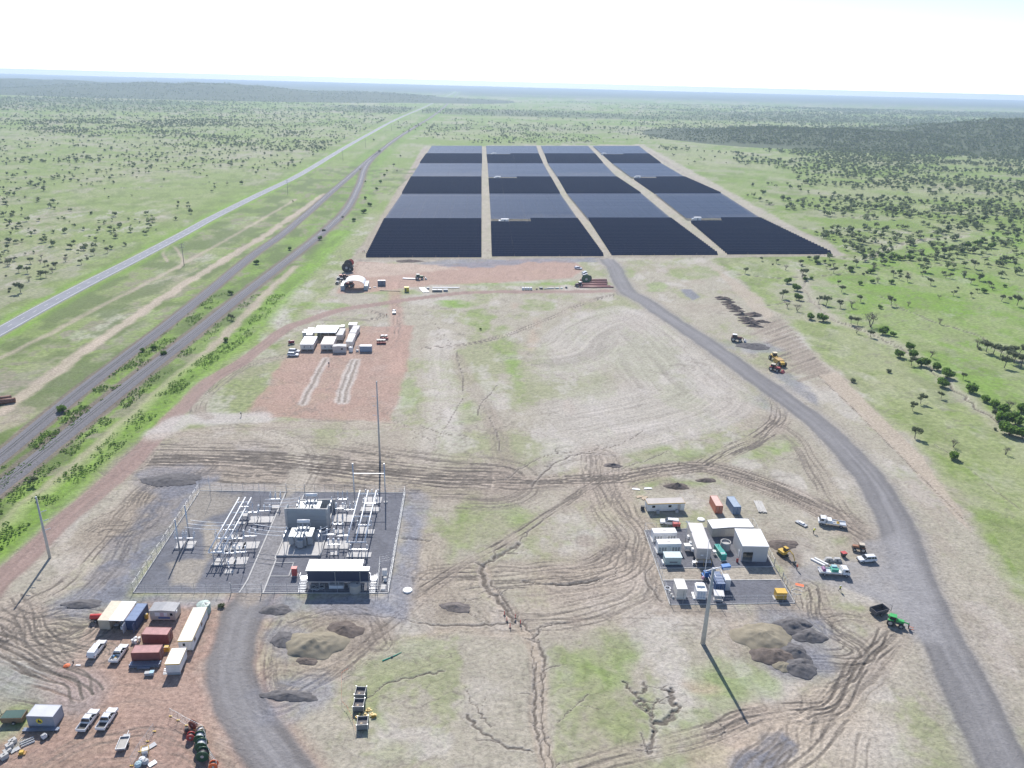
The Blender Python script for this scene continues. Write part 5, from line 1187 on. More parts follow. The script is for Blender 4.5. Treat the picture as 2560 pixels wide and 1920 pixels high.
def heap(label, p, rx, ry, h, m, seed=0, name='soil_heap', cat='heap', group=None, rz=0.0, lumps=0.35):
    n1, n2 = 20, 52; vs = [(0, 0, h)]; rnd = random.Random(seed); ph = [rnd.uniform(0, 6.28) for _ in range(6)]
    q, a = np.meshgrid(np.linspace(1/n1, 1, n1), np.arange(n2)*2*math.pi/n2, indexing='ij')
    w = 1+lumps*0.32*(np.sin(2*a+ph[0])+0.6*np.sin(3*a+ph[1])+0.5*np.sin(5*a+ph[2])+0.4*np.sin(9*a+ph[3]))
    x, y = rx*q*w*np.cos(a), ry*q*w*np.sin(a); f = fbm((x/1.7+seed*9).ravel(), (y/1.7).ravel(), seed, 4).reshape(q.shape); g_ = fbm((x/(rx*0.5)+seed*5).ravel(), (y/(ry*0.5)).ravel(), seed+3, 3).reshape(q.shape)
    z = h*(1-q)**0.95*(0.55+0.9*g_)+h*0.45*(f-0.5)*np.minimum(1, 3*(1-q))
    z[-1] = -0.2; z[-2] = np.minimum(z[-2], 0.06); vs = [(0, 0, float(z[0].mean()))]+[tuple(p) for p in np.stack([x, y, z], 2).reshape(-1, 3)]
    fs = [(0, 1+j, 1+(j+1) % n2) for j in range(n2)]
    for i in range(n1-1):
        for j in range(n2): a, b = 1+i*n2+j, 1+i*n2+(j+1) % n2; fs.append((a, a+n2, b+n2, b))
    o = MB().add(vs, fs).build(name, m, None, True); o.location = (p.x, p.y, 0); o.rotation_euler = (0, 0, rz)
    return tag(o, label, cat, group)
def cable_drum(label, p, r, w, rz, flange, core, group=None):
    t = thing('cable_drum', label, 'cable drum', (p.x, p.y, 0), rz, group)
    MB().tube((-w/2+0.1, 0, r), (w/2-0.1, 0, r), r*0.72, r*0.72, 22).build('cable', core, t)
    for s in (-1, 1):
        f = MB().tube((s*w/2-0.05, 0, r), (s*w/2+0.05, 0, r), r, r, 24).build('flange', flange, t)
        MB().tube((s*(w/2+0.05), 0, r), (s*(w/2+0.08), 0, r), r*0.28, r*0.26, 14).build('hub', CONC, f)
    return t
def person(label, p, rz, top, legs, pose='stand', hat=None, h=1.76):
    """one continuous skinned figure; hat and vest are worn pieces"""
    t = thing('person', label, 'person', (p.x, p.y, 0), rz)
    lean = 0.55 if pose == 'bend' else (0.06 if pose == 'walk' else 0.0); st = 0.32 if pose == 'walk' else 0.05
    J = {'pel': (0, 0, 0.95), 'ch': (lean*0.55, 0, 1.30), 'nk': (lean*0.85, 0, 1.48), 'hd': (lean*1.05, 0, 1.62), 'tp': (lean*1.15, 0, 1.74)}
    J.update({'hl': (0, 0.1, 0.9), 'kl': (st*0.6+0.03, 0.11, 0.5), 'al': (st, 0.11, 0.08), 'fl': (st+0.17, 0.12, 0.04), 'hr': (0, -0.1, 0.9), 'kr': (-st*0.3+0.04, -0.11, 0.5), 'ar': (-st, -0.11, 0.09), 'fr': (-st+0.17, -0.12, 0.04)})
    for s, y in (('l', 1), ('r', -1)):
        sw = st*0.7*(-y)
        if pose == 'bend': arm = [(lean*0.8+0.02, y*0.2, 1.40), (lean+0.15, y*0.22, 1.12), (lean+0.35, y*0.16, 0.92), (lean+0.42, y*0.15, 0.86)]
        else: arm = [(lean*0.8, y*0.19, 1.42), (sw*0.4, y*0.25, 1.13), (sw+0.08, y*0.25, 0.88), (sw+0.1, y*0.25, 0.79)]
        for nm, q in zip(('s', 'e', 'w', 'h'), arm): J[nm+'_'+s] = q
    names = list(J); rad = {'pel': 0.15, 'ch': 0.165, 'nk': 0.065, 'hd': 0.10, 'tp': 0.07, 'hl': 0.11, 'hr': 0.11, 'kl': 0.075, 'kr': 0.075, 'al': 0.05, 'ar': 0.05, 'fl': 0.05, 'fr': 0.05}
    for s in 'lr': rad.update({'s_'+s: 0.075, 'e_'+s: 0.055, 'w_'+s: 0.04, 'h_'+s: 0.04})
    E_ = [('pel', 'ch'), ('ch', 'nk'), ('nk', 'hd'), ('hd', 'tp')]+[e for s in 'lr' for e in (('pel', 'h'+s), ('h'+s, 'k'+s), ('k'+s, 'a'+s), ('a'+s, 'f'+s), ('ch', 's_'+s), ('s_'+s, 'e_'+s), ('e_'+s, 'w_'+s), ('w_'+s, 'h_'+s))]
    me = bpy.data.meshes.new('body'); me.from_pydata([J[n] for n in names], [(names.index(a), names.index(b)) for a, b in E_], []); me.update()
    o = bpy.data.objects.new('body', me); SC.collection.objects.link(o); o.parent = t; me.materials.append(legs)
    md_ = o.modifiers.new('skin', 'SKIN')
    for i, n in enumerate(names): sv = me.skin_vertices[0].data[i]; sv.radius = (rad[n], rad[n]); sv.use_root = (n == 'pel')
    ss = o.modifiers.new('sub', 'SUBSURF'); ss.levels = 1; ss.render_levels = 1
    v = MB()
    a, b = Vector(J['pel'])+Vector((0, 0, 0.05)), Vector(J['nk'])-Vector((0, 0, 0.02))
    pr = [(0.0, 0.185), (0.5, 0.215), (0.85, 0.205), (1.0, 0.1)]
    for (q0, r0), (q1, r1) in zip(pr, pr[1:]): v.tube(a.lerp(b, q0), a.lerp(b, q1), r0, r1, 10)
    for s in 'lr': v.tube(J['s_'+s], J['e_'+s], 0.088, 0.068, 8)
    v.build('work_shirt', top, t, True)
    hd = Vector(J['hd']); MB().lathe([(0.17, 0), (0.18, 0.02), (0.13, 0.035), (0.12, 0.09), (0.06, 0.14), (0.01, 0.15)], hd+Vector((0, 0, 0.05)), 12).build('hard_hat', hat or WHT, t, True)
    MB().tube(hd+Vector((0.08, 0, -0.02)), hd+Vector((0.13, 0, -0.03)), 0.025, 0.012, 6).build('nose', SKIN, t)
    return t
SKIN = mat('skin', (0.42, 0.25, 0.18), 0.6); HIVIS = mat('hi_vis_yellow', (0.72, 0.70, 0.10), 0.7); HIORG = mat('hi_vis_orange', (0.80, 0.18, 0.08), 0.7); TROUS = mat('work_trousers', (0.04, 0.045, 0.06), 0.9)

# ================================================================== BATTERY COMPOUND (right)
RB = heading(S(1675, 1512), S(1987, 1508))
fence('chain wire fence round the battery and generator compound', [S(1675, 1512), S(1987, 1508), S(1955, 1452)], 2.4, 3.2)
fence('chain wire fence on the long side of the battery compound with a corner gate pen', [S(1675, 1512), S(1611, 1326), S(1640, 1326), S(1880, 1313), S(1934, 1417)], 2.4, 3.2)
kerb_line('thin kerb along the near edge of the shed yard', SL((1649, 1421), (1934, 1417)), 0.2)
kerb_line('thin kerb along the back edge of the front gravel slab', SL((1658, 1451), (1952, 1450)), 0.3)
a = S(1955, 1452)
for lab, q in (('open mesh gate leaf swung out beside the compound entrance', ((1955, 1452), (1967, 1470))), ('open mesh gate leaf swung back by the shed corner', ((1934, 1417), (1947, 1437)))):
    A, B = S(*q[0]), S(*q[1]); t = thing('mesh_gate', lab, 'gate', (A.x, A.y, 0), heading(A, B)); L = (B-A).length; f = MB()
    for p1, p2 in (((0, 0.1), (L, 0.1)), ((0, 2.2), (L, 2.2)), ((0, 0.1), (0, 2.2)), ((L, 0.1), (L, 2.2)), ((0, 0.1), (L, 2.2))): f.tube((p1[0], 0, p1[1]), (p2[0], 0, p2[1]), 0.035, 0.035, 5)
    f.build('gate_leaf', FENCE, t); MB().tube((0, 0.1, 0), (0, 0.1, 2.5), 0.06, 0.06, 6).build('gate_post', FENCE, t)

LOUV = mat('louvre_grey', (0.16, 0.18, 0.20), 0.5)
def louvred(label, A, B, wid, h):
    t, L = container(label, A, B, wid, h, WHT, None, 'white battery containers', name='battery_container')
    for x in (0.09, 0.21, 0.33, 0.66, 0.78, 0.90):
        o = MB().box(x*L-0.28, x*L+0.28, -0.05, 0.045, 0.4, 1.75).build('louvre_panel', WHT, t)
        for k in range(7): MB().box(x*L-0.24, x*L+0.24, -0.075, -0.052, 0.5+k*0.17, 0.6+k*0.17).build('louvre', LOUV, o)
    d = MB().box(0.43*L, 0.56*L, -0.06, 0.046, 0.35, 2.0).build('door', mat('pale_grey_door', (0.66, 0.68, 0.70), 0.5), t); MB().box(0.545*L, 0.555*L, -0.1, -0.062, 1.0, 1.2).build('handle', DARKST, d)
    MB().box(0.42*L, 0.58*L, wid*0.4, wid*0.6, h-0.018, h+0.02).build('roof_plate', TAUPE, t); MB().box(-0.3, L+0.3, -0.3, wid+0.3, -0.05, 0.1).build('plinth', PADC, t)
louvred('white louvred battery container standing deepest in the compound corner', S(1632.4, 1354), S(1690.4, 1352.6), 2.44, 2.7)
louvred('white louvred battery container between its twin and the pale green kiosk', S(1643.7, 1382), S(1701.7, 1380.8), 2.44, 2.7)
PGRN = mat('pale_green', (0.42, 0.52, 0.50), 0.5)
t = cabin('pale green transformer kiosk with a flat lid roof', S(1662, 1413), S(1702.4, 1413), 2.5, 2.3, PGRN, mat('pale_green_roof', (0.56, 0.66, 0.66), 0.45), None, 0.15, name='kiosk_substation', cat='kiosk', over=0.15)
MB().box(1.2, 3.2, -0.03, -0.002, 0.7, 1.1).build('vent', LOUV, t); MB().box(-0.5, -0.2, 0.2, 2.0, 0, 0.5).build('cable_box', WHT, t)
# long tan switchroom on a yellow-railed base
A, B = S(1744, 1402.5), S(1779.5, 1403.5)
zt = 4.5; FLp, NLp = S(1719, 1307, zt), S(1743, 1370.4, zt); dep = (FLp-NLp).length
A, B = S(1743, 1370.4, zt), S(1779, 1372, zt); A.z = B.z = 0
t = thing('switchroom', 'long narrow taupe switchroom raised on a steel base', 'building', (A.x, A.y, 0), heading(A, B)+R(1)); L = (B-A).length
MB().box(0, L, 0, dep, 1.15, zt-0.1).build('wall', TAUPE, t); MB().hexa([(-0.1, -0.1, zt-0.098), (L+0.1, -0.1, zt-0.098), (L+0.1, dep+0.1, zt-0.098), (-0.1, dep+0.1, zt-0.098)], [(-0.1, -0.1, zt+0.02), (L+0.1, -0.1, zt+0.02), (L+0.1, dep+0.1, zt+0.02), (-0.1, dep+0.1, zt+0.02)]).build('roof', mat('taupe_roof', (0.64, 0.60, 0.57), 0.5, 0, 0.05, 0.5), t)
o = MB().box(L*0.25, L*0.75, -0.04, -0.002, 1.2, 3.3).build('door', mat('taupe_door', (0.44, 0.41, 0.38), 0.5), t); MB().box(L*0.68, L*0.71, -0.08, -0.042, 2.1, 2.3).build('handle', DARKST, o); MB().box(L*0.3, L*0.5, -0.05, -0.042, 2.3, 2.6).build('sign', WHT, t)
MB().box(-0.1, L+0.1, -1.3, -0.05, 1.0, 1.12).build('landing', GALV, t)
r = MB()
for x in (-0.1, L*0.5, L+0.1): r.tube((x, -1.3, 0), (x, -1.3, 2.1), 0.04, 0.04, 5)
for z in (1.6, 2.1): r.tube((-0.1, -1.3, z), (L+0.1, -1.3, z), 0.035, 0.035, 5)
r.build('handrail', YEL, t)
for k in range(6):
    for x in (0.15, L-0.35): MB().box(x, x+0.25, 0.2+k*(dep-0.6)/5, 0.45+k*(dep-0.6)/5, 0, 1.148).build('stump', DARKST, t)
for k in range(5): MB().box(-0.9, -0.15, -1.2+k*0.0, -0.2, 0.2*k, 0.2*k+0.05).build('step', GALV, t)
for k, y in enumerate((3, 6, 9)): MB().box(-0.5, -0.01, y, y+0.9, 1.4, 2.2).build('air_conditioner', WHT, t)
# sheds
A, B = S(1779, 1342.5), S(1880.5, 1339.5)
t = cabin('low beige shed with a shallow gable at the back of the compound', A, B, 4.2, 2.7, BEIGE, ROOFW, DARKST, 0.05, (), ((0.18, 1.0), (0.27, 0.9)), 0, 'storage_shed', gable=0.45, over=0.15)
A, B = S(1851, 1403.5), S(1915.5, 1405); zt = 4.7
dep = (S(1823, 1329, zt)-S(1851, 1370.2, zt)).length
t = thing('large_shed', 'tall pale shed with white roof and a dark open doorway', 'building', (A.x, A.y, 0), heading(A, B)); L = (B-A).length
dx0, dx1, dz = 0.06*L, 0.44*L, 3.1
w = MB().box(0, dx0, 0, 0.12, 0, dz).box(dx1, L, 0, 0.12, 0, dz).box(0, L, 0, 0.12, dz, zt).box(0, 0.12, 0.12, dep, 0, zt).box(L-0.12, L, 0.12, dep, 0, zt).box(0.12, L-0.12, dep-0.12, dep, 0, zt)
w.build('wall', mat('shed_grey', (0.52, 0.51, 0.50), 0.5, 0, 0.04, 0.5), t)
MB().hexa([(-0.12, -0.12, zt+0.002), (L+0.12, -0.12, zt+0.002), (L+0.12, dep+0.12, zt+0.25), (-0.12, dep+0.12, zt+0.25)], [(-0.12, -0.12, zt+0.1), (L+0.12, -0.12, zt+0.1), (L+0.12, dep+0.12, zt+0.35), (-0.12, dep+0.12, zt+0.35)]).build('roof', ROOFW, t)
MB().box(dx0, dx1, 0.14, 0.2, dz-0.35, dz).build('roller_door', GALV, t); MB().box(0.12, L-0.12, 0.12, dep-0.12, 0.0, 0.05).build('floor', CONC, t)
MB().box(dx0+0.5, dx0+1.7, 2.0, 2.8, 0.05, 1.0).build('workbench', TIMBER, t); MB().box(-0.05, -0.003, 1.6, 2.5, 0.1, 2.1).build('side_door', WHT, t)
watertank('round open-topped concrete tank between the two sheds', S(1812, 1372), 1.35, 2.3, CONC, open_top=True, lid=False, name='concrete_tank')
TEAL = mat('teal_paint', (0.03, 0.33, 0.27), 0.4); A, B = S(1802, 1403.5), S(1816, 1403.8)
t = thing('generator_set', 'teal green generator set beside the concrete tank', 'generator', (A.x, A.y, 0), heading(A, B)+R(8)); L = (B-A).length
MB().box(0, L, 0, 2.6, 0.2, 2.0).build('canopy', TEAL, t, bevel=0.04); MB().box(0.05, L-0.05, 2.62, 5.2, 0.2, 1.9).build('radiator_canopy', TEAL, t, bevel=0.04); MB().box(-0.06, L+0.06, -0.06, 5.3, 0.0, 0.2).build('skid', WHT, t)
for k in range(3): MB().box(0.2+k*0.35, 0.4+k*0.35, 0.4, 1.0, 1.998, 2.05).build('lifting_eye', GALV, t)
MB().tube((L*0.5, 4.2, 1.9), (L*0.5, 4.2, 2.4), 0.07, 0.07).build('exhaust', DARKST, t); MB().box(-1.0, -0.15, 2.8, 3.8, 0.8, 1.1).build('bunded_tank', WHT, t)
bits('cable_pit_box', 'white equipment box on legs left of the long switchroom', 'cabinet', S(1718, 1376), RB, [('body', WHT, MB().box(-0.9, 0.9, -0.6, 0.6, 0.7, 1.8)), ('leg', GALV, MB().box(-0.8, -0.7, -0.5, -0.4, 0, 0.7)), ('leg', GALV, MB().box(0.7, 0.8, -0.5, -0.4, 0, 0.7)), ('lid', WHT, MB().box(-1.0, 1.0, -0.7, 0.7, 1.8, 1.86)), ('side_box', WHT, MB().box(0.95, 1.7, 0.2, 1.4, 0.9, 2.0))])
pole('slim white lamp mast beside the white inverter box', S(1759, 1452.5), 12.2, 0.10, 0.06, WHT, name='lamp_mast', cat='mast', cap=False)
pole('slim camera mast between white containers and switchroom', S(1713, 1355), 6.6, 0.09, 0.06, GALV, name='camera_mast', cat='mast', arms=(6.2,), armlen=0.5, cap=False)
t = cabin('cream upright inverter cabin with a flat roof on the front slab', S(1690.4, 1498.5), S(1714.8, 1498.8), 3.9, 3.0, mat('cream_steel', (0.66, 0.62, 0.55), 0.5), mat('cream_roof', (0.74, 0.71, 0.66), 0.5), None, 0.12, name='inverter_cabin', over=0.1)
MB().box(1.62, 1.7, -0.03, -0.002, 0.4, 2.6).build('door_seam', DARKST, t); MB().box(-0.9, -0.4, 0.3, 0.8, 0, 0.5).box(-1.1, -0.6, 1.3, 1.8, 0, 0.5).box(-1.3, -0.8, 2.4, 2.9, 0, 0.6).build('steps', CONC, t)
t = cabin('white inverter cabin with stepped roof on the front slab', S(1740, 1499), S(1764, 1500), 2.9, 2.5, WHT, WHT, None, 0.12, name='inverter_cabin', over=0.08)
MB().box(0.15, 2.1, 1.5, 2.8, 2.6, 3.0).build('cooling_hood', WHT, t); MB().box(0.9, 1.4, 0.6, 0.9, 2.6, 2.63).build('roof_hatch', GREYP, t); MB().box(-0.7, -0.15, 0.0, 2.6, 0, 0.3).build('step', WHT, t)
for k in range(3): MB().box(0.25+k*0.65, 0.75+k*0.65, -0.03, -0.002, 0.5, 2.2).build('door', mat('pale_blue_grey', (0.50, 0.55, 0.62), 0.5), t)
# blue container with pipes and a boom lift over it
BLUE = ribbed('container_blue', (0.025, 0.085, 0.22), 0, 0.3, 0.5); A, B = S(1788, 1483), S(1811, 1483)
t, L = container('deep blue container with white ladder frame on the front slab', A, B, 5.2, 2.7, BLUE, 'front', None, name='blue_plant_container')
f = MB()
for y in (1.2, 4.9):
    for x in (0.1, L-0.1): f.tube((x, y, 2.7), (x, y, 3.8), 0.05, 0.05, 5)
for x in (0.1, L-0.1): f.tube((x, 1.2, 3.8), (x, 4.9, 3.8), 0.05, 0.05, 5)
for y in (1.2, 2.4, 3.6, 4.9): f.tube((0.1, y, 3.8), (L-0.1, y, 3.8), 0.05, 0.05, 5)
f.build('roof_frame', WHT, t); MB().box(L+0.1, L+1.5, 0.8, 3.4, 0.2, 3.2).build('filter_housing', ALU, t); MB().box(L+0.25, L+1.35, 0.85, 0.9, 3.2, 3.24).build('hatch', GREYP, t)
q = [(-0.5, 0.5, 0.3), (-0.5, 0.5, 2.4), (-0.5, 4.2, 2.4)]; MB().path(q, 0.09).build('pipe', GALV, t); MB().path([(-0.8, 0.8, 0.3), (-0.8, 0.8, 1.8), (-0.8, 4.0, 1.8)], 0.07).build('pipe', WHT, t)
MB().path([(L+1.2, 3.5, 3.2), (L+1.6, 0.3, 0.3)], 0.05).build('ladder', ALU, t)
LB = mat('lift_blue', (0.05, 0.20, 0.50), 0.4); a = S(1768, 1444)
t = thing('boom_lift', 'blue and white boom lift with its arm resting above the blue container', 'boom lift', (a.x, a.y, 0), R(8))
MB().box(-1.3, 1.3, -0.9, 0.9, 0.45, 0.95).build('chassis', LB, t, bevel=0.05); MB().box(-1.0, 0.6, -0.6, 0.6, 0.95, 1.9).build('turret', LB, t, bevel=0.05)
for x in (-0.9, 0.9):
    for y in (-0.95, 0.95): wheel(t, x, y, 0.42, 0.3)
MB().tube((-0.6, 0, 1.9), (1.6, 0, 2.6), 0.2, 0.18, 8).build('lower_boom', WHT, t); MB().tube((1.6, 0, 2.6), (3.6, 0.3, 2.7), 0.18, 0.15, 8).build('upper_boom', WHT, t)
k = MB().hexa([(3.6, -0.5, 2.2), (5.6, -0.5, 2.3), (5.6, 0.9, 2.3), (3.6, 0.9, 2.2)], [(3.5, -0.5, 3.2), (5.7, -0.5, 3.4), (5.7, 0.9, 3.4), (3.5, 0.9, 3.2)]).build('basket', LB, t, bevel=0.08); MB().box(3.65, 5.55, -0.58, -0.52, 2.4, 3.0).build('basket_panel', WHT, k)
MB().lathe([(0.35, 0), (0.4, 0.3), (0.35, 0.6), (0.1, 0.75)], (-1.6, -1.1, 0.5), 12).build('motor', mat('dusty_pink', (0.6, 0.32, 0.42), 0.5), t)
bits('roofed_panel', 'small grey-roofed switch panel at the foot of the blue container', 'switch panel', S(1795, 1502), R(-6), [('roof', mat('pale_grey_roof', (0.66, 0.65, 0.63), 0.5), MB().hexa([(-1.2, -0.9, 2.0), (1.2, -0.9, 2.0), (1.2, 1.3, 2.15), (-1.2, 1.3, 2.15)], [(-1.2, -0.9, 2.08), (1.2, -0.9, 2.08), (1.2, 1.3, 2.23), (-1.2, 1.3, 2.23)])),
    ('leg', GALV, MB().tube((-1, -0.7, 0), (-1, -0.7, 2.0), 0.05)), ('leg', GALV, MB().tube((1, -0.7, 0), (1, -0.7, 2.0), 0.05)), ('leg', GALV, MB().tube((-1, 1.1, 0), (-1, 1.1, 2.1), 0.05)), ('leg', GALV, MB().tube((1, 1.1, 0), (1, 1.1, 2.1), 0.05)), ('panel', GREYP, MB().box(-0.8, 0.8, 0.0, 0.3, 0.5, 1.7)), ('plinth', PADC, MB().box(-1.1, 1.1, -0.3, 0.8, -0.05, 0.3))])
t = cabin('mustard yellow equipment box alone on the front slab', S(1940, 1499.4), S(1965.5, 1500), 1.9, 1.9, mat('mustard', (0.55, 0.34, 0.05), 0.5), mat('mustard_roof', (0.68, 0.42, 0.06), 0.5), None, 0.1, name='equipment_box', cat='cabinet', over=0.06)
MB().box(-0.5, -0.1, -0.1, 1.6, 0, 0.15).build('plinth', PADC, t)
bits('hose_coil', 'white hose coil lying on the gravel by the compound fence', 'hose', S(1669, 1471), 0, [('hose_turn', WHT, MB().path([(math.cos(a)*0.75, math.sin(a)*0.75, 0.1) for a in np.linspace(0, 6.28, 19)], 0.09)), ('hose_turn', WHT, MB().path([(math.cos(a)*0.6, math.sin(a)*0.6, 0.18) for a in np.linspace(0, 6.28, 19)], 0.08))])
bits('extinguisher_stand', 'red extinguisher stand at the shed doorway corner', 'extinguisher', S(1843, 1406), 0, [('cylinder', REDP, MB().tube((0, 0, 0.1), (0, 0, 0.9), 0.16, 0.14, 10)), ('stand', REDP, MB().box(-0.3, 0.3, 0.1, 0.16, 0, 1.1))])
# stripes of things behind the compound
ORC = ribbed('container_orange', (0.45, 0.15, 0.09), 1, 0.28, 0.55); BLC = ribbed('container_bluegrey', (0.12, 0.20, 0.33), 1, 0.28, 0.55)
container('orange shipping container with open end beside the blue one', S(1787, 1284.4), S(1805.5, 1284.4), 6.06, 2.6, ORC, 'front', roof=mat('faded_orange', (0.62, 0.42, 0.36), 0.6, 0, 0.15))
container('blue-grey shipping container beside the orange one', S(1831.6, 1287), S(1850.5, 1286.6), 6.06, 2.6, BLC, 'front', roof=mat('faded_blue', (0.30, 0.37, 0.46), 0.6, 0, 0.12))
YST = mat('yellow_stripe', (0.72, 0.42, 0.04), 0.5)
t = cabin('long white site office with an orange roof stripe behind the compound', S(1618, 1281), S(1710, 1278), 3.0, 2.75, OFFW, mat('brown_roof', (0.42, 0.38, 0.35), 0.6, 0, 0.12, 0.5), YST, 0.3, ((0.16, 0.9), (0.6, 0.9)), ((0.85, 0.85),))
for x in (2.6, 8.2): MB().box(x, x+0.8, -0.9, -0.2, 0, 0.8).build('wheelie_bin', GREYP, t)
bits('fuel_cube', 'small dark cube at the left end of the striped office', 'cabinet', S(1606, 1274), 0, [('body', BLACKP, MB().box(-0.5, 0.5, -0.4, 0.4, 0.2, 1.2)), ('frame', DARKST, MB().box(-0.6, 0.6, -0.5, 0.5, 0, 0.2))])
def plank_stack(label, p, rz, n, L, m, w=0.3, hgt=0.12, layers=2, name='plank_stack', spread=0.05):
    t = thing(name, label, 'planks', (p.x, p.y, 0), rz); rnd = random.Random(int(p.x*7))
    for y_ in (-L*0.3, L*0.3): MB().box(-n*w/2, n*w/2, y_-0.06, y_+0.06, 0, 0.12).build('bearer', TIMBER, t)
    for k in range(layers):
        for i in range(n):
            o = MB().box(-w/2+0.02, w/2-0.02, -L/2, L/2, 0, hgt).build('plank', m, t); o.location = ((i-(n-1)/2)*w+rnd.uniform(-spread, spread), rnd.uniform(-0.2, 0.2), 0.122+k*(hgt+0.004)); o.rotation_euler = (0, 0, rnd.uniform(-spread, spread)*0.5)
    return t
plank_stack('bleached plank stack on the grass beside the blue-grey container', S(1900, 1268), R(-4), 6, 6.4, mat('bleached_wood', (0.52, 0.50, 0.46), 0.85), 0.42)
t = ute('white ute with a red generator behind it outside the compound fence', S(1690, 1312), S(1657, 1309), 'canopy')
t = bits('generator_set', 'red trailer generator behind the white ute at the fence', 'generator', S(1690, 1318), RB, [('canopy', REDP, MB().box(-1.0, 1.0, -0.6, 0.6, 0.5, 1.5)), ('skid', DARKST, MB().box(-1.1, 1.1, -0.65, 0.65, 0.3, 0.5)), ('wheel', TYRE, MB().tube((0, -0.7, 0.3), (0, -0.85, 0.3), 0.3, 0.3, 12)), ('wheel', TYRE, MB().tube((0, 0.7, 0.3), (0, 0.85, 0.3), 0.3, 0.3, 12)), ('exhaust', DARKST, MB().tube((0.5, 0, 1.5), (0.5, 0, 1.8), 0.06))])
def truck(label, rear, front, L, load=()):
    c, h = at_heading(rear, front); t = thing('flatbed_truck', label, 'truck', (c.x, c.y, 0), h, 'white flatbed trucks')
    MB().box(-L/2, L/2-0.4, -0.45, 0.45, 0.55, 0.85).build('chassis', DARKST, t)
    cx = L/2
    MB().prism([(cx-1.9, 0.7), (cx, 0.6), (cx, 1.3), (cx-0.25, 1.45), (cx-0.55, 2.25), (cx-1.9, 2.35)], -1.05, 1.05).build('cab', CARW, t, bevel=0.06)
    MB().hexa([(cx-0.22, -0.95, 1.5), (cx-0.2, -0.95, 1.5), (cx-0.2, 0.95, 1.5), (cx-0.22, 0.95, 1.5)], [(cx-0.5, -0.88, 2.2), (cx-0.46, -0.88, 2.2), (cx-0.46, 0.88, 2.2), (cx-0.5, 0.88, 2.2)]).build('windscreen', GLASS, t)
    for s in (-1, 1): MB().box(cx-1.4, cx-0.6, s*1.06-0.012, s*1.06+0.012, 1.5, 2.1).build('side_window', GLASS, t)
    d = MB().box(-L/2, cx-2.1, -1.15, 1.15, 0.9, 1.05).build('deck', ALU, t); MB().box(-L/2, cx-2.1, 1.1, 1.16, 1.05, 1.35).box(-L/2, cx-2.1, -1.16, -1.1, 1.05, 1.35).build('deck_side', WHT, d); MB().box(cx-2.2, cx-2.1, -1.1, 1.1, 1.05, 2.2).build('headboard', WHT, d)
    for x in (cx-0.9, -L/2+1.3):
        for s in (-1, 1): wheel(t, x, s*0.95, 0.42, 0.28)
    for s in (-1, 1): MB().box(cx-0.03, cx+0.03, s*0.8-0.15, s*0.8+0.15, 0.8, 1.0).build('headlight', HEADL, t); MB().box(cx-0.5, cx-0.35, s*1.2-0.1, s*1.2+0.1, 1.5, 1.9).build('mirror', BLACKP, t)
    for nm, m, mb in load: mb.build(nm, m, t)
    return t
truck('white crew truck with tool boxes on its deck on the rutted ground', S(2104, 1317), S(2053, 1309), 7.4, [('tool_box', WHT, MB().box(0.2, 1.3, -1.0, 1.0, 1.06, 1.9)), ('yellow_case', YEL, MB().box(-1.9, -1.2, -0.3, 0.6, 1.06, 1.4)), ('crane_arm', DARKST, MB().tube((-0.2, 0, 1.05), (-2.6, 0.4, 1.8), 0.09))])
truck('white flatbed truck carrying green machinery on the gravel apron', S(2049, 1434), S(2117, 1438), 7.6, [('green_pump', mat('pump_green', (0.08, 0.40, 0.28), 0.5), MB().box(-0.9, 0.9, -0.8, 0.7, 1.06, 2.0)), ('water_cube', mat('pale_blue_poly', (0.35, 0.55, 0.60), 0.5), MB().box(-0.6, 0.7, 0.1, 1.0, 2.0, 2.3)), ('hose_reel', mat('plum', (0.28, 0.12, 0.25), 0.6), MB().tube((-2.6, -0.6, 1.5), (-2.6, 0.6, 1.5), 0.45, 0.45, 14)), ('tool_tray', GREYP, MB().box(-3.6, -3.0, -0.9, 0.9, 1.06, 1.3))])
ute('white four-wheel-drive wagon parked at the edge of the gravel apron', S(2188, 1402), S(2144, 1404), 'suv', L=4.8, name='wagon')
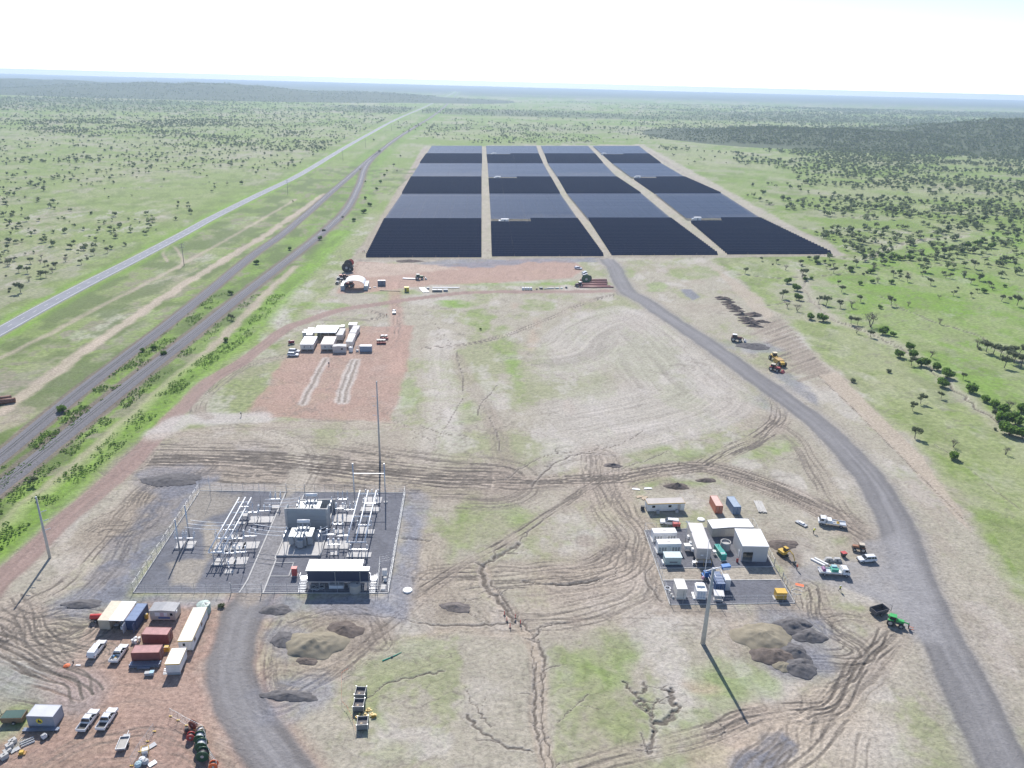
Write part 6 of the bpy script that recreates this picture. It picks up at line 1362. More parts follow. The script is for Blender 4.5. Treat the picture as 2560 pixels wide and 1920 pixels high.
def loader(label, p, rz, m, kind='tractor', sc=1.0, cabm=None, name='tractor', cat='tractor', group=None):
    t = thing(name, label, cat, (p.x, p.y, 0), rz, group); t.scale = (sc,)*3
    MB().box(-1.8, 1.9, -0.55, 0.55, 0.75, 1.25).build('chassis', DARKST, t); MB().box(0.2, 1.95, -0.5, 0.5, 1.25, 1.85).build('bonnet', m, t, bevel=0.08)
    c = MB().hexa([(-1.5, -0.7, 1.26), (0.15, -0.7, 1.26), (0.15, 0.7, 1.26), (-1.5, 0.7, 1.26)], [(-1.35, -0.62, 2.55), (0.0, -0.62, 2.55), (0.0, 0.62, 2.55), (-1.35, 0.62, 2.55)]).build('cab', GLASS, t); MB().box(-1.5, 0.15, -0.75, 0.75, 2.552, 2.7).build('cab_roof', cabm or m, c, bevel=0.04)
    f = MB()
    for x in (-1.5, 0.13):
        for y in (-0.71, 0.71): f.tube((x, y, 1.25), (x*0.92, y*0.9, 2.56), 0.06, 0.06, 5)
    f.build('cab_frame', m, c)
    for y in (-0.95, 0.95): wheel(t, -1.1, y, 0.85, 0.5); wheel(t, 1.4, y, 0.6, 0.4)
    for y in (-1, 1): MB().box(-1.8, -0.4, y*0.95-0.28, y*0.95+0.28, 1.72, 1.8).build('mudguard', m, t)
    if kind == 'loader':
        MB().path([(0.3, 0.5, 1.7), (2.3, 0.5, 1.5), (3.0, 0.5, 0.5)], 0.1).build('arm', m, t); MB().path([(0.3, -0.5, 1.7), (2.3, -0.5, 1.5), (3.0, -0.5, 0.5)], 0.1).build('arm', m, t)
        MB().prism([(2.8, 0.15), (3.8, 0.1), (3.1, 0.9), (2.8, 0.9)], -1.1, 1.1).build('bucket', GREYP if m is not REDP else REDP, t)
    if kind == 'fork':
        MB().tube((-1.6, -0.2, 2.0), (3.0, -0.2, 1.5), 0.2, 0.17, 8).build('boom', m, t); MB().box(3.0, 3.2, -0.7, 0.5, 0.4, 1.5).build('carriage', BLACKP, t); MB().box(3.2, 4.3, -0.6, -0.48, 0.4, 0.48).box(3.2, 4.3, 0.28, 0.4, 0.4, 0.48).build('fork', ORANGE, t)
    return t
LIME = mat('lime_paint', (0.06, 0.42, 0.11), 0.4)
loader('bright green telehandler at the end of the muddy wheel tracks', S(2236, 1562), R(-25), LIME, 'fork', 0.92, name='telehandler', cat='telehandler')
loader('small brown tractor at the end of a curved rut near the gravel apron', S(2146, 1377), R(165), mat('rust_orange', (0.33, 0.15, 0.08), 0.6), 'tractor', 0.85, mat('tan_canopy', (0.55, 0.48, 0.38), 0.6))
# yellow excavator
a = S(1956, 1388)
t = thing('excavator', 'yellow mini excavator digging beside the compound fence', 'excavator', (a.x, a.y, 0), R(-62))
for s in (-1, 1): MB().prism([(-1.3, 0.3), (-1.1, 0.0), (1.1, 0.0), (1.3, 0.3), (1.1, 0.6), (-1.1, 0.6)], s*0.75-0.22, s*0.75+0.22).build('track', TYRE, t)
MB().box(-1.2, 0.9, -0.8, 0.8, 0.65, 1.5).build('house', YEL, t, bevel=0.12); c = MB().box(-0.1, 1.0, 0.0, 0.78, 1.5, 2.5).build('cab', GLASS, t); MB().box(-0.15, 1.05, -0.05, 0.83, 2.5, 2.6).build('cab_roof', YEL, c)
MB().path([(0.9, -0.3, 1.2), (2.3, -0.3, 2.9), (3.6, -0.3, 2.4)], 0.14, 8).build('boom', YEL, t); MB().path([(3.6, -0.3, 2.4), (4.4, -0.3, 0.9)], 0.12, 8).build('stick', YEL, t)
MB().prism([(4.2, 0.9), (4.7, 0.9), (4.6, 0.2), (4.0, 0.15), (3.9, 0.5)], -0.7, 0.1).build('bucket', DARKST, t)
# loose items by the apron
for lab, xy in (('white concrete beam lying nearest the flatbed truck', (2044, 1407)), ('white concrete beam lying beside its twin near the apron', (2053, 1405))):
    bits('concrete_beam', lab, 'beam', S(*xy), R(-50), [('beam', WHT, MB().prism([(-2.0, 0), (2.0, 0), (1.9, 0.4), (-1.9, 0.4)], -0.25, 0.25)), ('end_plate', CONC, MB().box(2.0, 2.05, -0.28, 0.28, 0, 0.45))])
for xy, lab in (((2071.5, 1402), 'grey headwall block standing next to the white beams'), ((2092, 1403), 'grey headwall block standing next to the black hopper')):
    bits('headwall_block', lab, 'concrete block', S(*xy), 0, [('block', CONC, MB().prism([(-1.3, 0), (1.3, 0), (0.7, 1.0), (-0.7, 1.0)], -0.4, 0.4)), ('opening', DARKST, MB().tube((0, -0.42, 0.35), (0, -0.40, 0.35), 0.28, 0.28, 12))])
bits('hopper_bin', 'small black hopper bin on the grass beside the apron', 'bin', S(2108, 1391), 0.3, [('bin', BLACKP, MB().hexa([(-0.4, -0.4, 0.1), (0.4, -0.4, 0.1), (0.4, 0.4, 0.1), (-0.4, 0.4, 0.1)], [(-0.7, -0.6, 1.2), (0.7, -0.6, 1.2), (0.7, 0.6, 1.2), (-0.7, 0.6, 1.2)])), ('lip', REDP, MB().box(-0.72, 0.72, -0.62, 0.62, 1.2, 1.26)), ('foot', DARKST, MB().box(-0.5, 0.5, -0.5, 0.5, 0, 0.1))])
bits('flat_pallet', 'grey flat pallet on the grass behind the crew truck', 'pallet', S(2003, 1311), R(-55), [('deck', GREYP, MB().box(-1.7, 1.7, -0.7, 0.7, 0.25, 0.4)), ('block', TIMBER, MB().box(-1.6, -1.3, -0.7, 0.7, 0, 0.25)), ('block', TIMBER, MB().box(1.3, 1.6, -0.7, 0.7, 0, 0.25)), ('load', WHT, MB().box(-0.8, 0.8, -0.4, 0.4, 0.4, 0.75))])
for xy, lab, w in (((1999, 1463), 'orange ground mat just outside the compound gate', 1.0), ((1992, 1480), 'pale hose loop on the ground below the orange mat', 0.0)):
    if w: bits('ground_mat', lab, 'mat', S(*xy), R(-20), [('mat', ORANGE, MB().box(-1.0, 1.0, -0.55, 0.55, 0.0, 0.08)), ('edge', WHT, MB().box(-1.05, 1.05, -0.6, -0.55, 0, 0.09))])
    else: bits('hose_loop', lab, 'hose', S(*xy), 0, [('hose', WHT, MB().path([(math.cos(q)*1.3, math.sin(q)*1.0, 0.06) for q in np.linspace(0, 5.4, 16)], 0.05))])
def skip_bin(label, p, rz, m, cover=None, name='skip_bin'):
    t = thing(name, label, 'skip bin', (p.x, p.y, 0), rz)
    b = MB().hexa([(-1.4, -0.9, 0.25), (1.4, -0.9, 0.25), (1.4, 0.9, 0.25), (-1.4, 0.9, 0.25)], [(-1.9, -1.0, 0.35), (1.9, -1.0, 0.35), (1.9, 1.0, 0.35), (-1.9, 1.0, 0.35)]).build('floor', m, t)
    for a0, a1, c0, c1 in (((-1.9, -1.0), (1.9, -1.0), (-2.0, -1.1), (2.0, -1.1)), ((1.9, 1.0), (-1.9, 1.0), (2.0, 1.1), (-2.0, 1.1)), ((1.9, -1.0), (1.9, 1.0), (2.0, -1.1), (2.0, 1.1)), ((-1.9, 1.0), (-1.9, -1.0), (-2.0, 1.1), (-2.0, -1.1))):
        MB().hexa([(*a0, 0.3), (*a1, 0.3), (a1[0]*0.95, a1[1]*0.92, 0.3), (a0[0]*0.95, a0[1]*0.92, 0.3)], [(*c0, 1.45), (*c1, 1.45), (c1[0]*0.95, c1[1]*0.92, 1.45), (c0[0]*0.95, c0[1]*0.92, 1.45)]).build('side', m, t)
    MB().path([(-2.0, -0.9, 1.2), (-2.9, -0.9, 0.5), (-2.9, 0.9, 0.5), (-2.0, 0.9, 1.2)], 0.07).path([(-2.9, 0.9, 0.5), (-2.9, 0.9, 1.9), (-2.9, 0.3, 1.9)], 0.06).build('draw_frame', DARKST, t)
    for y in (-1.15, 1.15): wheel(t, 0.4, y*1.05, 0.36, 0.22)
    if cover: MB().hexa([(-1.95, -1.05, 1.40), (1.95, -1.05, 1.40), (1.95, 1.05, 1.40), (-1.95, 1.05, 1.40)], [(-1.9, -1.0, 1.5), (1.9, -1.0, 1.5), (1.5, 0.9, 1.62), (-1.6, 0.9, 1.55)]).build('tarpaulin', cover, t)
    return t
skip_bin('open dark trailer bin beside the green telehandler', S(2196, 1532), R(202), mat('dark_bin', (0.10, 0.10, 0.11), 0.7))
# people near the compound
person('person in hi-vis yellow shirt walking on the gravel apron', S(2099, 1478), R(-70), HIVIS, TROUS, 'walk')
person('person in orange shirt and red hat standing beside the excavator', S(1992, 1425), R(160), HIORG, TROUS, 'stand', ORANGE)
person('person in hi-vis yellow bending over near the crew truck', S(2033, 1334), R(40), HIVIS, TROUS, 'bend')
# spoil and sand
SAND = mat('sand', (0.27, 0.24, 0.18), 0.95, 0, 0.2, 0.6, 0.1, 0.6); GRAVH = mat('blue_gravel', (0.14, 0.134, 0.136), 0.95, 0, 0.3, 1.0, 0.1, 0.8); LOAM = mat('brown_loam', (0.15, 0.125, 0.11), 0.95, 0, 0.35, 0.9, 0.1, 0.9)
for k, (xy, rx, ry, h, m, lab) in enumerate([((1908, 1592), 6.5, 5.5, 1.8, SAND, 'broad tan sand heap among the gravel heaps'), ((1982, 1566), 4.4, 3.4, 2.0, GRAVH, 'blue-grey gravel heap nearest the compound fence'), ((2022, 1590), 3.6, 3.0, 1.5, GRAVH, 'blue-grey gravel heap closest to the telehandler tracks'),
    ((1938, 1640), 5.2, 3.4, 1.5, LOAM, 'dark brown loam heap in front of the sand heap'), ((1985, 1632), 3.4, 3.2, 1.7, GRAVH, 'grey gravel heap squeezed between loam and wheel tracks'), ((1998, 1668), 4.2, 3.2, 1.6, GRAVH, 'lowest grey gravel heap of the spoil group'), ((1962, 1665), 2.6, 2.2, 1.0, SAND, 'small sand heap at the tip of the spoil group'),
    ((789, 1612), 6.2, 5.2, 2.6, SAND, 'big olive sand heap beside the substation access road'), ((862, 1574), 4.0, 3.0, 1.2, LOAM, 'dark spoil heap behind the olive sand heap'), ((712, 1600), 3.2, 2.6, 0.8, GRAVH, 'low grey gravel heap beside the olive sand heap'), ((768, 1652), 2.2, 1.4, 0.6, LOAM, 'small dark spoil heap at the foot of the olive sand heap'), ((724, 1740), 5.6, 1.6, 0.8, GRAVH, 'long low gravel windrow beside the access road'),
    ((1692, 1216), 3.4, 2.4, 1.3, LOAM, 'dark soil heap behind the striped office'), ((1766, 1201), 3.0, 1.6, 0.8, LOAM, 'flat soil heap on the loop track'), ((1955, 1362), 4.5, 2.6, 1.0, LOAM, 'freshly dug brown soil heap by the excavator'), ((1532, 1164), 2.8, 1.8, 1.0, DIRTY, 'dark rock heap at the end of short wheel marks'), ((1140, 1518), 3.6, 2.0, 0.7, DIRTY, 'heap of dark rocks left of the erosion gully'),
    ((690, 1525), 3.2, 2.2, 0.9, GRAVH, 'grey rubble heap by the substation gate'), ((1882, 866), 8.5, 5.0, 1.6, GRAVH, 'pale rubble heap beside the graded strip'), ((430, 1200), 9.0, 4.0, 0.9, GRAVH, 'grey gravel windrow behind the substation corner'), ((207, 1510), 4.0, 2.0, 0.8, GRAVH, 'blue-grey gravel heap behind the open shelter'),
    ((1022, 653), 9.0, 4.5, 1.4, LOAM, 'reddish soil heap on the sandy end of the laydown')]):
    heap(lab, S(*xy), rx*1.05, ry, h*0.8, m, k+1)
for k, z in enumerate([(35, 165), (75, 190), (140, 240), (165, 285), (215, 320), (250, 350), (300, 395), (378, 458), (443, 518), (480, 562), (538, 605), (600, 655), (600, 475), (575, 445), (715, 575)]):
    p = S(1800+z[0]/6.9125, 720+z[1]/6.9125+1); heap('brown tipped soil heap in the line beside the scraped ridges', p, 4.6, 2.4, 1.25, LOAM, 50+k, group='tipped soil heaps in a line')

# ================================================================== FRONT YARD (left)
RBL = RB
TANC = ribbed('container_tan', (0.50, 0.44, 0.34), 1, 0.28, 0.6); NVC = ribbed('container_navy', (0.035, 0.07, 0.17), 1, 0.28, 0.5); REDC = ribbed('container_red', (0.27, 0.085, 0.075), 0, 0.28, 0.6)
FADR = mat('faded_red_roof', (0.42, 0.20, 0.19), 0.6, 0, 0.25, 0.8); GRC = ribbed('container_grey', (0.33, 0.35, 0.40), 0, 0.28, 0.55)
A, B = S(249, 1574), S(343, 1576); h0 = heading(A, B); u = Vector((math.cos(h0), math.sin(h0), 0)); W_ = (B-A).length
container('tan shipping container forming one side of the open shelter', A, A+u*2.44, 6.06, 2.6, TANC, None)
c2, L2 = container('navy shipping container with blue roof forming the other side of the open shelter', B-u*2.44, B, 6.06, 2.6, NVC, None, roof=mat('blue_roof', (0.13, 0.20, 0.36), 0.5, 0, 0.1, 0.6))
for k in range(4): MB().box(0.2, L2-0.2, 0.3+k*1.45, 1.6+k*1.45, 2.582, 2.60).build('roof_panel', mat('blue_roof_panel', (0.10, 0.17, 0.32), 0.45), c2)
MB().box(0.15, 0.2, -1.5, 0.0, 0.3, 2.4).build('door', mat('pale_door', (0.66, 0.68, 0.70), 0.5), c2); MB().box(L2-0.2, L2-0.15, -1.3, 0.0, 0.3, 2.4).build('door', NVC, c2)
t = thing('shelter_roof', 'white sheet roof spanning between the tan and navy containers', 'shelter', (A.x, A.y, 0), h0)
MB().hexa([(0.1, -0.25, 2.66), (W_-2.5, -0.25, 2.66), (W_-2.5, 6.2, 2.92), (0.1, 6.2, 2.92)], [(0.1, -0.25, 2.74), (W_-2.5, -0.25, 2.74), (W_-2.5, 6.2, 3.0), (0.1, 6.2, 3.0)]).build('roof_sheet', ROOFW, t)
MB().hexa([(0.1, -0.26, 2.742), (2.5, -0.26, 2.742), (2.5, 6.21, 3.002), (0.1, 6.21, 3.002)], [(0.1, -0.26, 2.76), (2.5, -0.26, 2.76), (2.5, 6.21, 3.02), (0.1, 6.21, 3.02)]).build('tan_sheet', mat('tan_sheet', (0.66, 0.58, 0.44), 0.6), t)
for y in (0.4, 3.0, 5.6): MB().box(2.45, W_-2.5, y, y+0.12, 2.55, 2.655+y*0.04).build('beam', TIMBER, t)
for k, (x, y, m, lab) in enumerate(((3.6, 0.6, BLACKP, 'black tool trolley under the shelter roof'), (4.4, 1.6, GREYP, 'grey workbench under the shelter roof'), (5.2, 0.3, WHT, 'white tub on the ground at the shelter mouth'))):
    p = A+u*x+Vector((-u.y, u.x, 0))*y; bits('tool_box', lab, 'tool box', p, h0, [('body', m, MB().box(-0.5, 0.5, -0.35, 0.35, 0.15, 0.9)), ('lid', GREYP, MB().box(-0.52, 0.52, -0.37, 0.37, 0.9, 0.95)), ('base', DARKST, MB().box(-0.45, 0.45, -0.3, 0.3, 0, 0.15))])
t = bits('water_trailer', 'red tank trailer behind the tan container', 'trailer', S(245, 1552), R(5), [('tank', mat('bright_red', (0.62, 0.05, 0.04), 0.4), MB().tube((-1.4, 0, 1.2), (1.2, 0, 1.2), 0.6, 0.6, 16)), ('frame', DARKST, MB().box(-1.5, 1.4, -0.5, 0.5, 0.45, 0.62)), ('drawbar', DARKST, MB().tube((-1.5, 0, 0.5), (-2.6, 0, 0.5), 0.06))])
for y in (-0.65, 0.65): wheel(t, -0.2, y, 0.36, 0.22)
t = cabin('small beige site office with posters and grey roof beside the navy container', S(377, 1552), S(440.5, 1553), 3.0, 2.7, BEIGE, ROOFG, None, 0.3, ((0.85, 0.6),), (), 0.0, gable=0.25)
L = (S(440.5, 1553)-S(377, 1552)).length
for x, w, z0, z1, m in ((0.30, 1.1, 1.3, 2.3, WHT), (0.48, 0.9, 1.25, 2.3, mat('poster_pink', (0.62, 0.48, 0.50), 0.6)), (0.62, 0.8, 1.3, 2.25, WHT), (0.55, 2.6, 0.65, 1.15, mat('poster_blue', (0.10, 0.16, 0.36), 0.6))): MB().box(x*L-w/2, x*L+w/2, -0.035, -0.004, z0, z1).build('notice_board', m, t)
MB().box(L*0.94, L*0.94+0.6, 0.3, 0.9, 2.0, 2.5).build('air_conditioner', WHT, t)
watertank('green water tank with white ribbed lid behind the long office', S(511, 1530), 1.5, 2.2, mat('pale_green_tank', (0.36, 0.46, 0.40), 0.5), 8)
YTR = mat('pale_yellow_trim', (0.72, 0.50, 0.12), 0.5); CRF = mat('cream_dust_roof', (0.66, 0.63, 0.57), 0.55, 0, 0.1, 0.5)
zt = 2.8; A, B = S(444.5, 1603, zt), S(478.5, 1603.5, zt); dep = (S(484, 1520, zt)-A).length
A.z = B.z = 0; ang = heading(S(444.5, 1603, zt), S(484, 1520, zt))-R(90)
t = cabin('long narrow white office with yellow roof edges running away from the yard', A, B, dep, zt, OFFW, CRF, YTR, 0.35, ((0.4, 0.5),), (), 0, sidewins=((0.15, 1.0), (0.6, 1.0)))
t.rotation_euler[2] = ang
zt = 2.8; A, B = S(412.5, 1661, zt), S(447.5, 1660.5, zt); dep = (S(430.5, 1622.3, zt)-A).length; ang = heading(S(412.5, 1661, zt), S(430.5, 1622.3, zt))-R(90); A.z = B.z = 0
t = cabin('short white office with yellow roof edges on a dark base', A, B, dep, zt, OFFW, ROOFW, YTR, 0.7); t.rotation_euler[2] = ang
for k in range(4): MB().box(-0.9+0.0*k, -0.1, 0.3+k*0.3, 0.55+k*0.3, 0.15*k, 0.15*k+0.06).build('step', GALV, t)
MB().box(0.05, (B-A).length-0.05, 0.02, 0.1, 0.05, 0.68).build('skirt', GREYP, t)
container('faded red shipping container behind its twin, beside the beige office', S(357, 1610), S(422, 1611.5), 2.44, 2.6, REDC, 'right', 'red shipping containers', roof=FADR)
container('faded red shipping container with steel sections stacked against it', S(331, 1657.5), S(401, 1656), 2.44, 2.6, REDC, 'right', 'red shipping containers', roof=FADR)
STEELB = mat('steel_bluegrey', (0.24, 0.28, 0.36), 0.4, 0.5)
def bar_stack(label, p, rz, n, L, r, m, rows=2, name='steel_sections', cat='steel sections'):
    t = thing(name, label, cat, (p.x, p.y, 0), rz)
    for x in (-L*0.35, L*0.35): MB().box(x-0.08, x+0.08, -n*r*1.2, n*r*1.2, 0, 0.15).build('bearer', TIMBER, t)
    for k in range(rows):
        for i in range(n-k): y = (i-(n-k-1)/2)*r*2.3; MB().box(-L/2+0.1*(i % 2), L/2-0.1*((i+1) % 2), y-r, y+r, 0.152+k*r*2.1, 0.152+k*r*2.1+r*1.9).build('section', m, t)
    return t
bar_stack('blue-grey steel sections stacked in front of the red container', S(364, 1664), RB, 5, 6.2, 0.14, STEELB)
bits('pallet_load', 'low wrapped steel bundle on the dirt before the red container', 'pallet', S(360, 1672), RB, [('bundle', STEELB, MB().box(-1.3, 1.3, -0.3, 0.3, 0.12, 0.4)), ('bearer', TIMBER, MB().box(-1.0, -0.9, -0.4, 0.4, 0, 0.12)), ('bearer', TIMBER, MB().box(0.9, 1.0, -0.4, 0.4, 0, 0.12))])
bits('tool_box', 'pale blue-lidded box on the dirt in front of the short office', 'tool box', S(374, 1687), R(8), [('body', GREYP, MB().box(-0.9, 0.9, -0.4, 0.4, 0.1, 0.7)), ('lid', mat('sky_lid', (0.30, 0.50, 0.62), 0.5), MB().box(0.1, 0.95, -0.45, 0.45, 0.7, 0.8)), ('base', DARKST, MB().box(-0.8, 0.8, -0.3, 0.3, 0, 0.1))])
bits('stacked_crates', 'yellow stacked crates at the end of the red container', 'crates', S(418, 1627), R(5), [('crate', YEL, MB().box(-0.5, 0.5, -0.4, 0.4, 0.05, 0.7)), ('crate', YEL, MB().box(-0.45, 0.45, -0.35, 0.35, 0.72, 1.2)), ('pallet', TIMBER, MB().box(-0.6, 0.6, -0.5, 0.5, 0, 0.05)), ('rim', WHT, MB().box(-0.5, 0.5, -0.4, -0.36, 1.2, 1.25))])
bits('drum_stack', 'white drums stacked beside the rear red container', 'drums', S(342, 1604), 0, [('drum', WHT, MB().tube((x, y, 0), (x, y, 0.9), 0.3, 0.3, 12)) for x, y in ((-0.6, -0.4), (0.1, -0.6), (-0.3, 0.4), (0.5, 0.3))]+[('lid', GREYP, MB().tube((-0.3, 0, 0.9), (-0.3, 0, 1.0), 0.32, 0.32, 12))])
bits('fuel_can_rack', 'orange fuel cans between the red containers', 'fuel cans', S(427, 1652), 0, [('can', ORANGE, MB().box(-0.2, 0.2, -0.1, 0.1, 0, 0.5)), ('can', ORANGE, MB().box(0.3, 0.6, -0.1, 0.15, 0, 0.5)), ('can', DARKST, MB().box(-0.7, -0.35, -0.1, 0.15, 0, 0.5))])
bits('gas_bottle', 'yellow drum beside the navy container', 'drum', S(366, 1545), 0, [('drum', YEL, MB().lathe([(0.45, 0), (0.48, 0.1), (0.48, 1.0), (0.4, 1.1)], (0, 0, 0), 14)), ('cap', WHT, MB().tube((0, 0, 1.1), (0, 0, 1.25), 0.2, 0.2, 8))])
# utes
ute('white ute with a full canopy parked before the open shelter', S(231, 1646), S(256, 1612), 'canopy')
ute('white ute with a loaded tray parked beside the red containers', S(287, 1657), S(311, 1622), 'tray', load=[('tool_case', YEL, MB().box(-1.7, -1.4, -0.2, 0.3, 0.73, 1.0)), ('blue_drum', mat('blue_drum', (0.1, 0.3, 0.5), 0.5), MB().tube((-1.3, 0.4, 0.73), (-1.3, 0.4, 1.2), 0.25, 0.25)), ('crate', GREYP, MB().box(-2.3, -1.8, -0.6, 0.1, 0.73, 1.05))])
ute('white ute with an empty black-lined tub, parked nearer the grey container', S(206, 1830), S(238, 1785), 'tub')
ute('white ute with an empty black-lined tub, parked beside its twin nearer the trailer', S(254, 1827), S(284, 1781), 'tub')
A, B = S(72, 1818), S(139, 1820)
t, L = container('grey shipping container with a yellow round emblem and bars along its foot', A, B, 3.0, 2.7, GRC, None, roof=mat('pale_grey_top', (0.56, 0.57, 0.60), 0.5, 0, 0.08, 0.5))
o = MB().tube((L*0.45, 0.03, 1.55), (L*0.45, -0.012, 1.55), 0.62, 0.62, 24).build('emblem', mat('emblem_yellow', (0.75, 0.60, 0.04), 0.5), t)
MB().prism([(L*0.45-0.38, 1.25), (L*0.45+0.4, 1.2), (L*0.45+0.32, 1.55), (L*0.45+0.1, 1.6), (L*0.45+0.02, 1.95), (L*0.45-0.15, 1.9), (L*0.45-0.22, 1.6)], -0.022, -0.014).build('emblem_mark', BLACKP, o)
bar_stack('grey square bars lying along the foot of the grey container', S(104, 1826), RB, 3, 6.6, 0.12, STEELB, 1)
skip_bin('timber-sided trailer bin under a dark green tarpaulin', S(38, 1800), R(4), mat('brown_bin', (0.22, 0.15, 0.09), 0.8), mat('tarpaulin_green', (0.04, 0.10, 0.085), 0.7))
# small flat trailer
c, h = at_heading(S(303, 1879), S(316, 1848)); t = thing('box_trailer', 'small galvanised flat trailer parked alone on the red dirt', 'trailer', (c.x, c.y, 0), h)
MB().box(-1.6, 1.2, -0.85, 0.85, 0.55, 0.65).build('deck', mat('trailer_deck', (0.42, 0.40, 0.37), 0.7), t); [MB().box(*q).build('side', GALV, t) for q in ((-1.6, 1.2, 0.8, 0.86, 0.65, 0.95), (-1.6, 1.2, -0.86, -0.8, 0.65, 0.95), (-1.66, -1.6, -0.86, 0.86, 0.56, 0.95), (1.2, 1.26, -0.86, 0.86, 0.65, 0.95))]
MB().box(1.3, 2.1, -0.6, 0.6, 0.5, 0.62).build('tool_platform', GREYP, t); MB().tube((1.2, 0, 0.5), (3.0, 0, 0.5), 0.06, 0.05).build('drawbar', GALV, t); MB().tube((2.6, 0, 0), (2.6, 0, 0.5), 0.05, 0.05).build('jockey_wheel', DARKST, t)
for y in (-0.95, 0.95): wheel(t, -0.3, y, 0.34, 0.2)
for k, (xy, lab) in enumerate((((33, 1858), 'pale concrete block at the grass end of the block row'), ((25, 1869), 'pale concrete block, second in the row beside the poles'), ((19, 1880), 'smallest pale concrete block in the row by the yard edge'), ((12, 1895), 'pale concrete block at the open end of the row'))):
    bits('concrete_block', lab, 'concrete block', S(*xy), R(55), [('block', CONC, MB().box(-0.6, 0.6, -0.45, 0.45, 0, 0.9 if k != 2 else 0.6)), ('lifting_lug', DARKST, MB().box(-0.15, 0.15, -0.05, 0.05, 0.9 if k != 2 else 0.6, 1.0 if k != 2 else 0.7))], 'concrete block row')
t = thing('pole_bundle', 'fan of pale poles leaning beside the concrete block row', 'poles', (S(46, 1862).x, S(46, 1862).y, 0), R(80))
for k in range(5): MB().tube((-1.6, (k-2)*0.12, 0.08), (1.6, (k-2)*0.3, 0.12), 0.05, 0.05, 6).build('pole', mat('pale_timber', (0.66, 0.62, 0.52), 0.8), t)
for xy, lab, m, w, d_ in (((38, 1876), 'grey sheet panel lying next to the poles', GREYP, 1.5, 0.9), ((379, 1866), 'grey sheet panel lying inside the mesh fence run', GREYP, 1.6, 1.0), ((381, 1910), 'white sheet panel lying among bags at the yard edge', WHT, 1.4, 1.0)):
    bits('sheet_panel', lab, 'panel', S(*xy), R(50), [('sheet', m, MB().box(-w/2, w/2, -d_/2, d_/2, 0.12, 0.17)), ('bearer', TIMBER, MB().box(-w/2+0.1, -w/2+0.2, -d_/2, d_/2, 0, 0.12)), ('bearer', TIMBER, MB().box(w/2-0.2, w/2-0.1, -d_/2, d_/2, 0, 0.12))])
bits('tray_bin', 'black steel tray in front of the grey container', 'tray', S(69, 1857), R(40), [('floor', BLACKP, MB().box(-1.1, 1.1, -0.6, 0.6, 0.05, 0.12)), ('side', WHT, MB().box(-1.1, 1.1, 0.56, 0.62, 0.05, 0.35)), ('side', WHT, MB().box(-1.1, 1.1, -0.62, -0.56, 0.05, 0.35)), ('divider', WHT, MB().box(-1.1, 1.1, -0.03, 0.03, 0.12, 0.35))])
bits('plate_compactor', 'yellow brown compactor on the red dirt', 'compactor', S(56, 1885), R(15), [('engine', YEL, MB().box(-0.4, 0.3, -0.3, 0.3, 0.25, 0.7)), ('plate', mat('ochre', (0.42, 0.24, 0.08), 0.7), MB().box(-0.6, 0.6, -0.4, 0.4, 0.02, 0.25)), ('handle', DARKST, MB().path([(-0.4, 0, 0.6), (-1.1, 0, 1.0)], 0.04))])
bits('small_generator', 'small white generator set beside the grey container', 'generator', S(113, 1845), R(60), [('frame', DARKST, MB().box(-0.6, 0.6, -0.4, 0.4, 0.1, 0.25)), ('engine', WHT, MB().box(-0.5, 0.3, -0.35, 0.35, 0.25, 0.85)), ('tank', GREYP, MB().box(-0.4, 0.2, -0.25, 0.25, 0.85, 1.0)), ('wheel', TYRE, MB().tube((0.4, -0.45, 0.2), (0.4, 0.45, 0.2), 0.2, 0.2, 10))])
bits('marker_pile', 'orange bunting heap at the grass edge of the yard', 'bunting', S(167, 1664), 0, [('bunting', ORANGE, MB().lathe([(0.7, 0), (0.5, 0.15), (0.2, 0.3)], (0, 0, 0), 9)), ('stake', DARKST, MB().box(0.9, 1.1, 0.6, 0.8, 0, 0.7)), ('sheet', WHT, MB().box(1.8, 2.8, 0.0, 0.3, 0, 0.1))])
# temporary fence panels with feet
def temp_fence(label, pts, group):
    t = thing('temporary_fence', label, 'fence', (pts[0].x, pts[0].y, 0), 0, group); o2 = Vector((pts[0].x, pts[0].y, 0))
    for a, b in zip(pts, pts[1:]):
        a, b = a-o2, b-o2; f = MB(); Z1 = Vector((0, 0, 2.0)); z0 = Vector((0, 0, 0.15))
        f.tube(a+z0, a+Z1, 0.03, 0.03, 6).tube(b+z0, b+Z1, 0.03, 0.03, 6).tube(a+Z1, b+Z1, 0.025, 0.025, 5).tube(a+z0, b+z0, 0.025, 0.025, 5)
        n = 9
        for k in range(1, n): q = a.lerp(b, k/n); f.tube(q+z0, q+Z1, 0.008, 0.008, 4)
        for z in (0.5, 0.9, 1.3, 1.7): f.tube(a+Vector((0, 0, z)), b+Vector((0, 0, z)), 0.008, 0.008, 4)
        f.build('mesh_panel', FENCE, t)
    for p in pts:
        a = p-o2; MB().box(a.x-0.3, a.x+0.3, a.y-0.12, a.y+0.12, 0, 0.16).build('foot', YEL, t)
temp_fence('temporary mesh fence with yellow feet curving round the cable drums', [S(*q) for q in ((427, 1791), (446, 1801), (467, 1814), (488, 1824), (509, 1834), (517, 1856), (521, 1885), (532, 1905), (545, 1925))], 'temporary mesh fences')
temp_fence('temporary mesh fence with yellow feet behind the yellow-framed pump', [S(*q) for q in ((386, 1829), (369, 1854), (350, 1880), (329, 1915))], 'temporary mesh fences')
DGRN = mat('drum_green', (0.02, 0.09, 0.045), 0.5); DSTEEL = mat('drum_cable', (0.46, 0.48, 0.50), 0.5); CBLK = mat('black_cable', (0.03, 0.03, 0.035), 0.6)
dr = R(100)
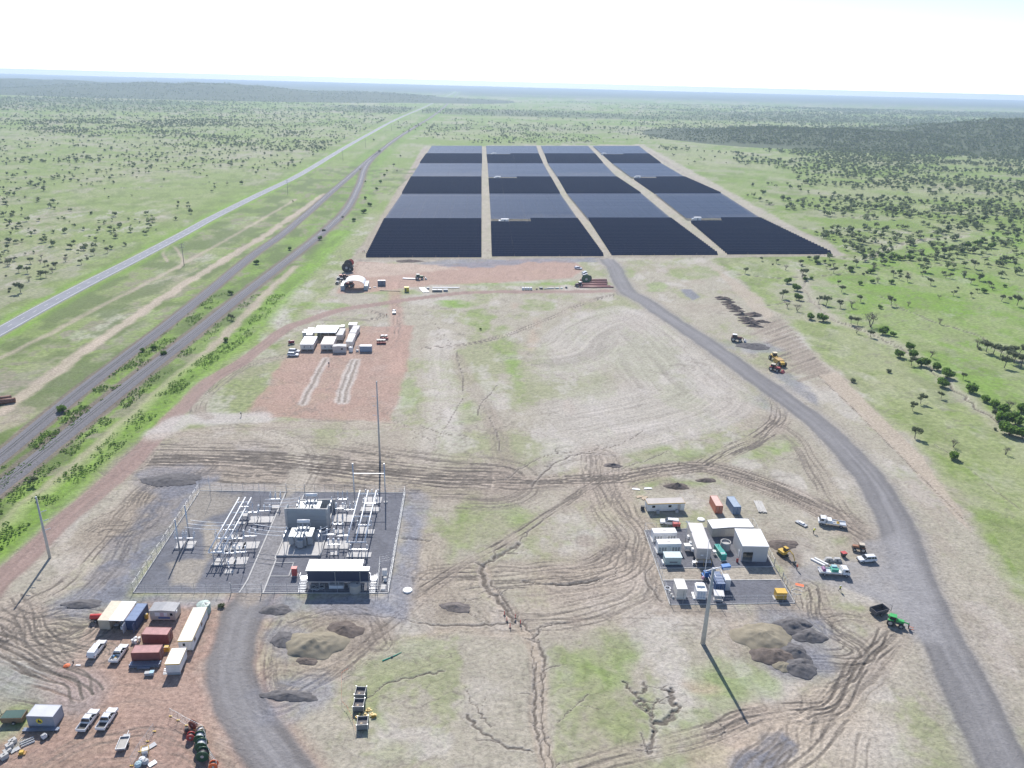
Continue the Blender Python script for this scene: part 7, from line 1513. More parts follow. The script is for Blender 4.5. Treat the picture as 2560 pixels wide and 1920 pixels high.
cable_drum('green cable drum with silver cable at the far end of the green row', S(501, 1853), 1.0, 1.1, dr, DGRN, DSTEEL, 'green cable drums'); cable_drum('green cable drum with silver cable in the middle of the green row', S(505, 1873), 1.08, 1.15, dr, DGRN, DSTEEL, 'green cable drums'); cable_drum('green cable drum with black cable at the open end of the green row', S(509, 1897), 1.15, 1.2, dr, DGRN, CBLK, 'green cable drums')
cable_drum('small red cable drum beside the green drums', S(478, 1848), 0.75, 0.8, dr, REDP, CBLK); cable_drum('tan timber cable drum behind the green drums', S(503, 1836), 0.85, 0.8, dr+0.5, TIMBER, WHT); cable_drum('rusty brown cable drum lying beside the curved fence', S(468, 1832), 0.7, 0.9, R(30), mat('rust_brown', (0.22, 0.07, 0.05), 0.7), CBLK)
cable_drum('orange cable drum at the bottom of the drum row', S(535, 1921), 0.8, 0.8, dr, ORANGE, CBLK); cable_drum('upright rusty reel leaning on the curved fence', S(484, 1820), 0.9, 0.5, R(70), mat('rust_brown', (0.22, 0.07, 0.05), 0.7), REDP)
bits('pump_cube', 'white tank in a yellow frame beside the mesh fence', 'pump', S(364, 1884), R(20), [('tank', WHT, MB().box(-0.5, 0.5, -0.5, 0.5, 0.2, 1.1)), ('frame', YEL, MB().path([(-0.6, -0.6, 0), (-0.6, -0.6, 1.3), (0.6, -0.6, 1.3), (0.6, -0.6, 0)], 0.05).path([(-0.6, 0.6, 0), (-0.6, 0.6, 1.3), (0.6, 0.6, 1.3), (0.6, 0.6, 0)], 0.05).path([(-0.6, -0.6, 1.3), (-0.6, 0.6, 1.3)], 0.05).path([(0.6, -0.6, 1.3), (0.6, 0.6, 1.3)], 0.05)), ('pump', GREYP, MB().tube((-0.2, -0.9, 0.3), (0.3, -0.9, 0.3), 0.25, 0.25, 10))])
for k, (xy, lab, m) in enumerate((((346, 1915), 'pale blue bulk bag at the bottom of the yard', mat('bag_blue', (0.48, 0.64, 0.68), 0.8)), ((356, 1903), 'white bulk bag beside the pale blue bag', WHT), ((364, 1908), 'grey bulk bag among the bags by the fence', GREYP))):
    bits('bulk_bag', lab, 'bag', S(*xy), R(20+k*30), [('bag', m, MB().lathe([(0.45, 0), (0.6, 0.15), (0.62, 0.55), (0.45, 0.8), (0.15, 0.85)], (0, 0, 0), 9)), ('strap', DARKST, MB().path([(-0.4, 0, 0.8), (0, 0, 1.0), (0.4, 0, 0.8)], 0.03))])
# row of dark cages and yellow blocks on the grass
CAGE = mat('cage_grey', (0.22, 0.235, 0.25), 0.55, 0.3)
for xy, lab, rz in (((902, 1741), 'dark steel cage bin at the sand heap end of the row', 0), ((898, 1771), 'dark steel cage bin between the other two, beside yellow blocks', 2), ((907, 1816), 'dark steel cage bin standing apart below the yellow blocks', 6)):
    p = S(*xy); t = thing('cage_bin', lab, 'bin', (p.x, p.y, 0), R(rz), 'dark cage bins')
    MB().box(-1.0, 1.0, -1.1, 1.1, 0.15, 0.3).build('floor', BLACKP, t)
    [MB().box(*q, 0.3, 1.5).build('side', CAGE, t) for q in ((-1.0, 1.0, -1.1, -1.02), (-1.0, 1.0, 1.02, 1.1), (-1.0, -0.93, -1.02, 1.02), (0.93, 1.0, -1.02, 1.02))]; MB().box(-0.93, 0.93, -1.02, 1.02, 0.9, 1.0).build('contents', mat('bin_contents', (0.16, 0.15, 0.15), 0.9, 0, 0.4, 3), t); MB().box(-0.4, 0.0, -0.5, -0.1, 1.0, 1.12).build('carton', TIMBER, t)
    f = MB()
    for x in (-1.03, 1.03):
        for y in (-1.13, 1.13): f.box(x-0.05, x+0.05, y-0.05, y+0.05, 0, 1.62)
    f.build('frame', ALU, t)
for xy, lab, n in (((896, 1793), 'yellow plastic feet stacked tight against the dark cage', 4), ((914, 1792), 'yellow plastic feet heaped between cage and the loose pile', 4), ((933, 1790), 'yellow plastic feet in the outermost loose pile', 5), ((922, 1777), 'few yellow plastic feet behind the other piles', 2)):
    p = S(*xy); t = thing('fence_feet_stack', lab, 'fence feet', (p.x, p.y, 0), 0, 'yellow fence feet piles'); rnd = random.Random(n*3+int(p.x))
    for k in range(n*3):
        o = MB().box(-0.38, 0.38, -0.13, 0.13, 0, 0.15).build('block', YEL if k % 4 else mat('pale_yellow', (0.75, 0.62, 0.25), 0.6), t, bevel=0.02); o.location = (rnd.uniform(-0.35, 0.35), rnd.uniform(-0.35, 0.35), 0.16*(k//4)); o.rotation_euler = (0, 0, rnd.choice((0, 1.57))+rnd.uniform(-0.2, 0.2))
a, b = S(956, 1653), S(1000, 1637); t = thing('silt_mesh', 'bright green rolled mesh strip lying on the bare ground', 'mesh roll', (a.x, a.y, 0), heading(a, b)); L = (b-a).length
MB().tube((0, 0, 0.12), (L*0.6, 0.1, 0.14), 0.14, 0.1, 8).build('roll', mat('mesh_green', (0.01, 0.30, 0.20), 0.6), t); MB().tube((L*0.55, 0.1, 0.12), (L*1.15, 0.5, 0.1), 0.12, 0.05, 8).build('roll', mat('mesh_green', (0.01, 0.30, 0.20), 0.6), t); MB().tube((L*0.5, 0.1, 0.2), (L*0.6, 0.1, 0.2), 0.18, 0.18, 8).build('tie', DARKST, t)
def bunting(label, pts):
    t = thing('barrier_tape', label, 'barrier tape', (pts[0].x, pts[0].y, 0)); o2 = Vector((pts[0].x, pts[0].y, 0))
    for p in pts: q = p-o2; MB().tube(q, q+Vector((0, 0, 1.1)), 0.02, 0.02, 5).build('stake', DARKST, t)
    for a, b in zip(pts, pts[1:]):
        a, b = a-o2, b-o2; L = (b-a).length; n = max(2, int(L/0.5)); MB().tube(a+Vector((0, 0, 1.0)), b+Vector((0, 0, 1.0)), 0.012, 0.012, 4).build('cord', ORANGE, t); m = MB()
        for k in range(n):
            q = a.lerp(b, (k+0.3)/n)+Vector((0, 0, 1.0)); e = (b-a).normalized()*0.22; m.hexa([q-Vector((0, 0, 0.28))+Vector((0, 0.01, 0))]*2+[q-Vector((0, 0, 0.28))-Vector((0, 0.01, 0))]*2, [q-e+Vector((0, 0.01, 0)), q+e+Vector((0, 0.01, 0)), q+e-Vector((0, 0.01, 0)), q-e-Vector((0, 0.01, 0))])
        m.build('flags', mat('tape_orange', (0.78, 0.30, 0.18), 0.6), t)
bunting('orange flag tape on stakes along the access road bank', [S(*q) for q in ((890, 1838), (882, 1803), (868, 1775), (855, 1762), (854, 1730), (855, 1690), (872, 1680))])
for k, xy in enumerate(((1261, 1538), (1288, 1546), (1267, 1553), (1301, 1560), (1275, 1570))):
    bits('warning_post', 'red warning post marking the edge of the erosion gully', 'post', S(*xy), 0, [('post', mat('post_red', (0.72, 0.06, 0.05), 0.5), MB().tube((0, 0, 0.1), (0, 0, 1.15), 0.1, 0.07, 8)), ('base', BLACKP, MB().lathe([(0.32, 0), (0.32, 0.08), (0.12, 0.12)], (0, 0, 0), 8))], 'red posts around the gully')
for k, (xy, lab) in enumerate((((1590, 1224), 'white board offcut nearest the loop track'), ((1620, 1222), 'white board offcuts in a loose fan behind the office'), ((1600, 1243), 'low brown pallet in the grass behind the office'), ((1612, 1246), 'second brown pallet behind the office'))):
    bits('timber_offcut', lab, 'timber', S(*xy), R(20*k-10), [('board', WHT if k < 2 else TIMBER, MB().box(-1.2, 1.2, -0.35, 0.35, 0.1, 0.2)), ('board', CONC if k < 2 else TIMBER, MB().box(-0.9, 0.7, 0.4, 0.8, 0.05, 0.15)), ('bearer', TIMBER, MB().box(-0.8, -0.6, -0.3, 0.3, 0, 0.1)), ('bearer', TIMBER, MB().box(0.6, 0.8, -0.3, 0.3, 0, 0.1))])
for xy, lab in (((3, 1003), 'rusty steel pipe end at the yard edge west of the railway'), ((13, 1009), 'second rusty steel pipe lying parallel west of the railway')):
    p = S(*xy); t = thing('steel_pipe', lab, 'pipe', (p.x, p.y, 0), R(28)); MB().lathe([(0.95, -3.4), (0.95, 3.4), (0.82, 3.4), (0.82, -3.4)], (0, 0, 0), 20).build('pipe_wall', mat('pipe_rust', (0.20, 0.09, 0.06), 0.7, 0, 0.3, 1.5), t, True); ch = t.children[0]; ch.rotation_euler = (0, R(90), 0); ch.location = (0, 0, 0.95); MB().box(-2, -1.8, -0.7, 0.7, 0, 0.12).build('bearer', TIMBER, t)

# ================================================================== WORKERS' CAMP AND LAYDOWN
def Zc(x, y, z=0.0): return S(720+x/9.217, 790+y/9.217, z)
def donga(label, nl, nr, fl, h=3.1, wall=None, roof=None, wins=(), doors=(), stump=0.5, gable=0.0, trim=None, back=0.0):
    """near-left, near-right and far-left roof corners in the camp zoom"""
    a, b, c = Zc(*nl, h), Zc(*nr, h), Zc(*fl, h); dep = (c-a).length; a.z = b.z = 0
    return cabin(label, a, b, dep, h, wall or OFFW, roof or ROOFW, trim, stump, wins, doors, gable=gable, name='camp_building', group='camp buildings', over=0.1)
CW = ribbed('camp_wall', (0.66, 0.63, 0.58), 0, 0.3, 0.6)
donga('wide white-roofed double cabin nearest the parked wagons', (278, 655), (580, 655), (345, 475), 3.1, CW, ROOFW, ((0.3, 0.4), (0.8, 0.4)), (), 0.7)
donga('wide double cabin with dusty pink roof', (748, 655), (1035, 655), (830, 475), 3.1, CW, ROOFP, ((0.35, 0.4), (0.85, 0.4)), (), 0.7)
donga('small gabled cabin with a dark window in front of the camp', (1028, 708), (1330, 705), (1060, 655), 2.9, mat('camp_pink_wall', (0.62, 0.55, 0.50), 0.6), ROOFG, ((0.70, 0.9),), (), 0.05, 0.3)
donga('cream cabin tucked against the left of the big carport', (420, 435), (560, 432), (490, 270), 3.0, CW, mat('cream_top', (0.76, 0.74, 0.68), 0.5))
donga('grey-roofed narrow cabin at the front of the middle column', (1110, 440), (1258, 440), (1165, 350), 3.0, CW, ROOFG)
donga('grey-roofed narrow cabin second in the middle column', (1170, 345), (1300, 345), (1212, 288), 3.0, CW, ROOFG)
donga('white cabin at the back of the middle column', (1205, 250), (1290, 250), (1228, 205), 3.0, CW, ROOFW)
donga('grey-roofed cabin at the front of the right column', (1330, 595), (1478, 597), (1378, 508), 3.0, CW, ROOFG)
donga('bright white-roofed cabin in the right column', (1378, 500), (1520, 500), (1400, 412), 3.0, CW, mat('warm_white', (0.78, 0.76, 0.70), 0.5))  # this roof is a warm white of its own
donga('grey-roofed cabin third in the right column', (1415, 388), (1560, 390), (1442, 306), 3.0, CW, ROOFG)
donga('grey-roofed cabin fourth in the right column', (1470, 300), (1618, 302), (1498, 222), 3.0, CW, ROOFG)
donga('white shade roof at the very back of the camp', (1395, 205), (1575, 205), (1412, 150), 2.8, CW, ROOFW)
donga('small white box cabin on the grass left of the camp', (330, 385), (435, 382), (345, 352), 2.6, CW, ROOFW); donga('low white box behind the left camp cabins', (372, 335), (470, 330), (385, 308), 2.4, CW, ROOFW)
h = 4.0; a, b, c = Zc(575, 378, h), Zc(1105, 378, h), Zc(625, 215, h); L = (b-a).length; dep = (c-a).length
t = thing('carport', 'large white flat carport roof on posts over the camp yard', 'carport', (a.x, a.y, 0), heading(a, b))
MB().hexa([(0, 0, h-0.1), (L, 0, h-0.1), (L+0.6, dep, h), (0.2, dep, h)], [(0, 0, h), (L, 0, h), (L+0.6, dep, h+0.12), (0.2, dep, h+0.12)]).build('roof', ROOFW, t)
for x in (0.3, L*0.33, L*0.66, L-0.3):
    for y in (0.2, dep-0.4): MB().box(x-0.08, x+0.08, y, y+0.16, 0, h-0.11).build('post', GALV, t)
MB().box(0.1, L-0.1, dep-0.5, dep-0.42, 0, h-0.3).build('back_screen', GREYP, t); MB().box(3, L-1.0, dep*0.5, dep*0.5+0.9, 0, 0.9).build('bench', TIMBER, t); MB().box(0.1, L, -0.06, 0, h-0.35, h-0.1).build('fascia', GREYP, t)
BGC = ribbed('container_slate', (0.26, 0.33, 0.42), 0, 0.28, 0.5)
a, b = Zc(1650, 828), Zc(1930, 828); t, L = container('slate blue container with a pale access frame at its end', a, b, 2.44, 2.7, BGC, None, roof=WHT)
MB().path([(-1.6, 0, 0), (-1.6, 0, 2.4), (-0.1, 0, 2.4)], 0.06).path([(-1.6, 1.2, 0), (-1.6, 1.2, 2.4), (-0.1, 1.2, 2.4)], 0.06).path([(-0.4, 0, 0), (-0.4, 0, 3.2)], 0.06).build('access_frame', WHT, t); MB().box(-1.5, -0.5, 0.1, 1.1, 0.0, 0.8).build('bin', GREYP, t)
watertank('small white water tank beside the gabled camp cabin', Zc(1450, 815), 0.95, 2.0, WHT)
t = bits('water_trailer', 'dark red tank trailer left of the camp on grey gravel', 'trailer', Zc(80, 650), R(30), [('tank', mat('maroon', (0.30, 0.03, 0.05), 0.4), MB().tube((-1.3, 0, 1.2), (1.3, 0, 1.2), 0.65, 0.65, 14)), ('frame', DARKST, MB().box(-1.5, 1.5, -0.6, 0.6, 0.4, 0.6)), ('hatch', WHT, MB().tube((-0.8, 0, 1.8), (-0.8, 0, 2.2), 0.3, 0.3))])
for y in (-0.7, 0.7): wheel(t, 0, y, 0.4, 0.22)
ute('white wagon behind its twin at the corner of the camp pad', S(724, 881), S(748, 882), 'suv', L=5.0, name='wagon', group='white wagons at camp'); ute('white wagon in front of its twin at the corner of the camp pad', S(720, 890), S(746, 891), 'suv', L=5.0, name='wagon', group='white wagons at camp')
ute('white ute driving down the red track toward the camp', S(986, 776), S(985, 790), 'tub')
def buggy(label, p, rz):
    t = thing('utility_buggy', label, 'buggy', (p.x, p.y, 0), rz, 'red utility buggies')
    MB().box(-1.4, 1.3, -0.7, 0.7, 0.4, 0.8).build('body', REDP, t, bevel=0.05); MB().box(-1.5, -0.4, -0.75, 0.75, 0.8, 1.05).build('tray', BLACKP, t); MB().box(-0.3, 0.7, -0.7, 0.7, 1.85, 1.95).build('roof', WHT, t); MB().box(-0.35, 0.0, -0.6, 0.6, 0.8, 1.3).build('seat', BLACKP, t)
    f = MB()
    for x in (-0.3, 0.7):
        for y in (-0.68, 0.68): f.tube((x, y, 0.8), (x, y, 1.85), 0.035, 0.035, 5)
    f.build('roll_frame', BLACKP, t)
    for x in (-1.0, 1.0):
        for y in (-0.7, 0.7): wheel(t, x, y, 0.33, 0.24)
for k, (x, y, lab) in enumerate(((946, 858, 'red buggy in the front pair, nearer the camp'), (953, 858, 'red buggy in the front pair, middle one'), (960, 858, 'red buggy in the front pair, farther from the camp'), (956, 847, 'red buggy in the rear pair, nearer the camp'), (965, 847, 'red buggy in the rear pair, farther from the camp'))): buggy(lab, S(x, y), R(-80+4*k))
person('person standing on the red pad beside the trench bed', S(822.5, 914), R(-60), mat('navy_shirt', (0.05, 0.06, 0.12), 0.8), TROUS, 'stand'); person('person in orange standing on the grass near the driving ute', S(967, 791), R(-30), HIORG, TROUS, 'stand')
person('person in orange near the solar farm corner', S(907, 632), R(30), HIORG, TROUS, 'stand'); person('person in dark clothes beside the orange-shirted one at the farm corner', S(910.5, 631), R(60), mat('navy_shirt', (0.05, 0.06, 0.12), 0.8), TROUS, 'stand')
person('person in dark clothes at the corner of the pink gravel track', S(603, 1041), R(30), TROUS, TROUS, 'stand')

# ---- laydown
def Zl(x, y, z=0.0): return S(830+x/8.193, 640+y/8.193, z)
BLG = ribbed('container_palegrey', (0.36, 0.43, 0.48), 1, 0.28, 0.5)
a1, a2, b1, b2 = Zl(178, 705), Zl(256, 705), Zl(653, 705), Zl(731, 705)
container('pale grey container under the left foot of the arched shelter', a1, a2, 12.2, 2.7, BLG, 'front', roof=WHT); container('pale grey container under the right foot of the arched shelter', b1, b2, 12.2, 2.7, BLG, 'front', roof=WHT)
hd = heading(a1, b2); t = thing('arched_shelter', 'white arched fabric shelter roof spanning two containers', 'shelter', (a1.x, a1.y, 0), hd); x0 = (a2-a1).length*0.8; x1 = (b1-a1).length+(a2-a1).length*0.2; cx = (x0+x1)/2; rr = (x1-x0)/2
N = 20
mb = MB(); po = [(cx-rr*math.cos(math.pi*k/N), 2.7+3.3*math.sin(math.pi*k/N)**0.85) for k in range(N+1)]; pi_ = [(cx-(rr-0.06)*math.cos(math.pi*k/N), 2.66+3.26*math.sin(math.pi*k/N)**0.85) for k in range(N+1)]
mb.prism(po+pi_[::-1], 0.0, 12.2); mb.build('fabric', mat('tent_white', (0.80, 0.80, 0.80), 0.7, 0, 0.04), t)
for y in (0.3, 4.0, 8.0, 11.9):
    MB().path([(x, y, z-0.12) for x, z in po], 0.09, 6).build('arch_rib', GALV, t)
loader('red tractor with pale canopy parked under the arched shelter', Zl(370, 630), R(170), REDP, 'tractor', 1.2, WHT)
for k, (x, y, m, lab, rz) in enumerate(((205, 450, REDP, 'red machine nearest the shelter back corner', 30), (275, 445, mat('brown_machine', (0.3, 0.12, 0.08), 0.6), 'brown machine beside the red one behind the shelter', 60), (160, 505, GREYP, 'grey machine left of the arched shelter', 20), (118, 560, WHT, 'small white buggy left of the arched shelter', 70))):
    loader(lab, Zl(x, y+15), R(rz), m, 'tractor', 1.0 if k < 3 else 0.7, name='yard_tractor')
cable_drum('large black cable drum facing the shelter, biggest of the group', Zl(300, 330), 2.9, 1.6, R(100), CBLK, CBLK, 'black cable drums'); cable_drum('smaller black cable drum beside the biggest one', Zl(375, 330), 2.0, 1.4, R(80), CBLK, DSTEEL, 'black cable drums'); cable_drum('black cable drum behind the biggest one', Zl(335, 240), 2.5, 1.8, R(110), CBLK, CBLK, 'black cable drums'); cable_drum('red cable drum at the back of the black group', Zl(388, 190), 2.0, 1.6, R(110), REDP, CBLK)
for x, w, lab in ((968, 34, 'dark portable toilet at the shelter side of the row'), (1008, 34, 'dark portable toilet in the middle of the row'), (1066, 34, 'dark portable toilet standing apart in the row')):
    p = Zl(x, 610); bits('portable_toilet', lab, 'toilet', p, hd, [('cabin', mat('toilet_grey', (0.11, 0.13, 0.17), 0.5), MB().box(-0.9, 0.9, 0, 1.8, 0.1, 2.9)), ('roof', WHT, MB().prism([(-0.95, 2.9), (0.95, 2.9), (0.7, 3.15), (-0.7, 3.15)], -0.05, 1.85)), ('door', mat('toilet_door', (0.16, 0.19, 0.24), 0.5), MB().box(-0.6, 0.6, -0.04, -0.002, 0.2, 2.6)), ('base', DARKST, MB().box(-0.95, 0.95, -0.05, 1.85, 0, 0.1))], 'portable toilets')
bits('site_cabinet', 'yellow hut standing alone at the edge of the red laydown', 'hut', Zl(1530, 740), hd, [('cabin', mat('hut_yellow', (0.58, 0.47, 0.03), 0.5), MB().box(-1.3, 1.3, 0, 2.4, 0.1, 2.7)), ('roof', mat('hut_roof', (0.74, 0.64, 0.08), 0.5), MB().box(-1.35, 1.35, -0.05, 2.45, 2.7, 2.8)), ('door', DARKST, MB().box(-0.9, -0.2, -0.03, -0.002, 0.2, 2.2)), ('base', DARKST, MB().box(-1.3, 1.3, 0, 2.4, 0, 0.1))])
loader('dark green tractor in the middle of the red laydown', Zl(1790, 480), R(10), mat('deep_green', (0.06, 0.16, 0.06), 0.5), 'loader', 1.25, mat('pale_sage', (0.45, 0.52, 0.45), 0.5))
plank_stack('white boards lying beside the dark green tractor', Zl(1585, 472), R(85), 5, 8, WHT, 0.4, 0.2); plank_stack('long white boards lying at the laydown edge', Zl(1885, 700), R(20), 6, 11, WHT, 0.6, 0.2, 1)
plank_stack('pale boards on the grass by the red footpath', Zl(1190, 715), R(88), 4, 12, TIMBER, 0.3, 0.2, 1)
def pallets(label, p, rz, w, d_, h, m, name='pallet_load', cat='pallet', n=1):
    t = thing(name, label, cat, (p.x, p.y, 0), rz)
    for k in range(n):
        x = (k-(n-1)/2)*(w+0.3); MB().box(x-w/2, x+w/2, 0, d_, 0.15, h).build('load', m, t); MB().box(x-w/2, x+w/2, 0, d_, 0, 0.148).build('pallet', TIMBER, t)
    return t
RL = hd
for k, (xy, lab, w, d_, h, m, n) in enumerate((((1087, 730), 'dark pallet load nearest the white boards', 3.0, 2.4, 1.2, DARKST, 1), ((1099, 730), 'second dark pallet load along the fence', 3.0, 2.4, 1.2, DARKST, 1), ((1114, 729), 'third dark pallet load along the fence', 2.6, 2.0, 1.2, GREYP, 1), ((1317.6, 725), 'row of four white caged water cubes', 1.3, 1.3, 1.5, WHT, 4),
        ((1342, 724), 'small brown pallet load right of the water cubes', 1.0, 1.0, 0.8, TIMBER, 1), ((1353, 723), 'dark pallet load with white wrap', 2.0, 1.6, 1.0, DARKST, 1), ((1365, 723), 'low pale pallet load', 2.2, 1.0, 0.5, CONC, 1), ((1377, 722.5), 'long low grey pallet load', 4.2, 1.2, 0.6, GREYP, 1), ((1393, 722), 'green-grey pallet load on the grass', 2.4, 1.0, 0.6, PGRN, 1), ((1404, 722), 'small pale green load', 1.4, 1.0, 0.5, PGRN, 1), ((1416, 721), 'dark crate nearest the pink pipes', 1.2, 1.2, 1.1, DARKST, 1), ((1070, 723), 'heap of grey frames beside the white boards', 1.6, 1.6, 0.9, GREYP, 1), ((925, 722), 'white sack by the arched shelter', 1.0, 0.9, 0.7, WHT, 1), ((937, 719), 'flat white sheet stack on the red dirt', 1.6, 0.6, 0.4, WHT, 1))):
    pallets(lab, S(*xy), RL, w, d_, h, m, n=n)
bar_stack('long pale bars along the laydown fence', S(1115, 720), RL, 3, 16, 0.15, WHT, 1)
ute('white ute with dark tray parked on the grass by the farm entrance', S(1439, 672), S(1452, 674), 'canopy', name='parked_ute'); ute('white ute facing the pipes at the farm entrance', S(1460, 681), S(1468, 691), 'canopy', name='parked_ute'); ute('white van-like wagon beside the ute facing the pipes', S(1456, 684), S(1463, 692), 'suv', name='parked_wagon')
PINK = mat('pipe_pink', (0.52, 0.26, 0.22), 0.6, 0, 0.1)
def Zp(x, y): return S(1300+x/8.508, 650+y/8.508)
for k, (x, y, L, n, rws, lab) in enumerate(((1560, 448, 17, 3, 2, 'pink conduit stack at the back of the pipe yard'), (1570, 495, 17, 3, 2, 'pink conduit stack second from the back'), (1580, 540, 16, 3, 2, 'pink conduit stack third from the back'), (1598, 565, 19, 2, 1, 'low pink conduit row'), (1625, 588, 21, 2, 1, 'pink conduit row nearest the dirt track'))):
    t = thing('conduit_stack', lab, 'pipes', (Zp(x, y).x, Zp(x, y).y, 0), RL, 'pink conduit stacks')
    for x_ in (-L*0.35, L*0.35): MB().box(x_-0.1, x_+0.1, -1.0, 1.0, 0, 0.15).build('bearer', TIMBER, t)
    for r_ in range(rws):
        for i in range(n-r_): yv = (i-(n-r_-1)/2)*0.62; MB().tube((-L/2, yv, 0.45+r_*0.53), (L/2, yv, 0.45+r_*0.53), 0.3, 0.3, 10).build('conduit', PINK, t, True)
cable_drum('green cable drum at the end of the pink pipes', Zp(1400, 495), 2.7, 1.4, R(100), DGRN, CBLK); cable_drum('dark cable drum leaning behind the green one at the pipes', Zp(1452, 470), 2.2, 1.4, R(130), CBLK, CBLK)
loader('dark purple compact tractor beside the pink pipes', Zp(1250, 565), R(200), mat('plum_machine', (0.16, 0.08, 0.13), 0.6), 'tractor', 1.1, WHT); plank_stack('pale timber lengths in front of the compact tractor', Zp(1400, 565), R(95), 4, 14, TIMBER, 0.4, 0.3, 1)

# ---- earthmoving plant beside the road
a, b = S(1925, 893), S(1960, 922); c, h = at_heading(a, b)
t = thing('scraper', 'long yellow scraper parked between road and graded strip', 'scraper', (c.x, c.y, 0), h)
MB().box(-6.0, -3.4, -0.9, 0.9, 1.2, 2.4).build('engine', YEL, t, bevel=0.1); q = MB().box(-4.2, -2.6, -0.8, 0.8, 2.4, 3.7).build('cab', GLASS, t); MB().box(-4.4, -2.4, -0.95, 0.95, 3.7, 3.85).build('cab_roof', mat('pale_cab_roof', (0.72, 0.62, 0.40), 0.5), q)
MB().path([(-3.2, 0, 1.8), (-1.2, 0, 2.6), (0.6, 0, 1.8)], 0.3, 8).build('gooseneck', YEL, t); MB().hexa([(-1.2, -1.4, 0.6), (3.6, -1.4, 0.6), (3.6, 1.4, 0.6), (-1.2, 1.4, 0.6)], [(-0.6, -1.5, 2.4), (4.0, -1.5, 2.6), (4.0, 1.5, 2.6), (-0.6, 1.5, 2.4)]).build('bowl', mat('ochre_bowl', (0.42, 0.26, 0.07), 0.6), t); MB().box(4.0, 6.2, -0.9, 0.9, 1.2, 2.3).build('rear_engine', YEL, t, bevel=0.1)
for x in (-4.4, 5.0):
    for y in (-1.45, 1.45): wheel(t, x, y, 1.05, 0.8)
t = loader('red tractor with tan canopy beside the yellow scraper', S(1936, 927), R(-38), REDP, 'loader', 1.15, mat('tan_canopy', (0.55, 0.48, 0.38), 0.6)); t = loader('dark loader parked at the road verge below the tipped heaps', S(1840, 853), R(-15), mat('dark_maroon', (0.16, 0.06, 0.05), 0.6), 'loader', 1.3, WHT)

# ---- inverter stations inside the farm
for k, (x, y, lab) in enumerate(((1263, 556, 'inverter station in the front bay, railway side'), (1745, 551, 'inverter station in the front bay, green flats side'), (1246, 446, 'inverter station in the middle bay, railway side'), (1596, 445, 'inverter station in the middle bay, green flats side'), (1236, 386, 'inverter station in the far bay, railway side'), (1511, 386, 'inverter station in the far bay, green flats side'))):
    p = S(x, y+2); bits('inverter_station', 'white '+lab, 'cabin', p, R(8), [('cabin', WHT, MB().box(-3.5, 3.0, 0, 2.8, 0.5, 3.4)), ('roof', WHT, MB().box(-3.6, 3.1, -0.1, 2.9, 3.4, 3.5)), ('transformer', ALU, MB().box(-5.6, -3.8, 0.2, 2.6, 0.3, 2.4)), ('door', GREYP, MB().box(-1.2, 0.2, -0.04, -0.002, 0.7, 2.9)), ('plinth', CONC, MB().box(-6, 3.4, -0.3, 3.1, 0, 0.3))], 'inverter stations')
    area_ = None

# ================================================================== HILLS
def hill(label, cx, cy, sx, sy, h, seed, rot=0.0):
    n = 70; u = np.linspace(-2.6, 2.6, n); U, V = np.meshgrid(u, u, indexing='ij')
    e = np.exp(-0.5*(np.abs(U)**2.4+np.abs(V)**2.4)); nz = fbm((U*3+seed).ravel(), (V*3).ravel(), seed, 4).reshape(U.shape)
    z = h*e*(0.75+0.55*nz)-2.0
    x = cx+(U*sx*math.cos(rot)-V*sy*math.sin(rot)); y = cy+(U*sx*math.sin(rot)+V*sy*math.cos(rot))
    me = bpy.data.meshes.new('hill'); co = np.stack([x.ravel(), y.ravel(), z.ravel()], 1)
    i0 = (np.arange(n-1)[:, None]*n+np.arange(n-1)[None, :]).ravel()
    me.from_pydata(co.tolist(), [], np.stack([i0, i0+n, i0+n+1, i0+1], 1).tolist()); me.polygons.foreach_set('use_smooth', [True]*len(me.polygons))
    a = me.color_attributes.new('soil', 'FLOAT_COLOR', 'POINT'); nn = fbm(co[:, 0]/60, co[:, 1]/60, seed+3, 4)[:, None]
    cc = np.array([[0.085, 0.105, 0.06]])*(0.7+0.6*nn); a.data.foreach_set('color', np.concatenate([cc, np.full((n*n, 1), 0.8)], 1).astype(np.float32).ravel())
    me.materials.append(EARTH); o = bpy.data.objects.new('hill', me); SC.collection.objects.link(o); tag(o, label, 'hill', kind='structure')
    def zz(px, py):
        dx, dy = px-cx, py-cy; uu = (dx*math.cos(rot)+dy*math.sin(rot))/sx; vv = (-dx*math.sin(rot)+dy*math.cos(rot))/sy
        ee = np.exp(-0.5*(np.abs(uu)**2.4+np.abs(vv)**2.4)); nz = fbm(np.atleast_1d(uu*3+seed), np.atleast_1d(vv*3), seed, 4)
        return h*ee*(0.75+0.55*nz)-2.0
    return zz
HILLS = [hill('wooded dark hill at the edge of the right plain', 1480, 2080, 300, 330, 62, 3),
         hill('low wooded ridge between the solar farm and the dark hill', 820, 2050, 260, 230, 22, 4), hill('low wooded knoll left of the dark hill', 1130, 1900, 190, 190, 20, 9),
         hill('long flat-topped blue hill far across the left plain', -1900, 4700, 620, 420, 62, 5), hill('low blue hill continuing the far left range', -1050, 5000, 500, 400, 34, 6), hill('faint far rise beyond the left range', -3300, 5600, 700, 500, 50, 8)]
def terrain(px, py):
    z = np.zeros_like(px)
    for f in HILLS: z = np.maximum(z, f(px, py))
    return z

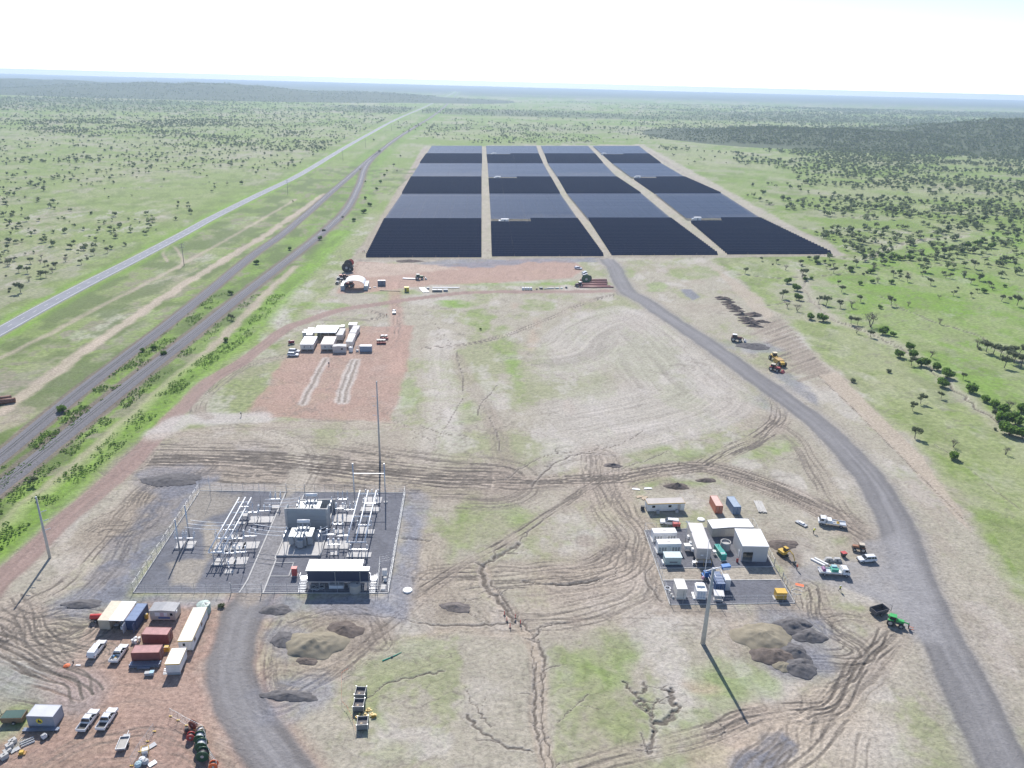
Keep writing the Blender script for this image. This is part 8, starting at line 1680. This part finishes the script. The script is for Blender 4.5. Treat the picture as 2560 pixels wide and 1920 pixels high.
# ================================================================== TREES
def leaf_material(name, c0, c1):
    m = bpy.data.materials.new(name); m.use_nodes = True; n, l = m.node_tree.nodes, m.node_tree.links; b = n['Principled BSDF']
    b.inputs['Roughness'].default_value = 0.7; b.inputs['Specular IOR Level'].default_value = 0.2
    oi = n.new('ShaderNodeObjectInfo'); tc = n.new('ShaderNodeTexCoord'); no = n.new('ShaderNodeTexNoise'); no.inputs['Scale'].default_value = 0.9; l.new(tc.outputs['Object'], no.inputs['Vector'])
    ad = n.new('ShaderNodeMath'); ad.operation = 'MULTIPLY_ADD'; l.new(oi.outputs['Random'], ad.inputs[0]); ad.inputs[1].default_value = 0.5; l.new(no.outputs['Fac'], ad.inputs[2])
    sb = n.new('ShaderNodeMath'); sb.operation = 'SUBTRACT'; l.new(ad.outputs[0], sb.inputs[0]); sb.inputs[1].default_value = 0.25; sb.use_clamp = True
    mx = n.new('ShaderNodeMix'); mx.data_type = 'RGBA'; l.new(sb.outputs[0], mx.inputs['Factor']); mx.inputs[6].default_value = (*c0, 1); mx.inputs[7].default_value = (*c1, 1); l.new(mx.outputs[2], b.inputs['Base Color'])
    tr = n.new('ShaderNodeBsdfTranslucent'); l.new(mx.outputs[2], tr.inputs['Color']); ms = n.new('ShaderNodeMixShader'); ms.inputs[0].default_value = 0.5
    l.new(b.outputs[0], ms.inputs[1]); l.new(tr.outputs[0], ms.inputs[2]); l.new(ms.outputs[0], n['Material Output'].inputs['Surface'])
    return m
LEAFG = leaf_material('leaf_green', (0.115, 0.215, 0.035), (0.19, 0.305, 0.065)); LEAFK = leaf_material('leaf_greygreen', (0.12, 0.15, 0.075), (0.19, 0.22, 0.13)); TWIG = leaf_material('twig_grey', (0.12, 0.105, 0.095), (0.20, 0.18, 0.16))
LEAFM = leaf_material('leaf_scrub', (0.125, 0.165, 0.07), (0.20, 0.24, 0.12)); BARK = mat('bark', (0.15, 0.125, 0.11), 0.95, 0, 0.3, 3)
def tree_proto(kind, seed):
    rnd = random.Random(seed); tr = MB(); leaves = MB()
    H = {'bush': 3.6, 'gum': 6.5, 'bare': 5.5, 'shrub': 2.0}[kind]
    clumps = []
    stems = 1 if kind in ('gum',) else 3
    for s in range(stems):
        a = rnd.uniform(0, 6.28); lean = 0.12 if kind == 'gum' else 0.45; h0 = H*{'gum': 0.36, 'bare': 0.35, 'bush': 0.2, 'shrub': 0.12}[kind]
        base = Vector((rnd.uniform(-0.15, 0.15), rnd.uniform(-0.15, 0.15), -0.1)); fork = Vector((math.cos(a)*lean*h0, math.sin(a)*lean*h0, h0))
        tr.tube(base, fork, H*0.03, H*0.02, 6)
        for k in range(rnd.randint(4, 6) if stems == 1 else 3):
            b = rnd.uniform(0, 6.28); up = rnd.uniform(0.5, 1.0); tip = fork+Vector((math.cos(b)*H*rnd.uniform(0.15, 0.38), math.sin(b)*H*rnd.uniform(0.15, 0.38), H*0.45*up))
            tr.tube(fork, tip, H*0.014, H*0.006, 5); clumps.append(tip)
            for j in range(3 if kind == 'bare' else 1):
                c = rnd.uniform(0, 6.28); t2 = fork.lerp(tip, rnd.uniform(0.5, 0.8))+Vector((math.cos(c)*H*0.14, math.sin(c)*H*0.14, H*rnd.uniform(0.02, 0.15))); tr.tube(fork.lerp(tip, 0.5), t2, H*0.007, H*0.003, 4); clumps.append(t2)
    nl = {'bush': 850, 'gum': 620, 'bare': 220, 'shrub': 320}[kind]; sz = {'bush': 0.30, 'gum': 0.30, 'bare': 0.16, 'shrub': 0.22}[kind]
    for i in range(nl):
        c = rnd.choice(clumps).copy(); c.z *= rnd.uniform(0.62, 1.0) if kind in ('bush', 'shrub') else rnd.uniform(0.85, 1.0); R_ = H*{'bush': 0.20, 'gum': 0.15, 'bare': 0.16, 'shrub': 0.25}[kind]
        d = Vector((rnd.gauss(0, 1), rnd.gauss(0, 1), rnd.gauss(0, 0.65))); d = d.normalized()*R_*rnd.random()**0.45
        p = c+d; p.z = max(p.z, H*0.18)
        n = Vector((rnd.gauss(0, 1), rnd.gauss(0, 1), rnd.gauss(1.1, 0.9))).normalized(); u = n.orthogonal().normalized(); w = n.cross(u); s = sz*rnd.uniform(0.6, 1.4)
        leaves.add([p-u*s-w*s*0.5, p+u*s-w*s*0.3, p+u*s*0.6+w*s*0.6, p-u*s*0.7+w*s*0.5], [(0, 1, 2, 3)])
    def mk(mb, nm, m):
        me = bpy.data.meshes.new(nm); me.from_pydata(mb.v, [], mb.f); me.update(); me.materials.append(m); return me
    return mk(tr, 'trunk', BARK), mk(leaves, 'crown', {'bush': LEAFG, 'gum': LEAFK, 'bare': TWIG, 'shrub': LEAFK}[kind]), H
PROTO = {k: [tree_proto(k, 30+7*i+len(k)) for i in range(3)] for k in ('bush', 'gum', 'bare', 'shrub')}
KNAME = {'bush': 'round_bush_tree', 'gum': 'gum_tree', 'bare': 'bare_tree', 'shrub': 'low_shrub'}
def plant(kind, x, y, h, label, group):
    tm, cm, H = random.choice(PROTO[kind]); s = h/H
    t = thing(KNAME[kind], label, 'tree' if kind != 'shrub' else 'shrub', (x, y, float(terrain(np.array([x]), np.array([y]))[0]) if y > 1300 else 0.0), random.uniform(0, 6.28), group); t.scale = (s*random.uniform(0.9, 1.15), s*random.uniform(0.9, 1.15), s)
    for nm, me in (('trunk', tm), ('crown', cm)):
        o = bpy.data.objects.new(nm, me); SC.collection.objects.link(o); o.parent = t
n_tree = 0
# creek-side trees read one by one from the photograph: kind, pixel (2212 scale), height
CRK = [('bush',1700,612,5),('gum',1732,598,7),('bush',1722,628,5.5),('bush',1726,648,5),('gum',1690,645,6),('bare',1722,672,5),('bush',1750,690,4.5),('bush',1778,694,5.5),('gum',1785,660,6.5),('gum',1768,655,5),('bush',1740,606,3.5),('bare',1700,665,4),
       ('gum',1838,700,5.5),('gum',1852,702,5),('bare',1880,706,9),('bare',1850,720,4.5),('bush',1906,722,5.5),('gum',1880,728,4.5),('bush',1930,726,3),('bush',1945,772,5),('bush',1968,756,5),('bush',1975,772,5),('bush',1990,790,5.5),('gum',1968,790,4.5),('bare',2010,772,4.5),('bush',2025,800,5),('bush',2045,816,5.5),('bush',2035,836,5),('bush',2095,848,5.5),('gum',2080,820,3.5),
       ('bush',2125,868,4),('bush',2145,880,4.5),('bush',2165,892,4.5),('bare',2180,885,5),('bush',2205,890,4.5),('bush',2170,915,6),('bush',2195,920,6.5),('bush',2180,940,6),('bush',2210,945,6),('gum',2150,905,4),
       ('bush',1905,556,5),('bush',1925,560,6),('bush',1945,562,5),('bush',1965,562,5.5),('gum',1850,575,5.5),('gum',1865,560,5),('bush',1835,585,5),('gum',1800,590,5),('bush',2110,530,7),('bush',2090,535,6),('bush',2060,538,5),('bush',2140,536,6),('gum',2160,530,6),('gum',2040,548,6),('bush',1880,590,4.5),
       ('gum',1990,560,6.5),('gum',2105,580,7),('gum',1930,598,5),('bare',1960,600,4),('gum',2010,615,5),('gum',1925,660,6.5),('bare',1840,665,5),('gum',1815,665,5),('gum',2130,760,7),('gum',2145,765,7),('gum',2160,770,7),('gum',2175,772,7),('gum',2190,785,7.5),('gum',2205,795,7.5),('gum',2170,795,6.5),('gum',2200,770,7),('bare',2110,750,5),('gum',2197,660,7.5),('shrub',2115,755,2),('shrub',2060,808,1.8),('bare',2030,700,4),
       ('gum',45,632,7),('gum',60,590,5),('gum',120,580,4.5),('gum',20,570,4),('bare',90,560,4),('gum',500,690,3.0),('bush',487,738,3.0),('bush',554,570,4),('bush',500,636,3.2),('bush',137,890,3.6),('bush',332,755,2.8),('bush',355,768,3.0),('bush',308,760,2.2),('bush',690,518,4),('shrub',700,500,3),('bush',625,540,3.5),('gum',505,692,3.2),('bush',1038,712,1.4),('shrub',478,1312,1.4),('bush',765,478,4),('bush',785,460,5),('bush',800,445,4.5),('bush',790,430,4),('bush',815,410,4),('bush',822,395,4.5),('bush',830,380,4),('gum',850,360,5),('shrub',740,470,2),('gum',72,1050,3.2)]
for kind, x, y, h in CRK:
    p = D(x, y); g = 'creek' if x > 1500 else 'railway'
    lab = {'bush': 'rounded bright green tree', 'gum': 'grey-green open-crowned tree', 'bare': 'bare twiggy grey tree', 'shrub': 'low grey-green shrub'}[kind]+(' along the dry creek on the green flats' if x > 1500 else ' near the railway and camp side')
    plant(kind, p.x, p.y, h, lab, lab+'s'); n_tree += 1
# scattered trees: where they may stand
SITEP = np.array([tuple(p) for p in SITE]); HWA = np.array([tuple(p) for p in smooth_line(HWY, 3)]); RBA = np.array([tuple(p) for p in smooth_line(RAIL_B, 3)])
def inside(poly, x, y):
    r = np.zeros(len(x), bool)
    for a, b in zip(poly, np.roll(poly, -1, 0)): r ^= ((a[1] > y) != (b[1] > y)) & (x < (b[0]-a[0])*(y-a[1])/(b[1]-a[1]+1e-12)+a[0])
    return r
def line_x(P, y): return np.interp(y, P[:, 1], P[:, 0])
SOLQ = np.array([tuple(D(*q).to_2d()) for q in ((745, 585), (905, 312), (1400, 308), (1850, 556))])
def density(x, y):
    hx, rx = line_x(HWA, y), line_x(RBA, y)
    d = np.zeros(len(x)); tanx = x/np.maximum(y, 1)
    n1 = fbm(x/120, y/120, 41, 4); n2 = fbm(x/420+7, y/300, 42, 4)
    left = x < hx-24
    d = np.where(left, (1/95.)*(0.12+sstep(0.36, 0.60, n1))*(0.4+1.2*sstep(0.42, 0.6, n2))*np.where(y < 420, 1.2, 1.0), d)
    right = (x > rx+40)
    dr = (1/520.)*sstep(0.42, 0.62, n1)
    wood = sstep(0.30, 0.42, tanx)*sstep(430, 620, y)*sstep(0.30, 0.44, n1+0.25*(n2-0.5)); dr = dr+wood/75.; dr = dr+sstep(0.1, 0.2, tanx)*sstep(1150, 1500, y)*sstep(0.36, 0.5, n1)/150.
    edge = sstep(1480, 1560, y)*sstep(2600, 2000, y); dr = dr+edge/260.*sstep(0.38, 0.55, n1)
    flats = (tanx > 0.12) & (y < 1500) & (tanx < 0.30-0.00002*y); dr = np.where(flats, dr*0.15, dr)
    hz = terrain(x, y); d = np.where(right, dr, d); d = d+sstep(1, 8, hz)/np.where(y > 3000, 420., 60.)*sstep(0.2, 0.42, n1)
    d = np.where((~left) & (~right), 0.00012*(y > 700), d)
    belt_ = sstep(0.5, 0.6, fbm(x/1500+3, y/520, 9, 4))*sstep(1700, 2600, y); d = np.maximum(d, belt_/240.)
    d = np.where((y > 2600) & (belt_ < 0.3), d*0.5, d); d = np.where(y > 3600, d*0.6, d)
    d[inside(SITEP, x, y) | inside(SOLQ, x, y)] = 0
    d[(x > hx-24) & (x < hx+22)] = 0; d[(y < 520) & (x > hx) & (tanx < 0.2)] = 0
    return d
cand = []
for y0, y1, k in ((230, 700, 1), (700, 1300, 1), (1300, 2200, 1), (2200, 3400, 1), (3400, 5600, 1)):
    wmax = 0.70*y1+60; cell = 50. if y1 < 2300 else 220.; n = int((y1-y0)*2*wmax/cell)
    x, y = RNG.uniform(-wmax, wmax, n), RNG.uniform(y0, y1, n); ok = np.abs(x) < 0.70*y+60; x, y = x[ok], y[ok]
    dn = density(x, y)*cell; ok = RNG.random(len(x)) < dn; cand.append(np.stack([x[ok], y[ok]], 1))
cand = np.concatenate(cand); cand = cand[np.argsort(np.hypot(cand[:, 0], cand[:, 1]))]
N_IND = 300-len(CRK)
for x, y in cand[:N_IND]:
    left = x < line_x(HWA, np.array([y]))[0]
    kind = random.choices(('gum', 'shrub', 'bare', 'bush'), (5, 3, 3, 0.6) if left else (5, 2, 2, 1.5))[0]; h = {'gum': random.uniform(3.2, 5.2), 'shrub': random.uniform(1.4, 2.4), 'bare': random.uniform(2.5, 4.2), 'bush': random.uniform(2.5, 4)}[kind]
    lab = {'bush': 'small round green tree', 'gum': 'small grey-green open tree', 'bare': 'small bare grey tree', 'shrub': 'low scrubby shrub'}[kind]+(' scattered on the dry plain beyond the highway' if left else ' scattered on the green flats')
    plant(kind, x, y, h, lab, lab+'s')
far_t = cand[N_IND:]; N_F = len(far_t)
def tuft_field(name, pts, label, mleaf, q, hs):
    """far trees: each a stem and a handful of leaf clumps, one mesh"""
    n = len(pts); z = terrain(pts[:, 0], pts[:, 1]); h = RNG.uniform(hs[0], hs[1], n)*np.where(pts[:, 0] > 0.26*pts[:, 1], 1.3, 1.0)
    tot = n*q; ti = np.repeat(np.arange(n), q); hh = h[ti]
    d = RNG.normal(size=(tot, 3)); d /= np.linalg.norm(d, axis=1)[:, None]; d *= (RNG.random(tot)**0.5)[:, None]
    c = np.stack([pts[ti, 0]+d[:, 0]*hh*0.48, pts[ti, 1]+d[:, 1]*hh*0.48, z[ti]+hh*0.62+d[:, 2]*hh*0.30], 1)
    nrm = RNG.normal(size=(tot, 3)); nrm[:, 2] += 1.6; nrm /= np.linalg.norm(nrm, axis=1)[:, None]
    u = np.cross(nrm, RNG.normal(size=(tot, 3))); u /= np.linalg.norm(u, axis=1)[:, None]; w = np.cross(nrm, u)
    s = (hh*RNG.uniform(0.13, 0.26, tot)*(1.6 if q < 12 else 1.0))[:, None]
    V = np.stack([c-u*s-w*s*0.6, c+u*s-w*s*0.5, c+u*s*0.7+w*s*0.7, c-u*s*0.6+w*s*0.8], 1).reshape(-1, 3); F = np.arange(tot*4).reshape(-1, 4)
    b = np.stack([pts[:, 0], pts[:, 1], z-0.3], 1); r = h*0.03; st = []
    for k in range(3): a = 2.094*k; st.append(b+np.stack([r*math.cos(a), r*math.sin(a), 0*r], 1))
    top = b+np.stack([0*r, 0*r, h*0.7], 1); VS = np.stack(st+[top], 1).reshape(-1, 3); o0 = len(V); base = o0+np.arange(n)[:, None]*4
    FS = np.concatenate([base+np.array([[0, 1, 3]]), base+np.array([[1, 2, 3]]), base+np.array([[2, 0, 3]])])
    me = bpy.data.meshes.new(name); AV = np.concatenate([V, VS]).astype(np.float32); me.vertices.add(len(AV)); me.vertices.foreach_set('co', AV.ravel())
    loops = np.concatenate([F.ravel(), FS.ravel()]).astype(np.int32); me.loops.add(len(loops)); me.loops.foreach_set('vertex_index', loops)
    ls = np.concatenate([np.arange(len(F))*4, len(F)*4+np.arange(len(FS))*3]).astype(np.int32); me.polygons.add(len(ls)); me.polygons.foreach_set('loop_start', ls); me.update(calc_edges=True)
    me.materials.append(mleaf); o = bpy.data.objects.new(name, me); SC.collection.objects.link(o); return tag(o, label, 'trees', kind='stuff')
mid = far_t[far_t[:, 1] < 2200]; rest = far_t[far_t[:, 1] >= 2200]
print('mid all', len(mid)); mid = mid[np.sort(RNG.permutation(len(mid))[:19000])]; rest = rest[RNG.permutation(len(rest))[:24000]]; print('trees', n_tree, N_IND, len(mid), len(rest))
tuft_field('scattered_scrub', mid, 'scattered grey-green scrub trees over the plains', LEAFM, 11, (1.6, 4.4))
tuft_field('far_woodland', rest, 'far blue-grey woodland belts toward the horizon', LEAFM, 6, (3.5, 6.5))
# low green weeds on the railway and verge banks
def weeds(line, w, n, label, seed, ymax=420):
    rg = np.random.default_rng(seed); P_ = np.array([tuple(p) for p in smooth_line(line, 6)]); a = rg.integers(0, len(P_)-1, n*4); t = rg.random(n*4)[:, None]
    p = P_[a]*(1-t)+P_[a+1]*t; d = P_[a+1]-P_[a]; ln = np.linalg.norm(d, axis=1)[:, None]+1e-9; nn = np.stack([d[:, 1], -d[:, 0]], 1)/ln
    off = rg.uniform(w[0], w[1], n*4)[:, None]; p = p+nn*off; ok = (p[:, 1] < ymax) & (fbm(p[:, 0]/6, p[:, 1]/6, seed, 3) > 0.5); p = p[ok][:n]
    o = tuft_field('verge_weeds', p, label, LEAFG, 6, (0.35, 0.8)); return o
weeds(RAIL_A, (4.0, 13), 1800, 'low green weeds between the two railway tracks', 3); weeds(RAIL_B, (4.5, 10), 1200, 'low green weeds on the bank below the siding', 4); weeds(VERGE, (-4, 4), 1400, 'low green weeds along the site boundary verge', 5)

# ================================================================== HAZE
hb = MB().box(-46000, 46000, -1500, 21500, -3.0, CAM_H+4)
hm = bpy.data.materials.new('haze_air'); hm.use_nodes = True
hn, hl_ = hm.node_tree.nodes, hm.node_tree.links
hn.remove(hn['Principled BSDF'])
pv = hn.new('ShaderNodeVolumePrincipled'); pv.inputs['Color'].default_value = (0.60, 0.74, 0.95, 1)
pv.inputs['Density'].default_value = 0.0001; pv.inputs['Anisotropy'].default_value = 0.2
hl_.new(pv.outputs['Volume'], hn['Material Output'].inputs['Volume'])
ho = hb.build('haze', hm); tag(ho, 'thin bluish haze hanging over the whole plain', 'haze', kind='stuff')
